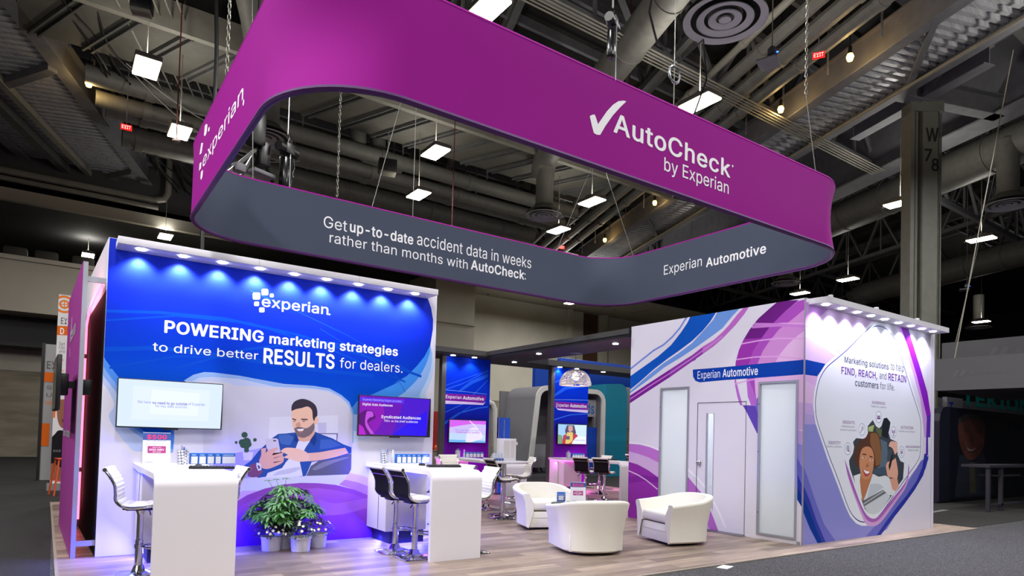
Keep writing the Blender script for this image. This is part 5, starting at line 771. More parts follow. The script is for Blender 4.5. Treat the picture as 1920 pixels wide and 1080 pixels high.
def smooth_line(p):
    n = len(p); out = []
    V = [Vector(q) for q in p]
    def corner(i):
        a = V[i]-V[i-1]; b = V[(i+1) % n]-V[i]
        if a.length < 1e-6 or b.length < 1e-6: return True
        return a.angle(b) > math.radians(62)
    cs = [corner(i) for i in range(n)]
    for i in range(n):
        p1, p2 = V[i], V[(i+1) % n]
        p0 = V[i-1] if not cs[i] else p1-(p2-p1)
        p3 = V[(i+2) % n] if not cs[(i+1) % n] else p2+(p2-p1)
        for t in (0, .25, .5, .75):
            t2, t3 = t*t, t*t*t
            out.append(.5*((2*p1)+(p2-p0)*t+(2*p0-5*p1+4*p2-p3)*t2+(3*p1-p0-3*p2+p3)*t3))
    return [(q.x, q.y) for q in out]
def clip(poly, r):
    for k, sgn, lim in ((0, 1, r[0]), (0, -1, r[1]), (1, 1, r[2]), (1, -1, r[3])):
        out = []
        for i in range(len(poly)):
            a, b = poly[i-1], poly[i]; da, db = sgn*(a[k]-lim), sgn*(b[k]-lim)
            if (da >= 0) != (db >= 0):
                t = da/(da-db); out.append((a[0]+t*(b[0]-a[0]), a[1]+t*(b[1]-a[1])))
            if db >= 0: out.append(b)
        poly = out
        if len(poly) < 3: return []
    return poly
def artwork(panel, ax, plane, rects, parent, name='printed_graphic', base=None, glow=0, step=.00002, first=.0006, words=True, wname='lettering', wglow=None):
    """the print of one panel: flat ink shapes, each cut to the rectangles (u0,u1,v0,v1) the panel covers"""
    mb = MB(); mb.keep = True; ms = []; idx = {}
    def use(h, g):
        k = (h, g)
        if k not in idx: idx[k] = len(ms); ms.append(ink(h, g))
        mb.m = idx[k]
    off = first
    if base:
        use(base, glow)
        for r in rects: mb.poly([on_panel(ax, plane, u, v, off) for u, v in ((r[0], r[2]), (r[1], r[2]), (r[1], r[3]), (r[0], r[3]))])
    done = []; top = 0
    for h, pts, sm in ART.get(panel, []):
        use(h, glow); P2 = smooth_line(pts) if sm else pts
        bb = (min(p[0] for p in P2), max(p[0] for p in P2), min(p[1] for p in P2), max(p[1] for p in P2))
        lv = 1+max([l for l, q in done if bb[0] < q[1] and q[0] < bb[1] and bb[2] < q[3] and q[2] < bb[3]], default=0)
        done.append((lv, bb)); top = max(top, lv); off = first+step*lv
        for t in tessellate_polygon([[Vector((a, b, 0)) for a, b in P2]]):
            tri = [P2[i] for i in t]
            ar = (tri[1][0]-tri[0][0])*(tri[2][1]-tri[0][1])-(tri[2][0]-tri[0][0])*(tri[1][1]-tri[0][1])
            if abs(ar) < 1e-9: continue
            if ar < 0: tri = tri[::-1]
            for r in rects:
                q = clip(tri, r)
                if len(q) >= 3: mb.poly([on_panel(ax, plane, u, v, off) for u, v in q])
    off = first+step*top
    o = None
    if len(mb.b.faces): o = mb.build(name, ms, parent, sharp=0)
    else: mb.b.free()
    if words and panel in WORDS:
        lettering(WORDS[panel], ax, plane, off+.00006, o or parent, wname, glow if wglow is None else wglow)
    return o
def lettering(rows, ax, plane, off, parent, name='lettering', glow=0):
    mb = MB(); mb.keep = True; ms = []; idx = {}
    for s, h, bold, u0, u1, v0, cap in rows:
        if h not in idx: idx[h] = len(ms); ms.append(ink(h, glow))
        mb.m = idx[h]; vs, fs = words_mesh(s, bold)
        V = [mb.b.verts.new(on_panel(ax, plane, u0+x*(u1-u0), v0+y*cap, off+.000012*l)) for x, y, l in vs]
        for f in fs:
            try: mb._new([mb.b.faces.new([V[i] for i in f])])
            except ValueError: pass
    return mb.build(name, ms, parent, sharp=0)

# ================================================================== THE HALL
mb = MB(); mb.rng(-40, 80, -25, 60, -.12, -.012); structure(mb.build('floor', CARPET))
mb = MB(); mb.rng(-40, .02, 5.6, 36, -.012, -.006); structure(mb.build('floor_darkened_left', DARKENED_CARPET))  # this sheet and the next paint the outer floor's dimness into the carpet
mb = MB(); mb.rng(14.3, 60, 5.2, 36, -.012, -.006); mb.rng(9.3, 14.3, 15.5, 36, -.012, -.006); mb.rng(.02, 9.3, 15.5, 36, -.012, -.006); structure(mb.build('floor_darkened_right', DARKENED_CARPET))
# raised plank floor of the stand
mb = MB(); mb.extr([(.12, 5.17), (14.17, 5.09), (14.17, 15.4), (.02, 15.4)], 'z', -.010, 0); structure(mb.build('floor_planks', WOOD))
mb = MB(); mb.extr([(.09, 5.14), (14.20, 5.06), (14.20, 5.09), (.12, 5.17)], 'z', -.010, .002); mb.extr([(.09, 5.14), (.12, 5.17), (.02, 15.4), (-.01, 15.4)], 'z', -.010, .002); structure(mb.build('trim_1', mat('floor_edge_strip', (150, 140, 128), .5)))
mb = MB(); mb.rng(-40, 80, -25, 60, 15.6, 15.9); structure(mb.build('ceiling', ROOF))

# far wall with its ledge, dark recess and pier
mb = MB(); mb.rng(-40, 80, 36.5, 36.9, -.1, 3.8); structure(mb.build('wall_back_tiles', TILE))
mb = MB(); mb.rng(-40, 20.2, 36.5, 36.9, 3.8, 6.2); mb.rng(-40, 17.6, 33.5, 36.9, 6.02, 8.1); mb.rng(-40, 17.6, 33.4, 37, 8.1, 8.28); mb.rng(17.6, 20.25, 33.5, 37, 0, 11.2); mb.rng(16.9, 20.32, 33.38, 33.5, 7.95, 8.13); structure(mb.build('wall_back', HALLW))
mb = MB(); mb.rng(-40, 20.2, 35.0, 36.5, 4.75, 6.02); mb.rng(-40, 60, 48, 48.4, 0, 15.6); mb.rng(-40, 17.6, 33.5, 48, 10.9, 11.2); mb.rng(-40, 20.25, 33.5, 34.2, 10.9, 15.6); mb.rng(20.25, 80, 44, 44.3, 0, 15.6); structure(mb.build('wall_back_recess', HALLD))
mb = MB(); mb.rng(-40, 20.25, 33.2, 33.5, 10.42, 10.9); structure(mb.build('trim_2', HALLW))
mb = MB(); mb.rng(20.25, 60, 33.5, 44, 11.2, 11.5); mb.rng(20.25, 33.2, 38.6, 39, 0, 11.2); mb.rng(34.9, 60, 38.6, 39, 0, 11.2); mb.rng(31.4, 31.9, 38.3, 38.6, 0, 11.2); mb.rng(35, 35.5, 38.3, 38.6, 0, 11.2); structure(mb.build('wall_recess', HALLW))
mb = MB()
for x, y in ((22, 35), (25, 36), (28, 36.5), (31, 37), (24, 38), (34, 36)): mb.cyl((x, y, 11.15), (x, y, 11.2), .06, 8)
for x in (23.5, 26.5, 29.5, 33, 36): mb.rng(x, x+.05, 34, 36.4, 11.19, 11.2)
structure(mb.build('ceiling_recess_marks', PAINTD))
mb = MB(); mb.rng(33.2, 34.9, 38.8, 38.9, 0, 11.2); mb.rng(34.03, 34.07, 38.78, 38.8, 9, 11.2); structure(mb.build('door_1', mat('brown_door', (86, 58, 40), .6)))
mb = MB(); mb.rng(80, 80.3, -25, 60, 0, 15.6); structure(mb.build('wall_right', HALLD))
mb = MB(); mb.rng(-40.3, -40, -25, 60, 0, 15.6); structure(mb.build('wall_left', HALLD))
for i, x in enumerate((-1.6, -.55, .75, 1.75, 2.6)):
    mb = MB(); mb.box((x, 34.2, 8.28+.24), (.85, .5, .48), bv=.12)
    tag(mb.build('ledge_bin', mat('ledge_bin_plastic', (52, 49, 42), .7)), '%s rounded grey bin on the white wall ledge, counted from the picture edge' % ('first', 'second', 'third', 'fourth', 'fifth')[i], 'bin', 'bins on the ledge')

# steelwork runs along D (away from the viewer) and across along N
HD = math.radians(70.4); D = Vector((math.cos(HD), math.sin(HD), 0)); Nn = Vector((math.sin(HD), -math.cos(HD), 0))
def at(n, s, z): p = Nn*n + D*s; return Vector((p.x, p.y, z))
def ibeam(mb, a, b, h, wd, t=.04):
    a, b = Vector(a), Vector(b); z = Vector((0, 0, 1))
    mb.beam(a+z*t/2, b+z*t/2, wd, t); mb.beam(a+z*(h-t/2), b+z*(h-t/2), wd, t); mb.beam(a+z*h/2, b+z*h/2, t*.8, h-2*t)
def girder(name, n, s0, s1, z, h, wd, m=PAINT):
    mb = MB(); ibeam(mb, at(n, s0, z), at(n, s1, z), h, wd); return structure(mb.build(name, m))
def corrugated(name, n0, n1, s0, s1, z, pitch=.30, m=None):
    mb = MB(); k = int((s1-s0)/pitch)
    for i in range(k):
        s = s0+i*pitch
        pr = [(s, z), (s+pitch*.42, z), (s+pitch*.55, z+.09), (s+pitch*.88, z+.09), (s+pitch, z)]
        mb.grid([[at(n0, q[0], q[1]) for q in pr], [at(n1, q[0], q[1]) for q in pr]], smooth=False)
    return structure(mb.build(name, m or DECK))
girder('beam_catwalk', -8.44, 6, 34.6, 12.3, .9, .42)
girder('beam_catwalk', -12.6, 10, 34.6, 12.3, .9, .42)
corrugated('ceiling_deck', -12.5, -8.65, 8, 34, 12.42)
for n, s0, s1, z, h in ((14.35, 2, 60, 12.3, .9), (16.35, 2, 60, 12.25, .85)): girder('beam_catwalk', n, s0, s1, z, h, .36)
corrugated('ceiling_deck', 14.5, 16.3, 3, 60, 12.45)
# cross braces below the decks
for s in (14.5, 22.8, 31.2): mb = MB(); mb.beam(at(-8.6, s, 12.3), at(-12.5, s+3.2, 12.3), .28, .24); structure(mb.build('beam_brace', PAINT))
for s in (13.0, 20.4, 29, 38): mb = MB(); mb.beam(at(14.4, s, 12.36), at(16.3, s+2.6, 12.36), .16, .14); structure(mb.build('beam_brace', PAINT))
mb = MB(); mb.beam(at(-10.5, 10, 12.25), at(-10.5, 34.2, 12.25), .22, .22); structure(mb.build('beam_rail', PAINTL))
mb = MB(); mb.beam(at(-11.25, 10, 12.2), at(-11.25, 34.2, 12.2), .3, .3); structure(mb.build('beam_rail', PAINTD))
# great plate girder and its lettered column
mb = MB(); ibeam(mb, at(20.62, -5, 12.3), at(20.62, 70, 12.3), 2.6, .95, .06); structure(mb.build('beam_plate_girder', PAINT))
mb = MB(); mb.tube([at(15.95, 4, 12.1), at(15.95, 60, 12.1)], .05, 8); structure(mb.build('beam_pipe', PAINTL))
CX, CY = 21.85, 9.35
mb = MB()
ux, uy = Vector((fw.x, fw.y, 0)).normalized(), Vector((rt.x, rt.y, 0)).normalized()
def cpt(r, f, z): p = Vector((CX, CY, z))+uy*r+ux*f; return p
def vbar(mb, r0, r1, f0, f1, z0, z1):
    q = [cpt(r0, f0, 0), cpt(r1, f0, 0), cpt(r1, f1, 0), cpt(r0, f1, 0)]; mb.extr([(p.x, p.y) for p in q], 'z', z0, z1)
vbar(mb, -.40, -.28, 0, .5, 0, 12.2); vbar(mb, -.08, .50, 0, .06, 0, 12.2); vbar(mb, -.28, -.08, .2, .26, 0, 12.2); vbar(mb, -.08, -.02, 0, .5, 0, 12.2); vbar(mb, .44, .50, 0, .5, 0, 12.2); vbar(mb, -.42, .62, -.02, .5, 12.0, 12.35)
mb.tube([cpt(-.18, .1, 0), cpt(-.18, .1, 12)], .06, 10); mb.tube([cpt(.6, .1, 4), cpt(.6, .1, 12)], .025, 8)
col = structure(mb.build('column_lettered', OLIVE))
mb = MB(); ms = [mat('stencil_black', (24, 24, 24), .6)]
for s, r, z, h in (('W', .06, 11.05, .42), ('7', .02, 10.42, .38), ('8', .24, 10.12, .38)):
    vs, fs = words_mesh(s, .04); wd = h*(.95 if s == 'W' else .62)
    V = [mb.b.verts.new(cpt(r+x*wd, -.006-.0002*l, z+y*h)) for x, y, l in vs]
    for f in fs: mb._new([mb.b.faces.new([V[i] for i in f])])
mb.build('stencilled_lettering', ms, col, sharp=0)
mb = MB(); ibeam(mb, at(16.4, 16.2, 12.3), at(20.6, 16.2, 12.3), .7, .4); ibeam(mb, at(17.44, 14.0, 12.32), at(17.44, 19, 12.32), .6, .4); structure(mb.build('beam_header', PAINT))
for r, z, s in ((-.06, 12.3, -2.2), (.3, 12.3, 2.4)):
    mb = MB(); a = cpt(r, .2, 12.2); b = a+D*s+Vector((0, 0, 1.9)); mb.beam(a, b, .2, .2); structure(mb.build('beam_brace', PAINT))
# cross bulkhead seen through the ring and cross pipes
mb = MB(); mb.rng(-1.2, 19, 19.95, 22.5, 12.3, 12.42); structure(mb.build('ceiling_bulkhead', noisy('bulkhead_paint', (92, 90, 82), (100, 98, 90), 2, .7)))
mb = MB(); mb.rng(-1.3, 22, 19.75, 19.95, 12.2, 13.0); structure(mb.build('beam_cross', PAINTL))
mb = MB()
x = -1.0
while x < 19:
    for dx in (0, .22): mb.beam((x+dx, 22.5, 12.25), (x+dx+1.0, 20.0, 12.25), .06, .1)
    x += 1.25
structure(mb.build('ceiling_bulkhead_ribs', PAINTD))
for y, z, r in ((24.1, 12.3, .3), (25.0, 12.0, .26), (25.9, 12.2, .36), (27.6, 12.0, .42)):
    xs = (-7.75+.3355*y)/.942; mb = MB(); mb.tube([(xs, y, z), (20, y, z)], r, 14)
    for xx in range(2, 20, 4): mb.tube([(xx, y, z), (xx+.25, y, z)], r+.035, 14); mb.beam((xx+1, y, z+r), (xx+1, y, 15.6), .05, .05)
    structure(mb.build('beam_pipe', DUCT))
# elbows dropping from the cross pipes
for x, y in ((9.2, 24.3), (10.1, 24.5), (4.5, 25.2), (5.2, 25.4)):
    mb = MB(); mb.tube([(x, y, 15.4), (x, y, 12.9), (x+.05, y, 12.5), (x+.3, y, 12.3), (x+1.0, y, 12.3)], .3, 14); structure(mb.build('beam_pipe', DUCT))
# pipe along the bulkhead at the left
mb = MB(); mb.tube([(-14, 33.0, 10.15+1.35), (3.2, 33.0, 10.15+1.35), (3.6, 32.9, 11.6), (3.75, 32.9, 11.9), (3.75, 32.9, 15)], .14, 10); mb.tube([(-14, 33.0, 11.2), (3.4, 33.0, 11.2)], .1, 10); structure(mb.build('beam_pipe', PAINTL))
# roof trusses
def truss(name, a, b, h, bays, m=PAINTD, w_=.16):
    a, b = Vector(a), Vector(b); z = Vector((0, 0, h)); mb = MB()
    mb.beam(a, b, w_, w_); mb.beam(a+z, b+z, w_, w_)
    for i in range(bays):
        p, q = a.lerp(b, i/bays), a.lerp(b, (i+1)/bays); m_ = p.lerp(q, .5)
        mb.beam(p, m_+z, w_*.6, w_*.6); mb.beam(m_+z, q, w_*.6, w_*.6); mb.beam(m_, m_+z, w_*.4, w_*.4)
    return structure(mb.build(name, m))
for y in (6.6, 13.4, 31): truss('beam_truss', (-14, y, 12.9), (75, y, 12.9), 2.4, 26, PAINT if y == 13.4 else PAINTD, .22)
for n in (3.2, 9.4, 26, 31, 38): truss('beam_truss', at(n, 3, 13.0), at(n, 52, 13.0), 2.3, 18, PAINTD, .2)
for y in (4, 9.5, 11.5, 15.5, 17.5, 29): mb = MB(); mb.beam((-14, y, 15.2), (75, y, 15.2), .14, .3); structure(mb.build('beam_joist', PAINT))
for n in (5.0, 11, 18.5, 28.5, 34): girder('beam_joist', n, -6, 60, 14.6, .5, .25, PAINTD)
for n, z, r in ((10.9, 12.9, .11), (11.5, 12.8, .2), (12.15, 12.7, .24), (12.8, 12.6, .2)):
    mb = MB(); mb.tube([at(n, 2, z), at(n, 48, z)], r, 10)
    for s in range(4, 46, 3): mb.tube([at(n, s, z), at(n, s+.16, z)], r+.03, 10)
    structure(mb.build('beam_pipe', DUCT if r > .15 else PAINTL))
# conduits at the upper left and above the banner
for k in range(6):
    mb = MB(); n = -5.7+k*.28; mb.tube([at(n, 6, 12.3+.05*k), at(n, 33, 12.3+.05*k)], .025, 6); structure(mb.build('beam_conduit', PAINTL))
for k in range(5):
    mb = MB(); mb.tube([(-5, 13.0-k*.12, 12.2), (26, 13.0-k*.12, 12.2)], .025, 6); structure(mb.build('beam_conduit', PAINTL))
# handrails on the catwalks
for n, z in ((-7.9, 13.2), (13.7, 13.0)):
    mb = MB(); mb.tube([at(n, 8, z+1.0), at(n, 46 if n > 0 else 33, z+1.0)], .035, 6); mb.tube([at(n, 8, z+.5), at(n, 46 if n > 0 else 33, z+.5)], .025, 6)
    for s in range(8, 46 if n > 0 else 33, 2): mb.tube([at(n, s, z-.6), at(n, s, z+1.0)], .03, 6)
    structure(mb.build('beam_handrail', PAINT))
# loose cables along the left catwalk
for k in range(7):
    mb = MB(); pts = []
    for i in range(40):
        s = 12+i*.55; pts.append(at(-7.4+.17*k+.12*math.sin(i*.7+k), s, 12.4+.18*math.sin(i*.45+k*1.7)))
    mb.tube(pts, .03, 5); structure(mb.build('beam_cable_run', BLACK))
mb = MB()
for k in range(5):
    pts = [at(-6.9+.5*math.sin(t*.6283+k)+.12*k, 16.4+.25*math.cos(t*1.1+k), 12.3+.75*math.cos(t*.6283)) for t in range(10)]
    mb.tube(pts, .05, 6, closed=True)
tag(mb.build('cable_coil', BLACK), 'black coil of cable hung on the left catwalk rail', 'cable coil')
# white signal cables swagging at the left
for a, b, dz, lb in ((at(-6.4, 22, 12.4), at(-2.2, 25.5, 11.9), .5, 'upper'), (at(-6.3, 22.4, 12.3), at(-1.6, 26, 11.7), .9, 'lower')):
    mb = MB(); mb.tube([a.lerp(b, t/10)-Vector((0, 0, dz*4*(t/10)*(1-t/10))) for t in range(11)], .018, 5)
    tag(mb.build('slack_cable', mat('pale_cable', (170, 168, 160), .5)), '%s pale slack cable swagging left of the magenta banner' % lb, 'cable')

# ducts with round diffusers
def diffuser(x, y, z, dia, label, top=12.3, dr=.34, elbow=None):
    r = dia/2; t = thing('ceiling_diffuser', label, 'air diffuser', (x, y, z), 0, 'round air diffusers')
    for k, f in enumerate((1.0, .68, .40, .15)):
        a = r*f; b = r*(f-.17) if k < 3 else .001; zb = .0
        mb = MB(); mb.lathe([(a, zb), (a, zb+.02), (a*.97, zb+.03), (b, zb+.055), (max(b-.012, .0005), zb+.04), (a*.95, zb+.01), (a*.975, zb-.008), (a, zb)], 44, caps=False); mb.build('ring', mat('diffuser_white', (214, 214, 220), .5), t)
    mb = MB(); mb.lathe([(r*.96, .115), (.001, .12)], 32); mb.build('throat', BLACK, t)
    mb = MB(); mb.cyl((0, 0, .1), (0, 0, top-z), dr, 24); mb.tube([(0, 0, .4), (0, 0, .44)], dr+.03, 24); mb.build('drop_duct', DUCT, t)
    mb = MB(); mb.lathe([(r*.97, .116), (dr, .40)], 32); mb.build('collar', DUCT, t)
    return t
diffuser(10.74, 8.34, 10, 1.66, 'big round white diffuser at the picture top, right of the banner lamp')
diffuser(4.75, 19.9, 10, 1.45, 'round diffuser half hidden behind the left side of the banner')
diffuser(15.10, 20.03, 10, 1.42, 'round diffuser under the elbow duct, seen through the ring of the banner')
diffuser(26.88, 8.76, 10, 1.45, 'round diffuser at the right picture edge, beyond the lettered column')
diffuser(31.6, 20.3, 10, 1.5, 'round diffuser just above the roof edge of the meeting room')
diffuser(53, 19, 10, 1.6, 'farthest round diffuser, over the pale hanging signs at the right')
def duct(pts, r, label, name='spiral_duct'):
    mb = MB(); mb.tube(pts, r, 28)
    P = [Vector(p) for p in pts]
    for a, b in zip(P, P[1:]):
        L_ = (b-a).length
        if L_ < 2: continue
        k = int(L_/2.2)
        for i in range(1, k): p = a.lerp(b, i/k); d = (b-a).normalized(); mb.tube([p-d*.03, p+d*.03], r+.03, 28)
    return tag(mb.build(name, DUCT), label, 'duct')
duct([at(7.48, -4, 12.3), at(7.48, 23.2, 12.3), at(7.48, 23.8, 12.22), at(7.48, 24.1, 11.9), at(7.48, 24.2, 11.5)], .46, 'fat grey duct crossing the picture top behind the chain hoist, elbowing down to a diffuser')
duct([at(22.9, 4.0, 12.3), at(22.9, 30, 12.3)], .72, 'fat grey duct behind the lettered column, running to the right edge')
duct([at(36.0, 10, 12.3), at(36.0, 36.5, 12.3), at(35.5, 37.6, 12.1), at(34.9, 38, 11.6)], .75, 'long grey duct low down behind the lettered column')
duct([at(-2.4, 2, 12.6), at(-2.4, 18.8, 12.6), at(-2.4, 19.8, 12.4), at(-2.4, 20.2, 11.9), at(-2.4, 20.4, 11)], .42, 'pale round duct at the picture top, left of the magenta banner')

# ------------------------------------------------------------------ hall lamps
def high_bay(x, y, p, label):
    t = thing('high_bay_lamp', label or 'unseen high bay lamp hung outside the picture', 'ceiling lamp', (x, y, LAMP_Z), 0, 'high bay lamps')
    far = math.hypot(x, y) > 36
    mb = MB(); mb.box((0, 0, .10), (.56, 1.0, .12), bv=.02); mb.box((0, 0, .20), (.3, .5, .1), bv=.02); mb.build('housing', mat('lamp_housing', (120, 118, 112), .5), t)
    mb = MB(); mb.box((0, 0, .025), (.52, .94, .04), bv=.015); mb.build('lens', LAMPW, t)
    mb = MB(); mb.cyl((0, 0, .25), (0, 0, 15.6-LAMP_Z), .012, 8); mb.build('stem', PAINTL, t)
    mb = MB(); mb.box((.25, .62, .12), (.16, .22, .02), bv=.005); mb.build('sensor_plate', mat('sensor_white', (190, 188, 180), .5), t)
    lamp('AREA', 'high_bay_light', (0, 0, -.02), p, (1, .985, .97), t, .5, .9)
    lamp('AREA', 'added_roof_uplight', (0, 0, .30), p*.32, (1, .95, .86), t, .4, .7, aim=(0, 0, 1))  # upward light added to each lamp to brighten the roof
    return t
for hb in HIGH_BAYS: high_bay(*hb)
for x, y, z, lb in ((.47, 24.3, 12.1, 'small warm bulb by the left catwalk'), (17.7, 9.5, 12.3, 'upper small warm bulb on the right catwalk'), (18.8, 12.35, 12.3, 'second small warm bulb on the right catwalk'), (21.97, 20.77, 12.3, 'small warm bulb in the steelwork between banner lettering and far lamps'), (24.1, 26.4, 12.3, 'lowest small warm bulb, over the far grey side of the banner')):
    t = thing('bulkhead_lamp', lb, 'lamp', (x, y, z), 0, 'small warm bulbs')
    mb = MB(); mb.lathe([(.001, -.12), (.07, -.1), (.1, 0), (.07, .08), (.001, .1)], 14); mb.build('bulb', WARM, t)
    mb = MB(); mb.cyl((0, 0, .08), (0, 0, .3), .05, 10); mb.cyl((0, 0, .3), (0, 0, 15.6-z), .012, 6); mb.build('socket', BLACK, t)
    lamp('POINT', 'warm_light', (0, 0, -.2), 25, (1, .7, .3), t, .1)
def exit_sign(px, py, pz, lb):
    t = thing('exit_sign', lb, 'exit sign', (px, py, pz))
    d = Vector((px, py, 0)).normalized()
    mb = MB(); mb.box((0, .04, 0), (.5, .06, .28), bv=.01); b = mb.build('box', EXITR, t)
    mb = MB(); mb.cyl((0, .04, .14), (0, .04, (15.6-pz)/.6), .02, 6); mb.build('stem', PAINT, t)
    lettering([('EXIT', 'ffd0c8', .03, -.2, .2, -.08, .17)], 'Y', .01, .002, t, 'lettering', 1.5)
    t.rotation_euler.z = math.atan2(d.y, d.x)-math.pi/2; t.scale = (.6, .6, .6)
exit_sign(1.47, 23.6, 10.76, 'red exit sign on the dark wall left of the banner')
exit_sign(16.3, 9.6, 11.9, 'red exit sign by the hoist chain at the upper right')
exit_sign(22.89, 28.6, 12.15, 'red exit sign just above the far grey side of the banner')
# loudspeakers and sensors in the roof
def roof_speaker(x, y, z, s, lb):
    t = thing('roof_loudspeaker', lb, 'loudspeaker', (x, y, z), -.3)
    mb = MB(); mb.box((0, 0, 0), (.7*s, .5*s, .5*s), bv=.03); mb.build('cabinet', BLACK, t)
    mb = MB(); mb.box((0, -.05*s, -.3*s), (.64*s, .44*s, .08), bv=.02); mb.build('grille', PAINTL, t)
    mb = MB(); mb.cyl((0, 0, .25*s), (0, 0, 15.4-z), .02, 6); mb.build('stem', PAINT, t)
roof_speaker(1.1, 14.9, 9.85, .55, 'black loudspeaker box in the roof above the left high bay lamp')
roof_speaker(9.37, 21.8, 11.0, .9, 'small black loudspeaker seen through the ring of the banner')
def access_point(x, y, z, lb):
    t = thing('wireless_access_point', lb, 'access point', (x, y, z), .35)
    mb = MB(); mb.box((0, 0, 0), (.5, .42, .05), bv=.015); mb.build('panel', mat('panel_grey', (140, 140, 146), .5), t)
    mb = MB(); mb.lathe([(.001, .02), (.1, .06), (.1, .2), (.04, .26)], 14, (-.1, -.1, .03)); mb.build('dome', mat('dome_grey', (90, 92, 104), .3), t)
    mb = MB(); mb.lathe([(.001, -.01), (.03, 0), (.001, .01)], 8, (-.1, -.21, .14)); mb.build('indicator', mat('blue_dot', (40, 90, 255), .3, emit=8), t)
    mb = MB(); mb.cyl((-.1, -.1, .25), (-.1, -.1, 15.6-z), .012, 6); mb.build('stem', PAINTL, t)
access_point(12.6, 8.6, 9.9, 'grey access point panel with a blue light, right of the big diffuser')
access_point(36, 13.5, 9.2, 'far grey access point with a blue light, right of the column')
def sprinkler(x, y, z, top, lb):
    t = thing('sprinkler_head', lb, 'sprinkler', (x, y, z), 0, 'sprinkler drops')
    mb = MB(); mb.cyl((0, 0, .1), (0, 0, 15.6-z), .016, 8); mb.build('drop_pipe', mat('sprinkler_red', (84, 22, 18), .6), t)
    mb = MB(); mb.lathe([(.001, .0), (.09, .02), (.1, .05), (.04, .1), (.03, .14)], 14); mb.build('cup', mat('sprinkler_cup', (170, 150, 145), .5), t)
sprinkler(7.24-4.9, 19.3, 9.0, 12.6, 'red sprinkler drop under the long lamp left of the banner')
sprinkler(10.2, 15.9, 10.2, 12.6, 'red sprinkler drop under the middle of the banner front')
sprinkler(14.4, 14.8, 10.2, 12.6, 'red sprinkler drop under the check mark of the banner')
sprinkler(10.4, 18.8, 8.2, 12.6, 'red sprinkler drop below the two small lamps in the ring')

# ================================================================== HANGING BANNER
SX0, SX1, SY0, SY1, SZ0, SZ1, SR = 1.352, 9.63, 4.98, 10.38, 4.279, 5.247, .95
def ring_path(inset=0, seg=14):
    pts = []
    x0, x1, y0, y1, r = SX0+inset, SX1-inset, SY0+inset, SY1-inset, SR-inset
    for cx, cy, a0 in ((x1-r, y0+r, -90), (x1-r, y1-r, 0), (x0+r, y1-r, 90), (x0+r, y0+r, 180)):
        for k in range(seg+1):
            a = math.radians(a0+90*k/seg); pts.append((cx+r*math.cos(a), cy+r*math.sin(a), math.cos(a), math.sin(a), math.sin(math.pi*k/seg)))
    return pts
sign = thing('hanging_banner', 'huge rounded rectangular magenta fabric ring banner hanging over the stand', 'hanging banner', (0, 0, 0))
def skin(inset, name, m):
    mb = MB(); rows = []
    for k in range(9):
        t = k/8; z = SZ0+(SZ1-SZ0)*t; pinch = .075*math.sin(math.pi*t)
        rows.append([(x-nx*pinch*c, y-ny*pinch*c, z) for x, y, nx, ny, c in ring_path(inset)])
    mb.grid(rows, closed=True); return mb.build(name, m, sign)
outer = skin(0, 'outer_banner', MAGENTA); inner = skin(.045, 'inner_banner', GREYFAB)
mb = MB(); mb.tube([(x, y, SZ0) for x, y, *_ in ring_path(.022)], .03, 8, closed=True); mb.build('bottom_hem', HEM, sign)
mb = MB(); mb.tube([(x, y, SZ1) for x, y, *_ in ring_path(.022)], .025, 8, closed=True); mb.build('top_hem', MAGENTA, sign)
artwork('signF', 'Y', SY0, [(0, 12, 4, 6)], outer, 'check_mark_print', first=.002)
artwork('signL', 'X', SX0, [(-12, 0, 4, 6)], outer, 'logo_print', first=.002)
artwork('signB', 'Y', SY1-.045, [(0, 12, 4, 6)], inner, 'mark_print', first=.002)
lettering(WORDS['signR'], 'X', SX1-.045, .003, inner)
# seams of the fabric are left to the cloth; rigging that carries it
def chain(name, a, b, r, label, m=None):
    a, b = Vector(a), Vector(b); mb = MB(); n = max(2, int((b-a).length/.06)); d = (b-a).normalized()
    e1 = d.orthogonal().normalized(); e2 = d.cross(e1)
    for i in range(n):
        c = a.lerp(b, (i+.5)/n); e = e1 if i % 2 else e2
        mb.tube([c+d*.036*math.cos(q*math.pi/4)+e*.016*math.sin(q*math.pi/4) for q in range(8)], r, 5, closed=True)
    return tag(mb.build(name, m or mat('chain_steel', (120, 118, 110), .4, .8)), label, 'chain', 'rigging chains')
chain('rigging_chain', (1.37, 7.55, 5.3), (1.37, 7.55, 12.3), .006, 'steel chain rising from the left side of the banner')
chain('rigging_chain', (8.35, 5.1, 6.35), (8.35, 5.1, 12.3), .006, 'long steel chain rising over the right front corner of the banner')
chain('rigging_chain', (3.6, 10.36, 5.3), (3.6, 10.36, 12.3), .005, 'thin chain rising from the far side of the banner, inside the ring')
def wire(a, b, label, r=.005, m=None):
    mb = MB(); mb.tube([a, b], r, 5); return tag(mb.build('rigging_wire', m or mat('wire_grey', (120, 120, 116), .4, .7)), label, 'wire', 'rigging wires')
for a, b, lb in (((8.45, 5.0, 5.26), (8.35, 5.1, 6.35), 'short wire from the chain to the right front corner of the banner'), ((8.15, 10.36, 5.26), (8.9, 10.0, 7.4), 'left wire of the pair over the far right corner of the banner'), ((9.55, 9.6, 5.26), (8.9, 10.0, 7.4), 'right wire of the pair over the far right corner of the banner'),
   ((4.2, 10.36, 5.26), (5.0, 9.7, 9.5), 'slanting thin wire inside the ring of the banner'), ((5.55, 4.99, 5.26), (5.55, 4.99, 12), 'thin wire at the looped cable, over the check mark'), ((2.3, 10.36, 5.26), (2.0, 10.2, 12), 'thin wire at the far left of the ring'), ((4.95, 10.36, 5.26), (4.95, 10.36, 12), 'thin plumb wire at mid ring')):
    wire(a, b, lb)
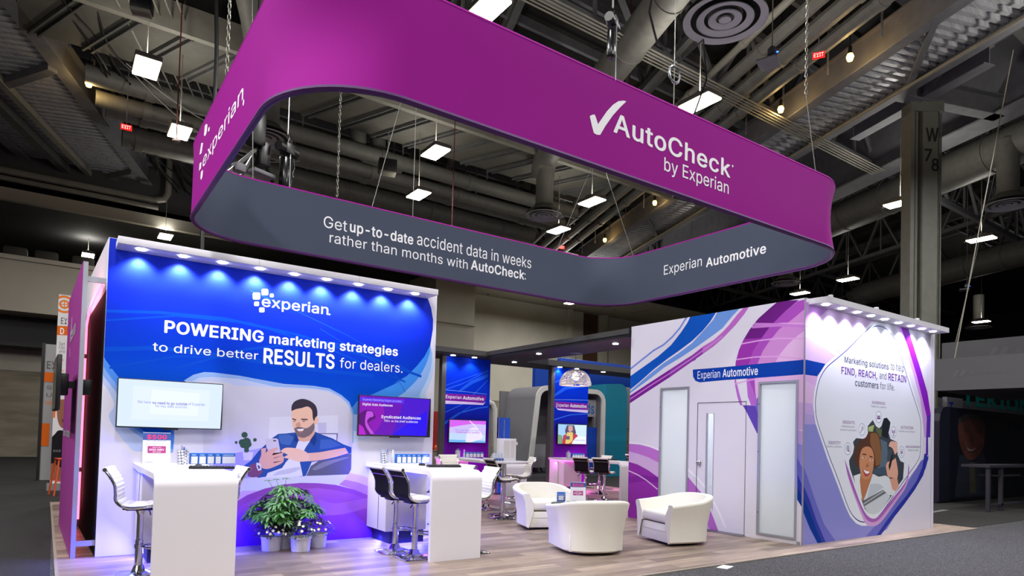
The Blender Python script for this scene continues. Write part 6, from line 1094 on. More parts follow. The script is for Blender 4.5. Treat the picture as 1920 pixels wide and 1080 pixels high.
mb = MB(); mb.tube([(5.55+.09*math.cos(k*.6283), 4.99, 5.62+.09*math.sin(k*.6283)) for k in range(10)], .012, 5, closed=True); mb.tube([(5.57+.08*math.cos(k*.6283), 5.0, 5.62+.1*math.sin(k*.6283)) for k in range(10)], .01, 5, closed=True)
tag(mb.build('wire_loop', STEEL), 'coiled loop of wire standing over the banner top edge', 'wire loop')
def hoist(x, y, z, s, lb):
    t = thing('chain_hoist', lb, 'chain hoist', (x, y, z), .5, 'black chain hoists')
    mb = MB(); mb.cyl((-.28*s, 0, .3*s), (.28*s, 0, .3*s), .12*s, 16); mb.box((0, 0, .3*s), (.26*s, .26*s, .26*s), bv=.02); mb.build('motor_body', BLACK, t)
    mb = MB(); mb.box((-.03*s, 0, -.28*s), (.26*s, .2*s, .75*s), bv=.03); mb.build('chain_bag', mat('bag_vinyl', (14, 14, 16), .18), t)
    mb = MB(); mb.tube([(0, 0, .45*s), (.02, 0, .55*s), (.06*s, 0, .62*s), (0, 0, .68*s), (-.05*s, 0, .62*s)], .018*s, 6); mb.build('hook', BLACK, t)
    mb = MB(); mb.cyl((.0, -.11*s, .3*s), (.0, -.11*s, -1.2*s), .012*s, 6); mb.build('load_chain', STEEL, t)
    mb = MB(); mb.cyl((0, 0, .66*s), (0, 0, 12.6-z), .012, 6); mb.build('sling', STEEL, t)
    mb = MB(); mb.tube([(.2*s, 0, .15*s), (.24*s, 0, -.05*s), (.2*s, .02, -.2*s), (.22*s, 0, -.3*s)], .02*s, 6); mb.build('control_cable', BLACK, t)
hoist(4.62, 5.02, 5.74, .42, 'black chain hoist with shiny chain bag over the banner front')
hoist(3.66, 13.6, 6.95, .85, 'small black chain hoist seen over the far grey side of the banner')
# moving-head fixture cluster behind the banner
t = thing('rigged_spotlight', 'black rigging cluster with spotlight over the far left of the grey banner side', 'rigging', (3.0, 13.6, 6.9), .4)
mb = MB(); mb.box((.05, 0, .55), (.3, .3, .7), bv=.06); mb.box((.22, 0, .1), (.22, .26, .5), bv=.04); mb.build('lamp_head', BLACK, t)
mb = MB(); mb.beam((-.5, 0, -.5), (.1, 0, .2), .06, .06); mb.beam((-.2, .1, -.5), (.2, .1, .3), .05, .05); mb.beam((.5, 0, -.4), (.15, 0, .2), .05, .05); mb.build('yoke', BLACK, t)
mb = MB(); mb.box((.2, 0, -.3), (.5, .3, .08), bv=.02); mb.box((-.3, 0, -.35), (.2, .2, .16), bv=.02); mb.build('tray', PAINT, t)
mb = MB(); mb.cyl((0, 0, .8), (0, 0, 5.6), .012, 6); mb.build('sling', STEEL, t)
mb = MB(); pts = [(2.05-.06*math.sin(k*.5), 12.6, 3.6+k*.45) for k in range(24)]; mb.tube(pts, .035, 8)
tag(mb.build('power_cable', BLACK), 'thick black power cable hanging behind the blue wall, left of the banner', 'cable')
mb = MB(); mb.tube([(6.85, 6.5, 8.4), (7.3, 7.1, 8.15), (8.0, 7.6, 8.2), (9.2, 8.2, 8.5), (10.4, 8.6, 9.6), (11.5, 9.4, 9.5), (12.6, 11, 8.9), (14.5, 13, 8.6), (17, 14, 9.2)], .02, 5)
tag(mb.build('power_cable', BLACK), 'thin black cable drooping between the chain hoist and the right catwalk', 'cable')

# ================================================================== BLUE DEMO WALL
YA = 8.838
wallA = thing('exhibit_wall', 'tall blue printed exhibit wall with a phone user photograph and two screens', 'exhibit wall', (0, 0, 0))
mb = MB(); mb.rng(.43, 4.672, YA, YA+.12, 0, 3.652, bv=.004); mb.build('panel', WHITEM, wallA)
g = artwork('demo', 'Y', YA, [(.432, 4.655, .004, 3.648)], wallA, base='dcd9ea')
mb = MB(); mb.rng(.50, 4.51, 8.50, YA-.001, 3.525, 3.607, bv=.004); can = mb.build('light_canopy', WHITEM, wallA)
mb = MB(); mb.rng(2.0, 2.004, 8.498, 8.50, 3.526, 3.606); mb.rng(3.3, 3.304, 8.498, 8.50, 3.526, 3.606); mb.build('joint', ALU, can)
def downlight(parent, x, y, z, power, col=(.80, .86, 1), ang=118, r=.05, aim=(0, .12, -1), dy=0):
    mb = MB(); mb.lathe([(r, -.012), (r, -.002), (r*.6, .01)], 20, (x, y, z)); mb.m = 0; mb.build('downlight', SPOTW, parent)
    lamp('SPOT', 'downlight_beam', (x, y+dy, z-.03), power, col, parent, .03, spot=ang, blend=.75, aim=aim)
for x in (.735, 1.17, 1.60, 2.04, 2.47, 2.895, 3.34, 3.775, 4.20): downlight(can, x, 8.62, 3.525, 62, dy=.125)
# return wall running back, the shade in its gap painted black, with its pink light line
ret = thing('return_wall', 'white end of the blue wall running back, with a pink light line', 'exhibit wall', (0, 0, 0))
mb = MB(); mb.extr([(.428, YA+.004), (.345, 11.55), (.45, 11.55), (.53, YA+.004)], 'z', 0, 3.05); mb.build('painted_gap_shade', GAP_SHADE, ret)
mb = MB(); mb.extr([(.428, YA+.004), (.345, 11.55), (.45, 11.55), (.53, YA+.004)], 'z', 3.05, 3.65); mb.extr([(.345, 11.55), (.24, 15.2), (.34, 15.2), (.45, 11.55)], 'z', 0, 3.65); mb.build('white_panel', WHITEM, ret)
mb = MB(); mb.tube([(.33, 11.5, .12), (.33, 11.5, 2.95), (.345, 11.1, 3.12), (.36, 10.4, 3.16), (.40, 9.3, 3.2)], .016, 8); mb.build('pink_light_line', PINKLED, ret)
lamp('AREA', 'pink_glow', (.24, 11.2, 1.7), 4, (1, .25, .35), ret, .05, 2.6, aim=(1, 0, 0)); lamp('AREA', 'pink_glow', (.26, 10.2, 3.1), 3.5, (1, .3, .4), ret, 1.6, .05, aim=(1, 0, .5))
# magenta side panel on brackets, with a screen seen edge on
pan = thing('wing_display', 'narrow magenta panel with grey edge standing off the left end of the blue wall', 'exhibit panel', (0, 0, 0))
def pp(s, off): # along the panel face
    a, b = Vector((.222, 8.86, 0)), Vector((.135, 12.0, 0)); d = (b-a).normalized(); n = Vector((-d.y, d.x, 0)); return a+d*s+n*off
def slab(mb, s0, s1, o0, o1, z0, z1): mb.extr([tuple(pp(s, o))[:2] for s, o in ((s0, o0), (s1, o0), (s1, o1), (s0, o1))], 'z', z0, z1)
mb = MB(); slab(mb, 0, 3.14, -.025, .022, .0, 3.34); mb.build('core', ALU, pan)
mb = MB(); slab(mb, .002, 3.14, .0225, .026, .0, 3.34); mb.build('magenta_skin', mat('magenta_print', (152, 52, 140), .6), pan)
for z in (.158, 3.15): mb = MB(); mb.rng(.235, .43, 8.87, 8.90, z-.03, z+.03); mb.build('bracket', ALU, pan)
for z in (.85, 2.48): mb = MB(); mb.rng(.225, .35, 11.3, 11.34, z-.03, z+.03); mb.build('bracket', mat('bracket_maroon', (60, 20, 30), .5), pan)
mb = MB(); mb.rng(.245, .345, 9.1, 9.3, 1.84, 2.02, bv=.005); mb.build('control_box', BLACK, pan)
mb = MB(); ms = [mat('pale_ink', (226, 206, 230), .6)]
def on_side(s, z, l=0): p = pp(s, .028+.0002*l); return (p.x, p.y, z)
for s, z, h, wd, words in ((1.55, 2.62, .16, 1.25, 'experian'), (2.35, 1.33, .1, 1.9, 'Experian Automotive')):
    vs, fs = words_mesh(words, .01)
    V = [mb.b.verts.new(on_side(s+.55-x*wd, z+y*h, l)) for x, y, l in vs]
    for f in fs: mb._new([mb.b.faces.new([V[i] for i in f])])
for ds, z, q in ((1.72, 2.86, .09), (1.75, 2.74, .12), (1.9, 2.66, .1), (1.95, 2.5, .06), (1.85, 2.42, .07)): mb.poly([on_side(1.2+ds-1.0-.05+q, z), on_side(1.2+ds-1.0-.05, z), on_side(1.2+ds-1.0-.05, z+q), on_side(1.2+ds-1.0-.05+q, z+q)])
mb.build('lettering', ms, pan, sharp=0)
tv = thing('television', 'black screen seen edge on, fixed to the magenta side panel', 'television', tuple(pp(.52, .2)[:2])+(1.96,), math.radians(91.6))
mb = MB(); mb.box((0, 0, 0), (1.05, .045, .62), bv=.01); mb.build('body', BLACK, tv)
mb = MB(); mb.box((0, .0245, 0), (1.02, .002, .59)); mb.build('screen', mat('screen_off', (90, 86, 80), .15), tv)
mb = MB(); mb.box((0, -.06, 0), (.3, .09, .25), bv=.01); mb.beam((0, -.1, 0), (0, -.18, 0), .08, .08); mb.build('wall_mount', BLACK, tv)

# two screens on the blue wall
def screen(panel, quad, y, depth, wall, label, glow):
    (x0, z0, x1, z1) = quad; t = thing('television', label, 'television', ((x0+x1)/2, y, (z0+z1)/2))
    cx, cz = (x0+x1)/2, (z0+z1)/2
    mb = MB(); mb.box((0, depth/2, 0), (x1-x0, depth, z1-z0), bv=.006); mb.build('bezel', BLACK, t)
    mb = MB(); mb.box((0, .02, -(z1-z0)/2-.008), (.16, .03, .016), bv=.003); mb.build('chin', BLACK, t)
    mb = MB(); mb.box((0, (depth+(wall-y))/2, 0), (.4, max(.004, wall-y-depth-.004), .3)); mb.build('wall_mount', BLACK, t)
    o = artwork(panel, 'Y', y, [(x0+.010, x1-.010, z0+.012, z1-.010)], t, 'screen', glow=glow, first=.0012, wname='screen_words')
    o.location = (-cx, -y, -cz)
    return t
def words_under(t):
    for o in t.children:
        pass
screen('tv1', (.57, 1.476, 1.69, 2.043), 8.74, .05, YA, 'pale blue glowing screen at the left of the blue wall, over the nearer counter', .97)
screen('tv2', (3.44, 1.44, 4.56, 2.015), 8.72, .05, YA, 'violet glowing screen with a dog on the right of the blue wall', .9)

# ================================================================== MEETING ROOM
BX, BY, BX1, BY1, BH = 9.016, 5.467, 13.28, 9.06, 3.66
room = thing('meeting_room', 'white cabin with purple and blue arcs, two frosted panes and a lit canopy', 'meeting room', (0, 0, 0))
W1 = (7.614, 8.285, .05, 2.44); DR = (6.455, 7.43, .02, 2.15); W2 = (5.56, 6.235, .06, 2.445)   # openings: y0, y1, z0, z1
th = .08
mb = MB()
for y0, y1, z0, z1 in ((8.285, BY1, 0, BH), (7.614, 8.285, 2.44, BH), (7.614, 8.285, 0, .05), (7.43, 7.614, 0, BH), (6.455, 7.43, 2.15, BH), (6.235, 6.455, 0, BH), (5.56, 6.235, 2.445, BH), (5.56, 6.235, 0, .06), (BY, 5.56, 0, BH)): mb.rng(BX, BX+th, y0, y1, z0, z1)
mb.build('left_wall', WHITEM, room)
mb = MB(); mb.rng(BX+th, BX1, BY, BY+th, 0, BH); mb.build('front_wall', WHITEM, room)
mb = MB(); mb.rng(BX+th, BX1, BY1-th, BY1, 0, BH); mb.rng(BX1-th, BX1, BY+th, BY1-th, 0, BH); mb.build('rear_wall', WHITEM, room)
mb = MB(); mb.rng(BX+th, BX1-th, BY+th, BY1-th, BH-.06, BH-.03); mb.build('roof', WHITEM, room)
mb = MB(); mb.rng(BX-.004, BX+.014, BY-.004, BY+.014, 0, BH); mb.rng(BX1-.11, BX1-.103, BY-.002, BY, 0, BH); mb.build('corner_bead', mat('corner_shadow_line', (150, 140, 160), .5), room)
mb = MB(); mb.rng(BX-.006, BX, BY+.03, BY+.09, .0, .05); mb.build('foot', ALU, room)
rects = [(-BY1, -8.285, 0, BH), (-8.285, -7.614, 2.44, BH), (-7.614, -7.43, 0, BH), (-7.43, -6.455, 2.15, BH), (-6.455, -6.235, 0, BH), (-6.235, -5.56, 2.445, BH), (-5.56, -BY, 0, BH)]
artwork('left', 'X', BX, rects, room, 'left_graphic', base='dcd9ea')
artwork('right', 'Y', BY, [(BX, BX1, 0.004, BH)], room, 'front_graphic', base='dcd9ea')
def pane(y0, y1, z0, z1):
    f = .035; mb = MB()
    mb.rng(BX-.012, BX+.05, y0, y0+f, z0, z1); mb.rng(BX-.012, BX+.05, y1-f, y1, z0, z1); mb.rng(BX-.012, BX+.05, y0+f, y1-f, z0, z0+f); mb.rng(BX-.012, BX+.05, y0+f, y1-f, z1-f, z1)
    fr = mb.build('window_frame', ALU, room)
    mb = MB(); mb.rng(BX+.015, BX+.025, y0+f, y1-f, z0+f, z1-f); mb.build('frosted_pane', FROST, fr)
    mb = MB()
    for z in (z0+.35, (z0+z1)/2+.1, z1-.35): mb.cyl((BX-.015, y1-.017, z), (BX-.012, y1-.017, z), .008, 8)
    mb.build('screw', BLACK, fr)
pane(*W1); pane(*W2)
# door with its slit of clear glass and round knob
y0, y1, z0, z1 = DR; ga, gb, gz0, gz1 = 7.085, 7.235, .35, 1.96
mb = MB(); mb.rng(BX+.002, BX+.045, y0+.008, ga, z0, z1-.008); mb.rng(BX+.002, BX+.045, gb, y1-.008, z0, z1-.008); mb.rng(BX+.002, BX+.045, ga, gb, z0, gz0); mb.rng(BX+.002, BX+.045, ga, gb, gz1, z1-.008)
door = mb.build('door', WHITEM, room)
artwork('left', 'X', BX+.002, [(-y1+.008, -gb, z0, z1-.008), (-ga, -y0-.008, z0, z1-.008), (-gb, -ga, z0, gz0), (-gb, -ga, gz1, z1-.008)], door, 'door_graphic', base='dcd9ea', words=False)
mb = MB(); mb.rng(BX+.02, BX+.026, ga, gb, gz0, gz1); mb.build('glass_slit', GLASS, door)
mb = MB(); mb.rng(BX-.003, BX+.012, gb-.012, gb+.006, gz0-.01, gz1+.01); mb.rng(BX-.003, BX+.012, ga-.006, ga+.004, gz0-.01, gz1+.01); mb.build('slit_bead', ALU, door)
mb = MB(); mb.tube([(BX, 7.36, 1.12), (BX-.012, 7.36, 1.12), (BX-.03, 7.36, 1.12), (BX-.045, 7.36, 1.12), (BX-.065, 7.36, 1.12), (BX-.075, 7.36, 1.12)], [.036, .034, .016, .03, .032, .012], 18); mb.build('knob', CHROME, door)
mb = MB(); mb.rng(BX-.004, BX+.06, y0, y0+.007, z0, z1); mb.rng(BX-.004, BX+.06, y1-.007, y1, z0, z1); mb.rng(BX-.004, BX+.06, y0, y1, z1-.007, z1); mb.build('door_seal', BLACK, room)
mb = MB(); mb.rng(BX-.12, BX, DR[0]-.02, DR[1]+.05, 0, .012); mb.build('threshold', STEEL, room)
# furniture and light inside the cabin, glimpsed through the glass
lamp('AREA', 'cabin_light', (11, 7.2, 3.5), 150, (.97, .99, 1), room, 2.2, 1.6)
mb = MB(); mb.rng(BX+th, BX1-th, BY+th, BY1-th, .001, .006); mb.build('cabin_floor', WOOD, room)
# lit canopy over the front face
mb = MB(); mb.extr([(9.10, BY-.001), (9.10, 5.36), (9.12, 5.17), (13.14, 5.17), (13.14, BY-.001)], 'z', 3.57, 3.655); canB = mb.build('light_canopy', WHITEM, room)
for x in (9.26, 9.70, 10.15, 10.58, 11.03, 11.50, 11.94, 12.36, 12.78): downlight(canB, x, 5.29, 3.57, 44, dy=.03, col=(.80, .78, 1))
for x in (9.25, 10.6, 12.0): mb = MB(); mb.rng(x, x+.05, 5.2, 5.25, 3.655, 3.70); mb.build('canopy_clip', WHITEM, canB)

# ================================================================== OVERHEAD FRAME AND TOWERS
frame = thing('overhead_canopy', 'black overhead frame with grey fascia and small downlights joining the stand together', 'overhead frame', (0, 0, 0))
mb = MB(); mb.rng(4.8, 10.9, 14.1, 15.2, 3.46, 3.62); mb.rng(8.95, 10.1, 9.10, 14.1, 3.46, 3.62); mb.rng(10.9, 17.5, 14.25, 15.2, 3.46, 3.62); mb.build('black_soffit', NEARBLACK, frame)
mb = MB(); mb.rng(4.8, 8.95, 14.08, 14.10, 3.50, 3.625); mb.rng(8.93, 8.95, 9.06, 14.1, 3.52, 3.625); mb.rng(10.1, 10.12, 9.1, 14.1, 3.48, 3.62); mb.rng(10.1, 17.5, 14.23, 14.25, 3.47, 3.62); mb.build('grey_fascia', CHARCOAL, frame)
for i, (x, y) in enumerate(((8.01, 14.22), (8.63, 14.22), (9.92, 14.3), (9.3, 12.4), (9.4, 9.9), (11.5, 14.33), (12.12, 14.33), (13.2, 14.4))):
    downlight(frame, x, y, 3.458, 24 if i in (0, 1, 5, 6) else 3, r=.06, ang=110)
def tower(panel, x0, x1, label):
    t = thing('tower_panel', label, 'display tower', (0, 0, 0))
    mb = MB(); mb.rng(x0-.12, x1, 14.4, 14.55, 0, 3.455); mb.build('core', CHARCOAL, t)
    artwork(panel, 'Y', 14.4, [(x0, x1, .004, 3.45)], t, base='TOWER')
tower('tow1', 7.93, 9.235, 'blue to purple display tower nearest the blue wall, with a pink screen')
tower('tow2', 11.39, 12.63, 'blue to purple display tower behind the pendant lamp')
screen('tv3', (7.99+.02, 1.285, 9.10, 1.875), 14.32, .05, 14.4, 'pink and blue screen on the left tower', 1.0)
screen('tv4', (11.47, 1.295, 12.55, 1.88), 14.32, .05, 14.4, 'pale blue screen with a woman in yellow on the tower behind the pendant', 1.0)
# pendant lamp
px, py, pz = 9.74, 11.56, 2.70
t = thing('pendant_lamp', 'white openwork dome pendant lamp hanging from the overhead frame', 'pendant lamp', (px, py, pz))
mb = MB(); R_ = .36
def dome(a, e): return (R_*math.cos(e)*math.cos(a), R_*math.cos(e)*math.sin(a), R_*1.02*math.sin(e))
random.seed(3)
for k in range(330):
    a = random.uniform(0, 6.283); e = random.uniform(0.02, .98); da = random.uniform(.12, .28); de = random.uniform(-.12, .12)
    mb.tube([dome(a+da*(q/3-.5)*2, max(.01, e+de*(q/3-.5)*2)) for q in range(4)], .010, 4)
mb.tube([dome(q*.19635, .0) for q in range(32)], .014, 5, closed=True)
mb.build('openwork_shade', mat('shade_white', (250, 244, 248), .5), t)
mb = MB(); mb.lathe([(R_*math.cos(e), R_*1.02*math.sin(e)) for e in (1.0, 1.15, 1.3, 1.45, 1.56)], 32); mb.build('cap', mat('shade_cap', (196, 192, 205), .5), t)
mb = MB(); mb.lathe([(.001, .1), (.07, .13), (.09, .2), (.06, .27), (.02, .3)], 16); mb.build('bulb', mat('pendant_bulb', (255, 236, 214), .4, emit=9), t)
mb = MB(); mb.cyl((0, 0, .36), (0, 0, .76), .008, 6); mb.build('cord', mat('cord_grey', (150, 150, 165), .5), t)
mb = MB(); mb.lathe([(.13, .735), (.13, .76)], 24); mb.build('ceiling_rose', mat('rose_grey', (110, 110, 124), .5), t)
lamp('POINT', 'pendant_light', (0, 0, .18), 30, (1, .9, .82), t, .08)

# ================================================================== COUNTERS
def counter(x0, x1, yf, yb, h, label, ledm, ledc, cab=.64):
    """waterfall counter: the top runs from the wall and folds down to the floor at the front end yf"""
    t = thing('demo_counter', label, 'counter', ((x0+x1)/2, yf, 0)); X0, X1 = -(x1-x0)/2, (x1-x0)/2; Lb = yb-yf; th_, r = .055, .13
    out = [(Lb, h)]; inn = [(Lb, h-th_)]
    for k in range(9):
        a = math.radians(90*k/8); out.append((r-r*math.sin(a), h-r+r*math.cos(a))); inn.append((r-(r-th_)*math.sin(a), h-r+(r-th_)*math.cos(a)))
    out.append((0, 0)); inn.append((th_, 0))
    mb = MB(); mb.extr(out+inn[::-1], 'x', X0, X1, smooth=True); mb.build('waterfall_top', WHITE, t, sharp=30)
    mb = MB(); mb.rng(X0+.04, X1-.04, Lb-cab, Lb, .17, h-th_-.03, bv=.004); c = mb.build('cabinet', WHITE, t)
    mb = MB(); mb.rng(X0+.036, X0+.041, Lb-cab*.62, Lb-cab*.62+.008, .18, h-.1); mb.build('door_gap', BLACK, c)
    mb = MB(); mb.rng(X0+.12, X1-.06, Lb-cab+.03, Lb-.02, 0, .17); mb.build('plinth', mat('plinth_navy', (20, 22, 60), .5), t)
    mb = MB(); mb.rng(X0+.03, X1-.03, Lb-cab-.005, Lb-.02, h-th_-.03, h-th_-.012); mb.build('light_strip', ledm, t)
    for px_ in (X0+.02, X1-.02): lamp('AREA', 'strip_glow', (px_, Lb-.3, h-th_-.045), 9, ledc, t, .04, .5, aim=(-.75 if px_ < 0 else .75, .25, -.55))
    lamp('AREA', 'plinth_glow', (X0+.06, Lb-.3, .13), 34, ledc, t, .05, .5, aim=(-1, .1, -1.0)); lamp('AREA', 'plinth_glow', (X1-.03, Lb-.3, .13), 30, ledc, t, .05, .5, aim=(1, .1, -1.0)); lamp('AREA', 'plinth_glow', (0, Lb-cab-.02, .13), 18, ledc, t, .5, .05, aim=(0, -1, -.7))
    return t
BLU, MAG = (.05, .05, 1), (1, .15, .9)
counter(.765, 1.48, 6.79, 8.838, 1.065, 'white waterfall counter at the left, under the pale blue screen', FROSTLED, BLU)
counter(3.62, 4.305, 6.83, 8.838, 1.065, 'white waterfall counter under the violet dog screen', FROSTLED, BLU)
counter(7.62, 8.24, 11.3, 14.3, .94, 'white waterfall counter at the foot of the left tower', MAGLED, MAG)
counter(11.15, 11.85, 11.45, 14.3, .93, 'white waterfall counter at the foot of the tower behind the pendant', MAGLED, MAG)
counter(14.2, 14.9, 11.9, 14.2, .95, 'farthest white waterfall counter, half hidden by the meeting room', MAGLED, MAG)
def keyboard(x, y, z, rz, lb):
    t = thing('keyboard', lb, 'keyboard', (x, y, z+.002), rz)
    mb = MB(); mb.box((0, 0, .012), (.44, .14, .024), bv=.006); mb.build('body', BLACK, t)
    mb = MB()
    for i in range(14):
        for j in range(4): mb.box((-.2+i*.0305, -.048+j*.032, .027), (.024, .026, .006))
    mb.build('keys', mat('key_grey', (40, 40, 44), .5), t)
def mouse(x, y, z, rz, lb):
    mb = MB(); mb.lathe([(.034, .0), (.036, .01), (.028, .028), (.001, .036)], 16); o = mb.build('mouse', BLACK); o.location = (x, y, z+.001); o.scale = (1, 1.6, 1); o.rotation_euler.z = rz
    return tag(o, lb, 'computer mouse')
keyboard(1.38, 7.55, 1.065, -.2, 'black keyboard on the left counter'); mouse(1.30, 7.85, 1.065, .3, 'black mouse behind the keyboard on the left counter')
keyboard(4.16, 7.55, 1.065, -.2, 'black keyboard on the counter under the violet screen'); mouse(4.05, 7.95, 1.065, .3, 'black mouse by the keyboard on the counter under the violet screen')
keyboard(11.72, 12.5, .93, -.2, 'black keyboard on the counter behind the pendant')
def pen_cup(x, y, z, s, lb):
    t = thing('pen_cup', lb, 'pen cup', (x, y, z+.001), 0)
    mb = MB(); mb.lathe([(.052*s, 0), (.058*s, .15*s), (.055*s, .15*s), (.049*s, .008)], 24); mb.build('cup', checker('patterned_card'), t)
    random.seed(int(x*100))
    for k in range(7):
        a, b = random.uniform(0, 6.28), random.uniform(.01, .045)
        mb = MB(); mb.cyl((b*.5*math.cos(a), b*.5*math.sin(a), .01), (b*1.1*math.cos(a), b*1.1*math.sin(a), random.uniform(.17, .2)*s), .005, 6); mb.build('pen', mat('pen_pale', (206, 210, 226), .4) if k % 3 else mat('pen_blue', (70, 90, 170), .4), t)
def checker(name):
    if name in MATS: return MATS[name]
    m = mat(name, (220, 220, 228), .5); N, K, b = nodes(m); tc = N.new('ShaderNodeTexCoord'); mp = N.new('ShaderNodeMapping'); mp.inputs['Rotation'].default_value = (.6, .7, .78)
    ck = N.new('ShaderNodeTexChecker'); ck.inputs['Scale'].default_value = 42; ck.inputs['Color1'].default_value = rgb((226, 226, 234)); ck.inputs['Color2'].default_value = rgb((112, 116, 140))
    K.new(tc.outputs['Object'], mp.inputs[0]); K.new(mp.outputs[0], ck.inputs['Vector']); K.new(ck.outputs[0], b.inputs['Base Color']); return m
def gift_box(x, y, z, wd, lb, gp):
    t = thing('gift_box', lb, 'box', (x, y, z+.001), 0, gp)
    mb = MB(); mb.rng(-wd/2, wd/2, 0, .06, 0, .13, bv=.003); mb.build('carton', mat('box_blue', (20, 96, 190), .45), t)
    mb = MB(); mb.rng(-wd/2+.014, wd/2-.002, -.0015, 0, .006, .09); mb.build('label_panel', mat('box_white', (226, 230, 240), .45), t)
    mb = MB(); mb.rng(-wd/2+.02, wd/2-.02, -.0015, 0, .103, .112); mb.build('title_bar', mat('box_pale', (190, 208, 240), .45), t)
ORD = ('first', 'second', 'third', 'fourth', 'fifth', 'sixth', 'seventh')
def boxes(x, y, z, widths, where):
    for k, wd in enumerate(widths):
        gift_box(x+wd/2, y, z, wd, '%s small blue and white box from the cup on %s' % (ORD[k], where), 'boxes on '+where); x += wd+.004
def bottle(x, y, z, lb):
    t = thing('sanitiser_bottle', lb, 'bottle', (x, y, z+.001))
    mb = MB(); mb.lathe([(.022, 0), (.024, .01), (.024, .1), (.012, .125), (.01, .14)], 18); mb.build('body', mat('bottle_clear', (196, 206, 224), .15), t)
    mb = MB(); mb.lathe([(.012, .14), (.012, .175), (.006, .19)], 14); mb.build('cap', mat('cap_white', (226, 226, 232), .4), t)
def sign_holder(x, y, z, rz, lb, h=.36):
    t = thing('sign_holder', lb, 'sign', (x, y, z+.001), rz); wd = h*.78
    lean = .12
    mb = MB(); mb.beam((0, 0, .004), (0, lean, h), .001, .001); mb.b.clear(); mb.extr([(0, 0), (.006, 0), (lean*.5+.006, h), (lean*.5, h)], 'x', -wd/2, wd/2); mb.rng(-wd/2, wd/2, 0, .12, 0, .005); mb.build('acrylic_stand', mat('acrylic', (222, 222, 228), .15), t)
    piv = bpy.data.objects.new('leaflet', None); 
    sl = math.atan2(lean*.5, h)
    rows = [('$500', 'd8447c', .06, -wd*.36, wd*.36, h*.805, h*.13), ('GIFT CARD GIVEAWAY', '5470b8', .01, -wd*.36, wd*.36, h*.73, h*.028), ('Swipe your badge for a chance to win', '7c7f9c', .0, -wd*.42, wd*.42, h*.635, h*.028), ('ONE OF TWO', 'f4e4f2', .02, -wd*.16, wd*.16, h*.515, h*.03), ('$500 AMEX', 'f6eaf4', .04, -wd*.27, wd*.27, h*.435, h*.055), ('Gift Cards!', 'f4e4f2', .02, -wd*.15, wd*.15, h*.375, h*.035), ('experian', '33418c', .01, -wd*.4, -wd*.12, h*.05, h*.04)]
    mb = MB(); mb.keep = True
    def q(u0, u1, v0, v1, o, m_): mb.m = m_; mb.poly([(u0, -o, v0), (u1, -o, v0), (u1, -o, v1), (u0, -o, v1)])
    q(-wd/2, wd/2, .003, h, .001, 0); q(-wd/2, wd/2, h*.77, h, .0014, 1); q(-wd*.33, wd*.33, h*.35, h*.58, .0014, 2)
    lf = mb.build('leaflet', [mat('leaflet_white', (232, 230, 238), .5), mat('leaflet_blue', (44, 74, 150), .5), mat('leaflet_plum', (170, 50, 128), .5)], t, sharp=0); lf.rotation_euler.x = -sl
    lettering(rows, 'Y', 0, .002, lf)
sign_holder(.97, 8.52, 1.065, 0, 'leaning $500 giveaway sign at the left end of the left counter')
pen_cup(1.235, 8.5, 1.065, 1.1, 'patterned pen cup on the left counter'); boxes(1.31, 8.5, 1.065, (.085, .085, .085, .07, .16), 'the left counter')
pen_cup(3.80, 8.62, 1.065, 1.05, 'patterned pen cup on the counter under the violet screen'); bottle(3.93, 8.62, 1.065, 'small clear bottle beside the pen cup under the violet screen'); boxes(3.975, 8.6, 1.065, (.075, .075, .075, .075, .075, .13), 'the counter under the violet screen')
pen_cup(7.98, 13.8, .94, 1.1, 'far patterned pen cup on the left tower counter'); bottle(8.16, 13.8, .94, 'small bottle on the left tower counter'); boxes(8.2, 13.8, .94, (.1, .1, .1, .1, .1), 'the left tower counter')
pen_cup(11.36, 13.7, .93, 1.05, 'far patterned pen cup on the counter behind the pendant'); boxes(11.5, 13.7, .93, (.085, .085, .085, .085, .085), 'the counter behind the pendant')

# ================================================================== BAR STOOLS
def ribbed(mb, prof, wd, th_, ribs, y_off=0):
    pts = []
    for a, b in zip(prof, prof[1:]):
        for k in range(10): pts.append(Vector(a).lerp(Vector(b), k/10))
    pts.append(Vector(prof[-1])); L_ = [0]
    for a, b in zip(pts, pts[1:]): L_.append(L_[-1]+(b-a).length)
    top, bot = [], []
    for i, p in enumerate(pts):
        t_ = (pts[min(i+1, len(pts)-1)]-pts[max(i-1, 0)]).normalized(); n = Vector((t_.y, -t_.x))
        bump = th_*(.75+.25*abs(math.sin(math.pi*ribs*L_[i]/L_[-1])))
        top.append(p+n*bump); bot.append(p)
    ys = [-wd/2, -wd/2+.012, wd/2-.012, wd/2]; rows = []
    for y, f in zip(ys, (.55, 1, 1, .55)):
        rows.append([(b.x+(t_.x-b.x)*f, y, b.y+(t_.y-b.y)*f) for t_, b in zip(top, bot)])
    mb.grid(rows)
    mb.grid([[(b.x, -wd/2, b.y) for b in bot], [(b.x, wd/2, b.y) for b in bot]])
    for sgn in (-1, 1):
        mb.grid([[(b.x, sgn*wd/2, b.y) for b in bot], [(b.x+(t_.x-b.x)*.55, sgn*wd/2, b.y+(t_.y-b.y)*.55) for t_, b in zip(top, bot)]])
def curve2(p, n=6):
    V = [Vector(q) for q in p]; out = []
    for i in range(len(V)-1):
        p0 = V[i-1] if i else V[i]; p1, p2 = V[i], V[i+1]; p3 = V[i+2] if i+2 < len(V) else p2
        for k in range(n):
            t = k/n; out.append(.5*((2*p1)+(p2-p0)*t+(2*p0-5*p1+4*p2-p3)*t*t+(3*p1-p0-3*p2+p3)*t**3))
    return out+[V[-1]]
SIDE = [(.215, .700), (.15, .712), (.05, .700), (-.06, .695), (-.14, .715), (-.19, .77), (-.195, .84), (-.205, .92), (-.245, 1.0), (-.29, 1.065)]
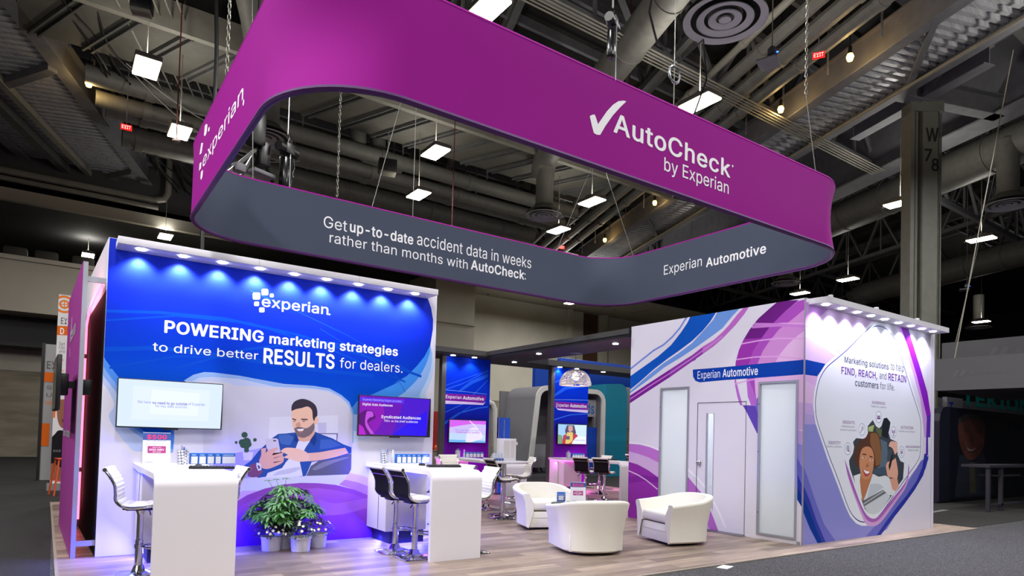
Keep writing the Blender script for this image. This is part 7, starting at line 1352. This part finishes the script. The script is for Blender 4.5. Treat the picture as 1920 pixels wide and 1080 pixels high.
def make_stool(label):
    t = thing('bar_stool', label, 'bar stool', (0, 0, 0), 0, 'bar stools'); sd = [tuple(v) for v in curve2(SIDE)]; k = len(sd)*5//9
    mb = MB(); ribbed(mb, sd[:k], .41, .028, 7); mb.build('seat', LEATHER, t)
    mb = MB(); ribbed(mb, sd[k-1:], .41, .024, 8); mb.build('backrest', LEATHER, t)
    mb = MB(); bk = [(x-.004, z-.004) for x, z in sd[k-6:]]; mb.grid([[(x-.006, -.195, z-.006) for x, z in bk], [(x-.006, .195, z-.006) for x, z in bk]]); mb.build('back_cover', BLACKF, t)
    for y in (-.212, .212):
        mb = MB(); mb.tube([(x, y, z-.004) for x, z in sd], .013, 8); mb.build('side_frame', CHROME, t)
    mb = MB(); mb.cyl((-.245, -.212, .985), (-.245, .212, .985), .011, 8); mb.build('back_bar', CHROME, t)
    mb = MB(); mb.cyl((-.29, -.225, 1.065), (-.29, .225, 1.065), .022, 12); mb.build('top_roll', LEATHER, t)
    for y in (-.222, .222): mb = MB(); mb.cyl((-.29, y-.006, 1.065), (-.29, y+.006, 1.065), .019, 12); mb.build('end_cap', CHROME, t)
    mb = MB(); mb.box((0, 0, .672), (.24, .2, .035), bv=.01); mb.beam((-.12, -.2, .685), (-.02, 0, .672), .03, .02); mb.beam((-.12, .2, .685), (-.02, 0, .672), .03, .02); mb.beam((.12, -.2, .695), (.02, 0, .672), .03, .02); mb.beam((.12, .2, .695), (.02, 0, .672), .03, .02); mb.build('seat_plate', BLACK, t)
    mb = MB(); mb.lathe([(.05, .66), (.034, .62), (.03, .60), (.03, .36), (.036, .355), (.036, .06)], 20); mb.build('gas_column', CHROME, t)
    mb = MB(); mb.lathe([(.205, .0), (.21, .006), (.2, .012), (.10, .022), (.06, .045), (.045, .085), (.04, .10)], 44, sq=.75); mb.build('base', CHROME, t)
    mb = MB(); mb.tube([(.03, -.03, .29), (.1, -.13, .285), (.2, -.15, .28), (.235, -.12, .28), (.24, 0, .28), (.235, .12, .28), (.2, .15, .28), (.1, .13, .285), (.03, .03, .29)], .012, 8); mb.lathe([(.044, .27), (.044, .31)], 16); mb.build('footrest', CHROME, t)
    mb = MB(); mb.tube([(.02, .05, .66), (.05, .16, .64), (.06, .22, .60), (.06, .26, .57)], .008, 6); mb.build('lever', BLACK, t)
    return t
st = make_stool('white ribbed bar stool at the left of the left counter, seen from the side')
st.location = (.745, 7.62, 0); st.rotation_euler.z = -.22
PI = math.pi
for x, y, r, s, lb in (
 (1.42, 7.62, PI+.05, 1, 'white ribbed bar stool tucked in at the right of the left counter'),
 (3.56, 7.66, .0, 1, 'black backed bar stool, farther of the pair left of the violet screen counter'),
 (3.60, 7.20, .0, 1, 'black backed bar stool, nearer of the pair left of the violet screen counter'),
 (4.40, 7.22, PI-.12, 1, 'white backed bar stool nearest at the right of the violet screen counter'),
 (4.38, 7.80, PI-.05, 1, 'white backed bar stool, farther one right of the violet screen counter'),
 (6.66, 9.86, -.12, 1, 'black backed bar stool with white seat turned sideways at the round table'),
 (6.5, 11.3, -PI/2+.1, 1, 'white backed bar stool behind the left side of the round table'),
 (7.5, 10.55, PI-.35, 1, 'white bar stool at the right edge of the round table'),
 (7.2, 11.25, PI/2+.3, 1, 'half hidden bar stool behind the round table by the tower counter'),
 (10.62, 12.15, .35, .95, 'black backed bar stool, left of the two at the counter behind the pendant'),
 (10.86, 11.72, .4, .95, 'black backed bar stool, right of the two at the counter behind the pendant'),
 (11.95, 13.1, PI, .95, 'white bar stool back on the far side of the counter behind the pendant'),
 (13.9, 13.6, 0, .97, 'black bar stool back, left of two at the farthest counter'),
 (14.0, 12.9, 0, .97, 'black bar stool back, right of two at the farthest counter'),
 (15.1, 13.2, PI, .97, 'white bar stool back beyond the farthest counter'),
 (15.05, 12.3, PI, .97, 'white bar stool back beyond the farthest counter, by the cabin corner')):
    o = dup(st, (x, y, 0), r, lb)
    if s != 1: o.scale = (s, s, s)
# round bar table
t = thing('round_bar_table', 'round white bar table on chrome posts with leaflets on it', 'bar table', (6.92, 10.22, 0))
mb = MB(); mb.lathe([(.45, .985), (.46, 1.0), (.46, 1.012), (.45, 1.02), (.001, 1.02)], 48); mb.build('table_top', WHITE, t)
mb = MB(); mb.lathe([(.16, .97), (.16, .985)], 24); mb.build('mount_plate', BLACK, t)
mb = MB(); mb.cyl((0, 0, .03), (0, 0, .97), .045, 20); mb.build('post', CHROME, t)
mb = MB(); mb.lathe([(.28, 0), (.285, .008), (.27, .015), (.12, .03), (.06, .06), (.05, .09)], 40); mb.build('base', CHROME, t)
TBX, TBY, TBZ = 6.92, 10.22, 1.02
def leaflet_box(x, y, z, lb, cards):
    t = thing('card_holder', lb, 'card holder', (x, y, z+.001), -.2)
    mb = MB(); mb.rng(-.12, .12, -.01, .06, 0, .006); mb.rng(-.12, .12, .05, .055, 0, .13); mb.build('tray', mat('acrylic', (222, 222, 228), .15), t)
    for k in range(cards):
        mb = MB(); mb.keep = True
        mb.rng(-.105+k*.055, -.06+k*.055, .01, .03, .006, .15); mb.build('card_stack', mat('card_pale', (214, 220, 236), .5), t)
        mb = MB(); mb.rng(-.103+k*.055, -.062+k*.055, .008, .0098, .01, .05); mb.build('card_band', mat('card_blue', (40, 84, 176), .5), t)
leaflet_box(TBX-.16, TBY-.05, TBZ, 'clear tray of blue and white cards on the round bar table', 4)
t = thing('display_stand', 'white box display with a pale bottle picture on the round bar table', 'display box', (TBX+.14, TBY+.1, TBZ+.001), -.25)
mb = MB(); mb.rng(-.17, .17, 0, .16, 0, .42, bv=.004); mb.build('carton', mat('carton_white', (224, 222, 230), .5), t)
mb = MB(); mb.rng(-.08, .04, -.003, 0, .05, .38); mb.rng(.06, .14, -.003, 0, .05, .38); mb.build('front_print', mat('carton_cream', (206, 202, 200), .5), t)
mb = MB(); mb.cyl((.19, .08, .3), (.19, .08, .36), .04, 14); mb.build('spout', mat('carton_white', (224, 222, 230), .5), t)
# blue leaflet tower beside the left tower
t = thing('leaflet_stand', 'tall blue leaflet stand with bright silver edge at the right of the left tower', 'leaflet stand', (9.42, 13.95, 0), -.15)
mb = MB(); mb.rng(-.16, .16, 0, .06, 0, 1.95); mb.build('blue_panel', mat('stand_blue', (20, 84, 210), .35), t)
mb = MB(); mb.rng(-.175, -.16, -.01, .07, 0, 1.96); mb.rng(-.02, .0, -.012, 0, .2, 1.9); mb.build('silver_edge', CHROME, t)
mb = MB(); mb.rng(-.25, .25, -.12, .2, 0, .02); mb.build('foot', BLACK, t)

# ================================================================== TUB CHAIRS
def tub_chair(x, y, face, label, s=1.0):
    t = thing('tub_chair', label, 'armchair', (x, y, 0), face, 'white tub chairs')
    hw, fd, r = .43, .40, .36      # half width, front edge, rear corner radius
    plan = [(fd, -hw), (fd*.5, -hw), (0.05, -hw)]
    for k in range(1, 12): a = math.radians(-90-90*k/12); plan.append((-.04+r*math.cos(a), -hw+r+r*math.sin(a)))
    plan.append((-.04-r, 0.0))
    plan += [(a, -b) for a, b in plan[:-1][::-1]]
    n = len(plan); rows = []
    for i, (px_, py_) in enumerate(plan):
        a, b = Vector(plan[max(i-1, 0)]), Vector(plan[min(i+1, n-1)]); d = (b-a).normalized(); nx, ny = d.y, -d.x   # outward
        if nx*px_+ny*py_ < 0: nx, ny = -nx, -ny
        u = abs(2*i/(n-1)-1); back = 1-u**2.2; zt = .585+.125*back; tw = .115-.01*back
        fl = .055+.03*back                # outward flare towards the top
        if i == 0 or i == n-1: tw_in = tw
        sec = [(-.045, .035), (-.005, .06), (.0, .25), (fl*.45, .45), (fl, zt-.05), (fl+.004, zt-.025), (fl-.012, zt-.006), (fl-.035, zt), (fl-tw+.03, zt-.002), (fl-tw+.006, zt-.015), (fl-tw, zt-.045), (-tw-.005, .44), (-tw-.01, .30)]
        rows.append([(px_+nx*o, py_+ny*o, z) for o, z in sec])
    mb = MB(); mb.grid(rows)
    for ring in (rows[0], rows[-1]):
        mb.poly([(p[0]+.006, p[1], p[2]) for p in ring]); mb.grid([ring, [(p[0]+.006, p[1], p[2]) for p in ring]])
    mb.build('shell', TUBL, t, sharp=50)
    mb = MB(); mb.box((.085, 0, .385), (.62, .64, .15), bv=.045, seg=4); mb.build('seat_cushion', TUBL, t)
    mb = MB(); mb.box((.06, 0, .165), (.64, .74, .255), bv=.02); mb.build('seat_base', TUBL, t)
    mb = MB(); mb.rng(.379, .384, -.33, .33, .19, .196); mb.build('front_seam', mat('seam_shadow', (190, 186, 176), .7), t)
    mb = MB(); mb.lathe([(.30, 0), (.31, .01), (.31, .04)], 32); mb.build('swivel_base', BLACK, t)
    return t
tub_chair(5.83, 6.56, math.radians(71), 'white tub chair nearest the viewer, seen from behind')
tub_chair(6.70, 8.71, math.radians(-107), 'white tub chair behind the glass side table, facing the aisle')
tub_chair(7.56, 6.58, math.radians(166), 'white tub chair by the meeting room door, seen from its side')
# glass side table with its own giveaway sign
t = thing('side_table', 'small round glass topped side table on a thin steel frame among the tub chairs', 'side table', (6.36, 7.62, 0))
mb = MB(); mb.lathe([(.001, .505), (.27, .505), (.275, .511), (.27, .517), (.001, .517)], 44); mb.build('glass_top', GLASS, t)
mb = MB(); mb.tube([(.265*math.cos(k*.19635), .265*math.sin(k*.19635), .495) for k in range(32)], .011, 8, closed=True); mb.build('top_rim', STEEL, t)
for a in (2.6, 4.17, 5.74, .97):
    mb = MB(); mb.beam((.25*math.cos(a), .25*math.sin(a), .0), (.25*math.cos(a), .25*math.sin(a), .5), .022, .022); mb.build('leg', STEEL, t)
mb = MB()
for a in (2.6, 4.17): mb.beam((.25*math.cos(a), .25*math.sin(a), .012), (.25*math.cos(a+3.14), .25*math.sin(a+3.14), .012), .022, .022)
mb.build('floor_stretcher', STEEL, t)
sign_holder(6.50, 7.58, .518, -.55, '$500 giveaway sign on the glass side table', .30)
t = thing('wire_basket', 'small blue package in a wire basket on the glass side table', 'basket', (6.28, 7.72, .519), -.5)
mb = MB(); mb.rng(-.06, .06, -.04, .04, .004, .15, bv=.01); mb.build('package', mat('box_blue', (20, 96, 190), .45), t)
mb = MB(); mb.rng(-.045, .03, -.042, -.04, .03, .1); mb.build('package_label', mat('box_white', (226, 230, 240), .45), t)
mb = MB()
for z in (.01, .05, .09, .12): mb.tube([(-.075, -.055, z), (.075, -.055, z), (.075, .055, z), (-.075, .055, z)], .0025, 5, closed=True)
mb.build('wire_frame', mat('wire_white', (220, 222, 226), .4), t)

# ================================================================== PLANTS
GREEN = noisy('leaf_green', (28, 72, 20), (62, 126, 40), 14, .45); GREEN2 = noisy('azalea_leaf', (26, 44, 18), (52, 78, 32), 20, .5)
POT = mat('white_pot', (218, 216, 228), .45); PETAL = mat('white_petal', (240, 236, 214), .6); SOIL = mat('soil', (30, 22, 18), .9); STEM = mat('stem_brown', (72, 50, 30), .7)
def leaf(mb, base, d, up_, L_, wd, fold=.25, droop=.3):
    d = d.normalized(); s = d.cross(up_).normalized(); n = s.cross(d)
    A = []
    for t_, w_ in ((0, .12), (.25, .8), (.55, 1), (.8, .65), (1, .03)):
        c = base+d*L_*t_-Vector((0, 0, droop*L_*t_*t_)); A.append([c-s*wd*w_/2+n*fold*wd*w_*.4, c, c+s*wd*w_/2+n*fold*wd*w_*.4])
    mb.grid(A)
def schefflera(x, y):
    t = thing('umbrella_plant', 'bushy green umbrella plant standing behind the white flower pots', 'potted plant', (x, y, 0)); random.seed(11)
    mb = MB(); mb.lathe([(.11, 0), (.135, .2), (.14, .21), (.125, .21), (.12, .19), (.001, .18)], 28); mb.build('pot', POT, t)
    stems = MB(); fol = MB()
    for k in range(125):
        a = random.uniform(0, 6.283); rr = math.sqrt(random.random())*.43; zz = random.uniform(.36, .80)
        zmax = .84-.62*(rr/.5)**2; z = min(zz, zmax); z = max(.34, z)
        tip = Vector((rr*math.cos(a)*1.08, rr*math.sin(a)*.8, z))
        b0 = Vector((random.uniform(-.05, .05), random.uniform(-.05, .05), .18)); mid = b0.lerp(tip, .55)+Vector((0, 0, .06))
        stems.tube([b0, mid, tip], [.007, .005, .003], 5)
        out = Vector((math.cos(a), math.sin(a), 0)); nl = random.randint(7, 9); ph = random.uniform(0, 6.28)
        ax_ = (Vector((0, 0, 1))+out*.45+Vector((random.uniform(-.3, .3), random.uniform(-.3, .3), 0))).normalized(); e1 = ax_.orthogonal().normalized(); e2 = ax_.cross(e1)
        for q in range(nl):
            b = ph+6.283*q/nl; d = e1*math.cos(b)+e2*math.sin(b); L_ = random.uniform(.08, .125)
            leaf(fol, tip+d*.012, d+ax_*.12, ax_, L_, L_*.30, .3, .35)
    for dx, z in ((-.22, .86), (-.12, .87), (.0, .88)):
        tip = Vector((dx, .02, z)); stems.tube([Vector((0, 0, .5)), tip], [.004, .002], 5)
        for q in range(7): b = q*.9; leaf(fol, tip, Vector((math.cos(b), math.sin(b), .1)), Vector((0, 0, 1)), .06, .018, .2, .4)
    stems.build('stems', STEM, t); f = fol.build('foliage', GREEN, t, sharp=0); f['kind'] = 'stuff'
def azalea(x, y, lb, seed):
    t = thing('potted_azalea', lb, 'potted plant', (x, y, 0), 0, 'white azaleas'); random.seed(seed)
    mb = MB(); mb.lathe([(.105, 0), (.11, .005), (.118, .11), (.122, .155), (.128, .16), (.128, .178), (.118, .178), (.112, .15), (.001, .15)], 32); mb.build('pot', POT, t)
    mb = MB()
    for k in range(430):
        a = random.uniform(0, 6.283); e = random.uniform(-.25, 1.5); R_ = random.uniform(.6, 1)*.205
        p = Vector((R_*math.cos(e)*math.cos(a), R_*math.cos(e)*math.sin(a), .20+R_*.78*math.sin(e))); d = Vector((math.cos(a), math.sin(a), random.uniform(-.4, .9)))
        leaf(mb, p, d, Vector((0, 0, 1)), random.uniform(.03, .045), .018, .2, .2)
    f = mb.build('foliage', GREEN2, t, sharp=0); f['kind'] = 'stuff'
    mb = MB()
    for k in range(26):
        a = random.uniform(0, 6.283); e = random.uniform(.15, 1.45); R_ = .205
        c = Vector((R_*math.cos(e)*math.cos(a), R_*math.cos(e)*math.sin(a), .20+R_*.8*math.sin(e))); n = Vector((math.cos(e)*math.cos(a), math.cos(e)*math.sin(a), math.sin(e)))
        e1 = n.orthogonal().normalized(); e2 = n.cross(e1)
        for q in range(6): b = q*1.047; d = e1*math.cos(b)+e2*math.sin(b); leaf(mb, c, d+n*.5, n, .021, .018, .3, 0)
    f = mb.build('blossoms', PETAL, t, sharp=0); f['kind'] = 'stuff'
schefflera(2.44, 8.55)
azalea(2.25, 8.42, 'potted white azalea, leftmost of the row of white pots', 1); azalea(2.55, 8.22, 'potted white azalea in front, nearest the viewer', 2)
azalea(2.46, 8.64, 'potted white azalea half hidden in the rear of the row', 3); azalea(2.82, 8.42, 'potted white azalea, rightmost of the row of white pots', 4)

# card lying on the carpet
mb = MB(); mb.box((6.62, 5.0, -.006), (.22, .13, .006), rz=.3); tag(mb.build('floor_card', mat('card_white', (232, 232, 236), .5)), 'small white card lying on the grey carpet in front of the stand', 'card')
mb = MB(); mb.box((16.9, 6.85, -.0), (1.1, .12, .01), rz=.1); tag(mb.build('floor_strip', mat('strip_grey', (120, 120, 122), .5)), 'thin pale strip on the darkened carpet right of the cabin', 'floor strip')

# ================================================================== NEIGHBOURING STANDS
# orange and white stand at the left
t = thing('banner_wall', 'white banner wall with orange target logo and a smiling man in a black shirt', 'banner wall', (0, 0, 0))
mb = MB(); mb.rng(-.03, 2.2, 18, 18.12, 0, 4.42); mb.build('panel', mat('banner_white', (150, 150, 150), .7), t)
artwork('banner', 'Y', 18.0, [(-.03, .42, .15, 4.4)], t)
mb = MB(); mb.rng(-.09, .6, 17.98, 18.2, 0, .16); mb.build('plinth', mat('banner_grey', (120, 120, 120), .7), t)
t = thing('banner_wall', 'narrow orange lettered return panel behind the white banner wall, with a black edge', 'banner wall', (0, 0, 0))
mb = MB(); mb.rng(-.30, .1, 21.4, 21.5, 0, 3.6); mb.build('panel', mat('banner_white', (150, 150, 150), .7), t)
mb = MB(); mb.rng(-.34, -.27, 21.36, 21.5, 0, 3.62); mb.build('edge', BLACK, t)
lettering([('EXP', '58585a', .02, -.22, .1, 2.95, .2), ('Set', '58585a', 0, -.2, .1, 2.4, .1), ('Up', '58585a', 0, -.2, .05, 2.2, .1), ('NEW', 'd9762c', 0, -.22, .1, 2.0, .09)], 'Y', 21.4, .004, t)
mb = MB(); mb.rng(-.27, .1, 21.39, 21.4, 2.6, 2.85); mb.rng(-.27, -.1, 21.39, 21.4, .9, 1.5); mb.build('orange_band', mat('ink_d2641e', 'd2641e', .5), t)
t = thing('orange_bar_stool', 'orange metal bar stool in front of the banner man', 'stool', (.22, 16.9, 0), .2)
mb = MB(); mb.box((0, 0, .76), (.34, .34, .03), bv=.01); mb.build('seat', mat('orange_metal', (196, 74, 26), .45), t)
for sx, sy in ((-1, -1), (1, -1), (-1, 1), (1, 1)): mb = MB(); mb.beam((.14*sx, .14*sy, .75), (.22*sx, .22*sy, 0), .03, .03); mb.build('leg', mat('orange_metal', (196, 74, 26), .45), t)
mb = MB(); mb.beam((-.19, -.19, .3), (.19, -.19, .3), .02, .02); mb.beam((-.19, .19, .3), (.19, .19, .3), .02, .02); mb.build('stretcher', mat('orange_metal', (196, 74, 26), .45), t)
t = thing('menu_screen', 'narrow dark blue information screen in front of the banner man', 'screen', (.33, 16.2, 1.55))
mb = MB(); mb.box((0, 0, 0), (.34, .04, .95), bv=.01); mb.build('body', mat('screen_navy', (20, 26, 50), .3), t)
mb = MB(); mb.keep = True
for k in range(6): mb.box((-.02, -.022, .34-.13*k), (.2, .002, .05))
mb.build('screen_rows', mat('screen_blue_rows', (40, 90, 170), .4, emit=.4), t)
mb = MB(); mb.cyl((0, 0, -1.55), (0, 0, -.45), .03, 10); mb.build('post', BLACK, t)
# red glow booth seen between the blue wall and the tower
t = thing('red_showcase', 'dark red showcase glimpsed between the blue wall and the left tower', 'showcase', (11.2, 21, 0))
mb = MB(); mb.rng(-.7, .7, 0, 1, .9, 2.3); mb.build('red_hood', mat('red_panel', (140, 22, 10), .5), t)
mb = MB(); mb.rng(-.7, .7, -.1, .9, 0, .85); mb.build('counter', mat('counter_beige', (120, 112, 96), .6), t)
mb = MB(); mb.lathe([(.16, 0), (.17, .12), (.1, .2), (.001, .22)], 16, (.1, -.05, .9)); mb.build('helmet', mat('orange_glow', (210, 80, 40), .5), t)
# white and blue stand with rounded arches
GB = mat('booth_grey', (120, 120, 126), .6); NAVY = mat('booth_navy', (0, 66, 176), .5); TEAL = mat('booth_teal', (10, 122, 150), .5); EDGE = mat('arch_edge_white', (206, 206, 204), .5)
t = thing('rounded_arch', 'big pale rounded arch of the neighbouring stand behind the right tower', 'exhibit arch', (0, 0, 0))
def arch_path(o, n=10):
    x0, x1, h, r = 13.95, 17.56, 3.36, .5
    R_ = r-o; pts = [(x0-.55, .12+o*.6), (x0-.2+o*.4, .18+o), (x0-.02+o, .5)]
    for k in range(n+1): a = math.radians(180-90*k/n); pts.append((x0+.25+o+R_+R_*math.cos(a), h-o-R_+R_*math.sin(a)))
    for k in range(n+1): a = math.radians(90-90*k/n); pts.append((x1-o-R_+R_*math.cos(a), h-o-R_+R_*math.sin(a)))
    pts.append((x1-o, 0)); return pts
mb = MB(); mb.extr(arch_path(0)+arch_path(.16)[::-1], 'y', 19.06, 20.9); mb.build('arch_shell', GB, t)
mb = MB(); mb.extr(arch_path(-.01)+arch_path(.17)[::-1], 'y', 18.98, 19.06); mb.build('front_edge', EDGE, t)
mb = MB(); mb.rng(13.9, 17.4, 20.9, 21.0, 0, 3.2); mb.build('back_panel', mat('arch_inside', (112, 112, 118), .7), t)
mb = MB(); mb.rng(13.3, 17.6, 18.9, 21.0, 0, .1); mb.build('plinth', mat('arch_plinth', (70, 70, 74), .7), t)
t = thing('teal_wall', 'teal panel with rounded corner, right beside the pale arch', 'exhibit wall', (0, 0, 0))
mb = MB(); mb.extr([(17.6, 0), (18.76, 0)]+[(18.76-.4+.4*math.cos(math.radians(a)), 3.28+.4*math.sin(math.radians(a))) for a in (0, 22, 45, 67, 90)]+[(17.6, 3.62)], 'y', 19.0, 20.2); mb.build('panel', TEAL, t)
mb = MB(); mb.rng(18.77, 19.6, 19.3, 20.2, 1.9, 3.6, bv=.05); mb.build('white_wing', GB, t)
t = thing('lettered_wall', 'pale wall with blue letters nds inside the big arch', 'exhibit wall', (0, 0, 0))
mb = MB(); mb.rng(15.9, 17.36, 19.3, 19.42, 2.32, 2.98); mb.build('panel', mat('nds_panel', (150, 150, 156), .6), t)
mb = MB(); mb.rng(15.9, 17.36, 19.25, 19.45, .1, 1.9); mb.build('navy_base', NAVY, t)
mb = MB(); mb.rng(15.9, 16.0, 19.3, 19.4, 1.9, 2.32); mb.rng(17.26, 17.36, 19.3, 19.4, 1.9, 2.32); mb.build('post', GB, t)
lettering([('nds', '1c64b4', .03, 16.62, 17.25, 2.44, .4)], 'Y', 19.3, .004, t)
t = thing('overhead_ring', 'royal blue overhead fascia of the neighbouring stand, behind the black canopy', 'exhibit fascia', (0, 0, 0))
mb = MB(); mb.rng(17.3, 24, 21.5, 21.8, 3.75, 4.85, bv=.08); mb.build('blue_panel', NAVY, t)
mb = MB(); mb.rng(16.05, 17.2, 21.6, 21.8, 0, 4.6); mb.build('blue_post', NAVY, t)
t = thing('rounded_arch', 'small pale arch corner just right of the left tower', 'exhibit arch', (0, 0, 0))
mb = MB(); mb.tube([(12.1, 20, 2.72), (12.7, 20, 2.72), (12.95, 20, 2.64), (13.06, 20, 2.45), (13.2, 20, 0)], .10, 8); mb.build('arch_edge', EDGE, t)
mb = MB(); mb.rng(12.1, 12.98, 20.1, 20.8, 0, 2.6); mb.build('arch_inside', GB, t)
for x, lb in ((15.72, 'left'), (16.95, 'right')):
    t = thing('kiosk', '%s one of two pale neighbouring kiosks with rounded sign boards, between the towers' % lb, 'kiosk', (x, 23, 0))
    mb = MB(); mb.rng(-.55, .55, 0, .3, 0, 1.9); mb.build('body', mat('kiosk_grey', (146, 146, 158), .6), t)
    mb = MB(); mb.rng(-.5, .5, -.08, -.02, .92, 1.5, bv=.03); b = mb.build('sign_board', mat('kiosk_sign', (176, 174, 172), .6), t)
    lettering([('NADA', '9a9aa4', .0, -.25, .25, 1.12, .14)], 'Y', -.08, .004, b)
    mb = MB(); mb.poly([(-.4, -.005, .6), (.45, -.005, .3), (.45, -.005, .88), (.1, -.005, .88)]); mb.poly([(.2, -.005, 1.6), (.45, -.005, 1.6), (.32, -.005, 1.8)]); mb.build('blue_shape', NAVY, t)
t = thing('white_cabinet', 'low white cabinet inside the pale rounded arch', 'cabinet', (15.1, 20.2, 0))
mb = MB(); mb.rng(-.3, .5, 0, .4, .3, 1.2); mb.build('body', mat('cabinet_grey', (150, 150, 156), .6), t)
for sx in (-.25, .4): mb = MB(); mb.beam((sx, .2, .3), (sx*1.3, .2, .1), .04, .04); mb.build('leg', BLACK, t)
# hanging signs and navy stand at the right
def hung(x, y0, y1, z0, z1, lb, scale, du):
    t = thing('hanging_sign', lb, 'hanging sign', (0, 0, 0)); mb = MB(); mb.rng(x, x+5, y0, y1, z0, z1); mb.build('fabric_box', mat('sign_grey', (84, 84, 88), .7), t)
    zc = (z0+z1)/2; u = -y1+du
    mb = MB(); mb.keep = True
    for a in ((0, .0), (.45, .0)):
        pts = [(u+a[0]*scale, zc-.22*scale), (u+a[0]*scale+.25*scale, zc-.22*scale), (u+a[0]*scale+.5*scale, zc+.25*scale), (u+a[0]*scale+.3*scale, zc+.3*scale)]
        mb.poly([on_panel('X', x, p, q, .006) for p, q in pts])
    mb.build('logo', mat('ink_58595e', '58595e', .5), t)
    lettering([('AutoAlert', '58595e', .03, u+1.15*scale, u+3.4*scale, zc-.1*scale, .28*scale)], 'X', x, .006, t)
    for y in (y0+.8, y1-.4): mb = MB(); mb.cyl((x+.2, y, z1), (x+.6, y-1.2, 12.2), .015, 5); mb.build('wire', PAINTL, t)
hung(20, 2.0, 8.21, 3.06, 3.94, 'lower pale hanging sign lettered AutoAlert, right of the meeting room', .37, .42)
hung(28, 2.0, 11.27, 4.45, 5.53, 'upper pale hanging sign lettered Auto, behind the lower one', .75, 1.5)
t = thing('lettered_stand', 'teal lettered sign wall under the pale hanging signs', 'exhibit wall', (0, 0, 0))
mb = MB(); mb.rng(33, 56, 14.2, 14.4, 0, 3.9); mb.build('wall', mat('stand_grey', (96, 96, 104), .6), t)
mb = MB(); mb.rng(35.4, 37.2, 14.0, 14.2, 3.0, 3.95); mb.build('white_box', mat('stand_white', (120, 120, 130), .6), t)
lettering([('T', '2a3ab0', .05, 35.6, 36.1, 3.2, .5)], 'Y', 14.0, .01, t, 'box_letter')
lettering([('TEKION', '1a8c86', .06, 37.6, 47, 3.7, .75)], 'Y', 14.2, .01, t)
# navy stand wall with a man's portrait
t = thing('navy_wall', 'dark navy stand wall with rounded top and a smiling grey haired man in a tie', 'exhibit wall', (0, 0, 0))
YN = 7.83; NB = mat('navy_black', (6, 10, 30), .5)
pr = [(19.3, 0), (40, 0), (40, 2.9), (19.9, 2.55)]
mb = MB()
out = [(19.35, .02), (40, .02), (40, 2.6)] + [(19.35+.4+.4*math.cos(math.radians(a)), 2.2+.4*math.sin(math.radians(a))) for a in (90, 120, 150, 180)]
mb.extr(out, 'y', YN, YN+.2); nw = mb.build('panel', NB, t)
mb = MB(); mb.keep = True
def flat(pts, o, m_):
    mb.m = m_; P2 = smooth_line(pts)
    for tr in tessellate_polygon([[Vector((a, b, 0)) for a, b in P2]]): mb.poly([(P2[i][0], YN-o, P2[i][1]) for i in tr])
flat([(20.5, 2.05), (20.6, 2.3), (21.1, 2.44), (21.9, 2.42), (22.3, 2.2), (22.35, 1.85), (22.2, 1.5), (21.8, 1.22), (21.3, 1.15), (20.9, 1.3), (20.6, 1.65)], .004, 0)
flat([(20.5, 2.1), (20.55, 2.32), (21.1, 2.46), (21.9, 2.44), (22.3, 2.25), (22.25, 2.1), (21.9, 2.28), (21.2, 2.3), (20.7, 2.2)], .005, 3)
flat([(20.95, 1.54), (21.4, 1.46), (21.85, 1.56), (21.6, 1.38), (21.2, 1.37)], .006, 3)
flat([(21.05, 1.515), (21.4, 1.455), (21.75, 1.53), (21.55, 1.42), (21.2, 1.415)], .007, 4)
flat([(20.85, 1.97), (21.05, 2.0), (21.2, 1.96), (21.05, 1.93)], .006, 3); flat([(21.65, 1.97), (21.85, 2.01), (22.05, 1.97), (21.85, 1.93)], .006, 3)
flat([(20.8, 2.06), (21.05, 2.1), (21.22, 2.04), (21.05, 2.07)], .006, 3); flat([(21.62, 2.06), (21.85, 2.11), (22.1, 2.06), (21.85, 2.08)], .006, 3)
flat([(21.35, 1.95), (21.5, 1.95), (21.6, 1.7), (21.43, 1.65), (21.25, 1.7)], .006, 5); flat([(20.62, 1.62), (20.9, 1.7), (21.0, 1.45), (20.85, 1.36)], .005, 5); flat([(22.25, 1.62), (22.0, 1.7), (21.9, 1.45), (22.05, 1.4)], .005, 5)
flat([(20.3, .1), (20.6, 1.3), (21.0, 1.25), (21.5, 1.05), (21.9, 1.25), (22.2, 1.4), (23.2, .1)], .003, 1)
flat([(21.3, 1.1), (21.6, 1.1), (21.75, .2), (21.3, .2)], .005, 2)
mb.build('portrait_print', [mat('portrait_skin', (84, 44, 38), .6), mat('portrait_shirt', (30, 34, 50), .6), mat('portrait_tie', (60, 56, 44), .6), mat('portrait_hair', (48, 40, 40), .6), mat('portrait_teeth', (130, 104, 98), .6), mat('portrait_shade', (74, 36, 32), .6)], nw, sharp=0)
lettering([('De', '24345c', .03, 24.2, 25.3, 2.12, .2)], 'Y', YN, .004, nw)
t = thing('grey_table', 'dark grey bar table frame in front of the navy wall', 'table', (18.9, 6.5, 0))
mb = MB(); mb.rng(-.9, 2.6, -.3, .3, 1.04, 1.10); mb.build('table_top', mat('table_grey', (44, 44, 52), .5), t)
for x in (-.86, -.1, 2.56): mb = MB(); mb.rng(x, x+.08, -.28, -.2, 0, 1.04); mb.build('leg', mat('table_grey', (44, 44, 52), .5), t)
mb = MB(); mb.rng(-.2, 1.2, -.25, .2, .82, .86); mb.build('shelf', mat('table_grey', (44, 44, 52), .5), t)
mb = MB(); mb.rng(-.8, 2.6, -.28, -.22, .12, .17); mb.build('stretcher', mat('table_grey', (44, 44, 52), .5), t)
mb = MB(); mb.rng(14.9, 15.6, 8.6, 9.2, 0, 2.2); tag(mb.build('pale_pillar', mat('pillar_cream', (150, 146, 132), .6)), 'pale narrow pillar just right of the meeting room', 'pillar')
mb = MB(); mb.rng(22.6, 22.64, 9.9, 9.94, 4.0, 12.2); tag(mb.build('power_cable', BLACK), 'thin black cable hanging right of the lettered column', 'cable')
